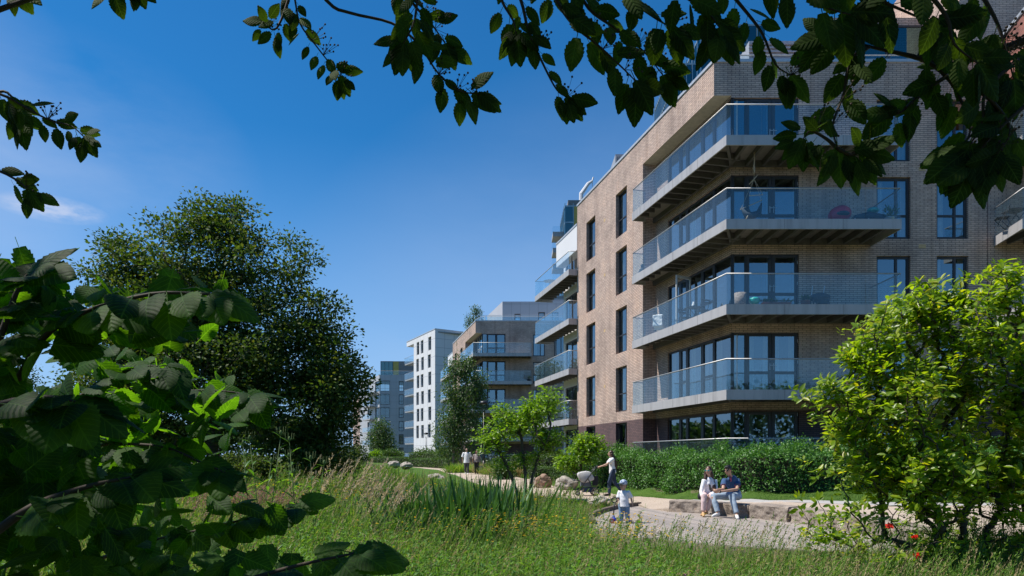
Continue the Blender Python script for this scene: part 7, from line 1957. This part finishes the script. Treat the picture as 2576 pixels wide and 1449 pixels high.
mb = MB(); mb.ellip((.12, 0, .10), (.22, .16, .10), 12, 8); tq = mb.build('cushion', M['teal'], None, True); tq.location = Vector(place(2188, 24.9, FL[1]))+Vector((.0, -.0, .53)); tag(tq, 'teal cushion lying on the dark lounger', 'cushion')
def pot_plant(px, Y, F, label, potc='shoe_white', h=.7, r=.16):
    c = thing('potted_plant', label, 'plant', place(px, Y, F), 0, 'potted plants on the balconies')
    mb = MB(); mb.lathe((0, 0, 0), [(r*.7, 0), (r, .28), (r*1.05, .28), (r*.85, .25)], 14); mb.build('pot', M[potc], c, True)
    n = 70; D = rng.normal(size=(n, 3))*.8; D[:, 2] = np.abs(D[:, 2])+.5
    leaves_obj('leaves', T_mid(.3, .3), nrm(D)*rng.uniform(0, .5, (n, 1))*(h-.25)+np.array((0, 0, .3)), D, rng.normal(size=(n, 3))+np.array((0, 0, 1)), .16, M['lf_birch'], c)
pot_plant(2238, 24.7, FL[1], 'bushy plant in a white pot at the balcony end by the lounger', h=1.0)
pot_plant(2026, 24.7, FL[2], 'plant in a terracotta pot left of the covered barbecue', 'terracotta', .45, .17)
pot_plant(1330, 72.6, 9.4, 'dark bushy plant on the second block balcony', 'slate', 1.0, .2)
c = thing('hanging_chair', 'dark hammock chair hanging by rope with wooden bars', 'chair', (gx(1893, 24.9), 24.9, FL[1]+.35))
mb = MB(); mb.tube([(-.42, 0, .35), (-.25, 0, .10), (0, -.1, .02), (.22, 0, .16), (.33, 0, .52)], [.03, .10, .14, .10, .02], 10); mb.tube([(-.1, 0, .1), (-.22, 0, .45), (-.12, .05, .7)], [.06, .05, .01], 8); mb.build('sling', M['slate'], c, True)
mb = MB(); mb.tube([(-.45, 0, .28), (.35, 0, .62)], .018, 8); mb.tube([(-.12, 0, .78), (.38, 0, .82)], .018, 8); mb.tube([(-.28, -.1, -.12), (-.15, -.1, .12)], .02, 8); mb.tube([(-.12, 0, 1.2), (.20, 0, 1.55)], .016, 8); mb.build('wooden_bars', M['wood'], c, True)
mb = MB()
for a in ((-.42, .30), (.33, .60), (-.12, .78), (.38, .82)): mb.tube([(a[0], 0, a[1]), (.05, 0, 1.4), (.1, 0, 2.40)], .006, 5)
mb.build('ropes', M['wood'], c)
c = thing('rope_loop', 'knotted pale rope dangling under the topmost corner balcony', 'rope', (gx(1897, 24.8), 24.8, FL[0]-.95))
mb = MB(); mb.tube([(0, 0, .65), (.01, 0, .3), (-.02, 0, .15), (.03, 0, .05), (0, 0, -.02), (-.04, 0, .08), (.02, .02, .17), (.03, 0, .0), (-.02, 0, -.12)], .017, 6); mb.build('knot', M['wood'], c, True)
c = thing('log_planter', 'rough grey log standing on the balcony beside the teal barbecue', 'planter', place(1862, 24.6, FL[2]))
mb = MB(); mb.lathe((0, 0, 0), [(.19, 0), (.20, .25), (.21, .54), (.15, .52), (.14, .4)], 14)
mb.build('trunk_section', M['log'], c, True)
c = thing('barbecue', 'small round teal barbecue on short legs', 'barbecue', place(1898, 24.6, FL[2]))
mb = MB(); mb.ellip((0, 0, .26), (.20, .20, .13), 16, 10); mb.build('bowl', M['teal'], c, True)
mb = MB(); mb.ellip((0, 0, .30), (.205, .205, .09), 16, 8); mb.tube([(-.04, 0, .39), (0, 0, .41), (.04, 0, .39)], .01, 6); mb.build('lid', M['teal'], c, True)
for k in range(3):
    a = k*2.1; mb = MB(); mb.tube([(.10*math.cos(a), .10*math.sin(a), .18), (.16*math.cos(a), .16*math.sin(a), 0)], .012, 6); mb.build('leg', M['wood'], c)
for px, w, lab in ((1929, .3, 'short terracotta trough next to the teal barbecue'), (1962, .75, 'long terracotta trough behind the balcony glass'),):
    c = thing('plant_trough', lab, 'planter', place(px, 24.6, FL[2]), 0, 'terracotta troughs')
    mb = MB(); mb.prism([(-w/2, -.1), (w/2, -.1), (w/2, .1), (-w/2, .1)], 0, .2); mb.box((-w/2-.015, -.115, .17), (w/2+.015, .115, .205)); mb.build('trough', M['terracotta'], c)
    n = 22; leaves_obj('leaves', T_mid(.3, .3), np.stack([rng.uniform(-w/2, w/2, n), rng.normal(size=n)*.04, np.full(n, .2)], 1), rng.normal(size=(n, 3))*.5+np.array((0, 0, 1)), rng.normal(size=(n, 3)), .18, M['lf_birch'], c)
c = thing('covered_barbecue', 'black covered barbecue with two pale poles sticking up', 'barbecue', place(2062, 24.8, FL[2]))
mb = MB(); mb.ellip((0, 0, .42), (.38, .25, .17), 14, 8); mb.ellip((.1, 0, .3), (.25, .2, .18), 12, 8); mb.build('cover', M['slate'], c, True)
for q in ((-.3, -.42), (.12, .18)):
    mb = MB(); mb.tube([(q[0]-.02, 0, .35), (q[1]-(.0 if q[1] > 0 else -.16), 0, .85)], .014, 6); mb.build('pole', M['alu'], c)
for q in (-.28, .28):
    mb = MB(); mb.tube([(q, -.12, 0), (q, -.1, .35)], .02, 6); mb.tube([(q, .12, 0), (q, .1, .35)], .02, 6); mb.build('leg', M['black_metal'], c)
def folding_chair(loc, rz, label, mat='slate'):
    c = thing('folding_chair', label, 'chair', loc, rz, 'folding bistro chairs')
    mb = MB()
    for i in range(5): mb.box((-.2+i*.082, -.19, .43), (-.2+i*.082+.065, .19, .445))
    mb.build('seat', M[mat], c)
    mb = MB()
    for z in (.68, .78): mb.box((-.205, -.19, z), (-.185, .19, z+.06))
    mb.build('backrest', M[mat], c)
    for y in (-.19, .19):
        mb = MB(); mb.tube([(.18, y, 0), (-.20, y, .86)], .012, 6); mb.build('leg', M[mat], c); mb = MB(); mb.tube([(-.20, y*.9, 0), (.19, y*.9, .44)], .012, 6); mb.build('leg', M[mat], c)
pb_ = PR+UL*1.9+NL*.55
folding_chair(tuple(pb_+UZ*(FL[2]-.022)+UL*.75), R(-70), 'folding slatted chair on the far side of the bistro table')
folding_chair(tuple(pb_+UZ*(FL[2]-.022)-UL*.75), R(110), 'folding slatted chair on the near side of the bistro table')
c = thing('bistro_table', 'slatted folding bistro table with a white jug behind the angled glass', 'table', tuple(pb_+UZ*(FL[2]-.022)))
mb = MB()
for i in range(6): mb.box((-.33+i*.11, -.30, .70), (-.33+i*.11+.09, .30, .72))
mb.build('table_top', M['slate'], c)
for y in (-.25, .25):
    mb = MB(); mb.tube([(-.28, y, 0), (.28, y, .70)], .013, 6); mb.build('leg', M['slate'], c); mb = MB(); mb.tube([(.28, y*.9, 0), (-.28, y*.9, .70)], .013, 6); mb.build('leg', M['slate'], c)
mb = MB(); mb.lathe((0, 0, 0), [(.05, 0), (.075, .06), (.07, .12), (.035, .17), (.04, .22)], 12); j = mb.build('jug', M['shoe_white'], None, True); j.location = pb_+UZ*(FL[2]+.70); tag(j, 'white jug standing on the bistro table', 'jug')
pk = PR+UL*4.6+NL*.75
folding_chair(tuple(pk+UZ*(FL[2]-.022)), R(60), 'chair under a white blanket near the open balcony door')
mb = MB(); mb.prism([(-.24, -.22), (.02, -.22), (.02, .22), (-.24, .22)], .40, .92); mb.prism([(-.02, -.21), (.2, -.21), (.2, .21), (-.02, .21)], .30, .50)
bl = fuse(mb, 'blanket', M['white_cotton'], None, .03, 4, .03, 6); bl.location = pk+UZ*(FL[2]-.02); bl.rotation_euler = (0, 0, R(60)); tag(bl, 'white blanket thrown over the chair by the open door', 'blanket')
folding_chair((gx(2520, 25.2), 25.2, FL[1]-.022), R(160), 'dark folding chair at the angled right wing balcony')
c = thing('bistro_table', 'dark folding table on the right wing balcony, beside its chair', 'table', (gx(2552, 25.2), 25.2, FL[1]-.022))
mb = MB(); mb.box((-.3, -.3, .70), (.3, .3, .72)); mb.build('table_top', M['slate'], c)
for y in (-.25, .25):
    mb = MB(); mb.tube([(-.28, y, 0), (.28, y, .70)], .013, 6); mb.build('leg', M['slate'], c); mb = MB(); mb.tube([(.28, y*.9, 0), (-.28, y*.9, .70)], .013, 6); mb.build('leg', M['slate'], c)
sp_ = BE-UL*.45-NL*.3
c = thing('garden_figure', 'small dark bust at the far corner of the second highest balcony', 'ornament', tuple(sp_+UZ*(FL[1]-.022)))
mb = MB(); mb.lathe((0, 0, 0), [(.15, 0), (.17, .12), (.12, .28), (.05, .34)], 12); mb.ellip((0, 0, .42), (.07, .08, .10), 10, 8); mb.build('bust', M['slate'], c, True)
ps_ = SC+UL*5.6-NL*.55
c = thing('garden_table', 'pale round wire table at the far end of the top side balcony', 'table', tuple(ps_+UZ*(FL[0]-.12)))
mb = MB(); mb.lathe((0, 0, .70), [(.42, 0), (.44, .02), (.40, .03)], 18); mb.build('table_top', M['white_panel'], c)
mb = MB(); mb.tube([(0, 0, 0), (0, 0, .7)], .03, 8); mb.lathe((0, 0, 0), [(.25, 0), (.25, .02), (.03, .05)], 14); mb.build('base', M['white_panel'], c)
folding_chair((gx(1207, 72.4), 72.4, 12.33), R(200), 'pale slatted chair on the top balcony of the second block', 'white_panel')

bpy.data.scenes.remove(tmp_scene)
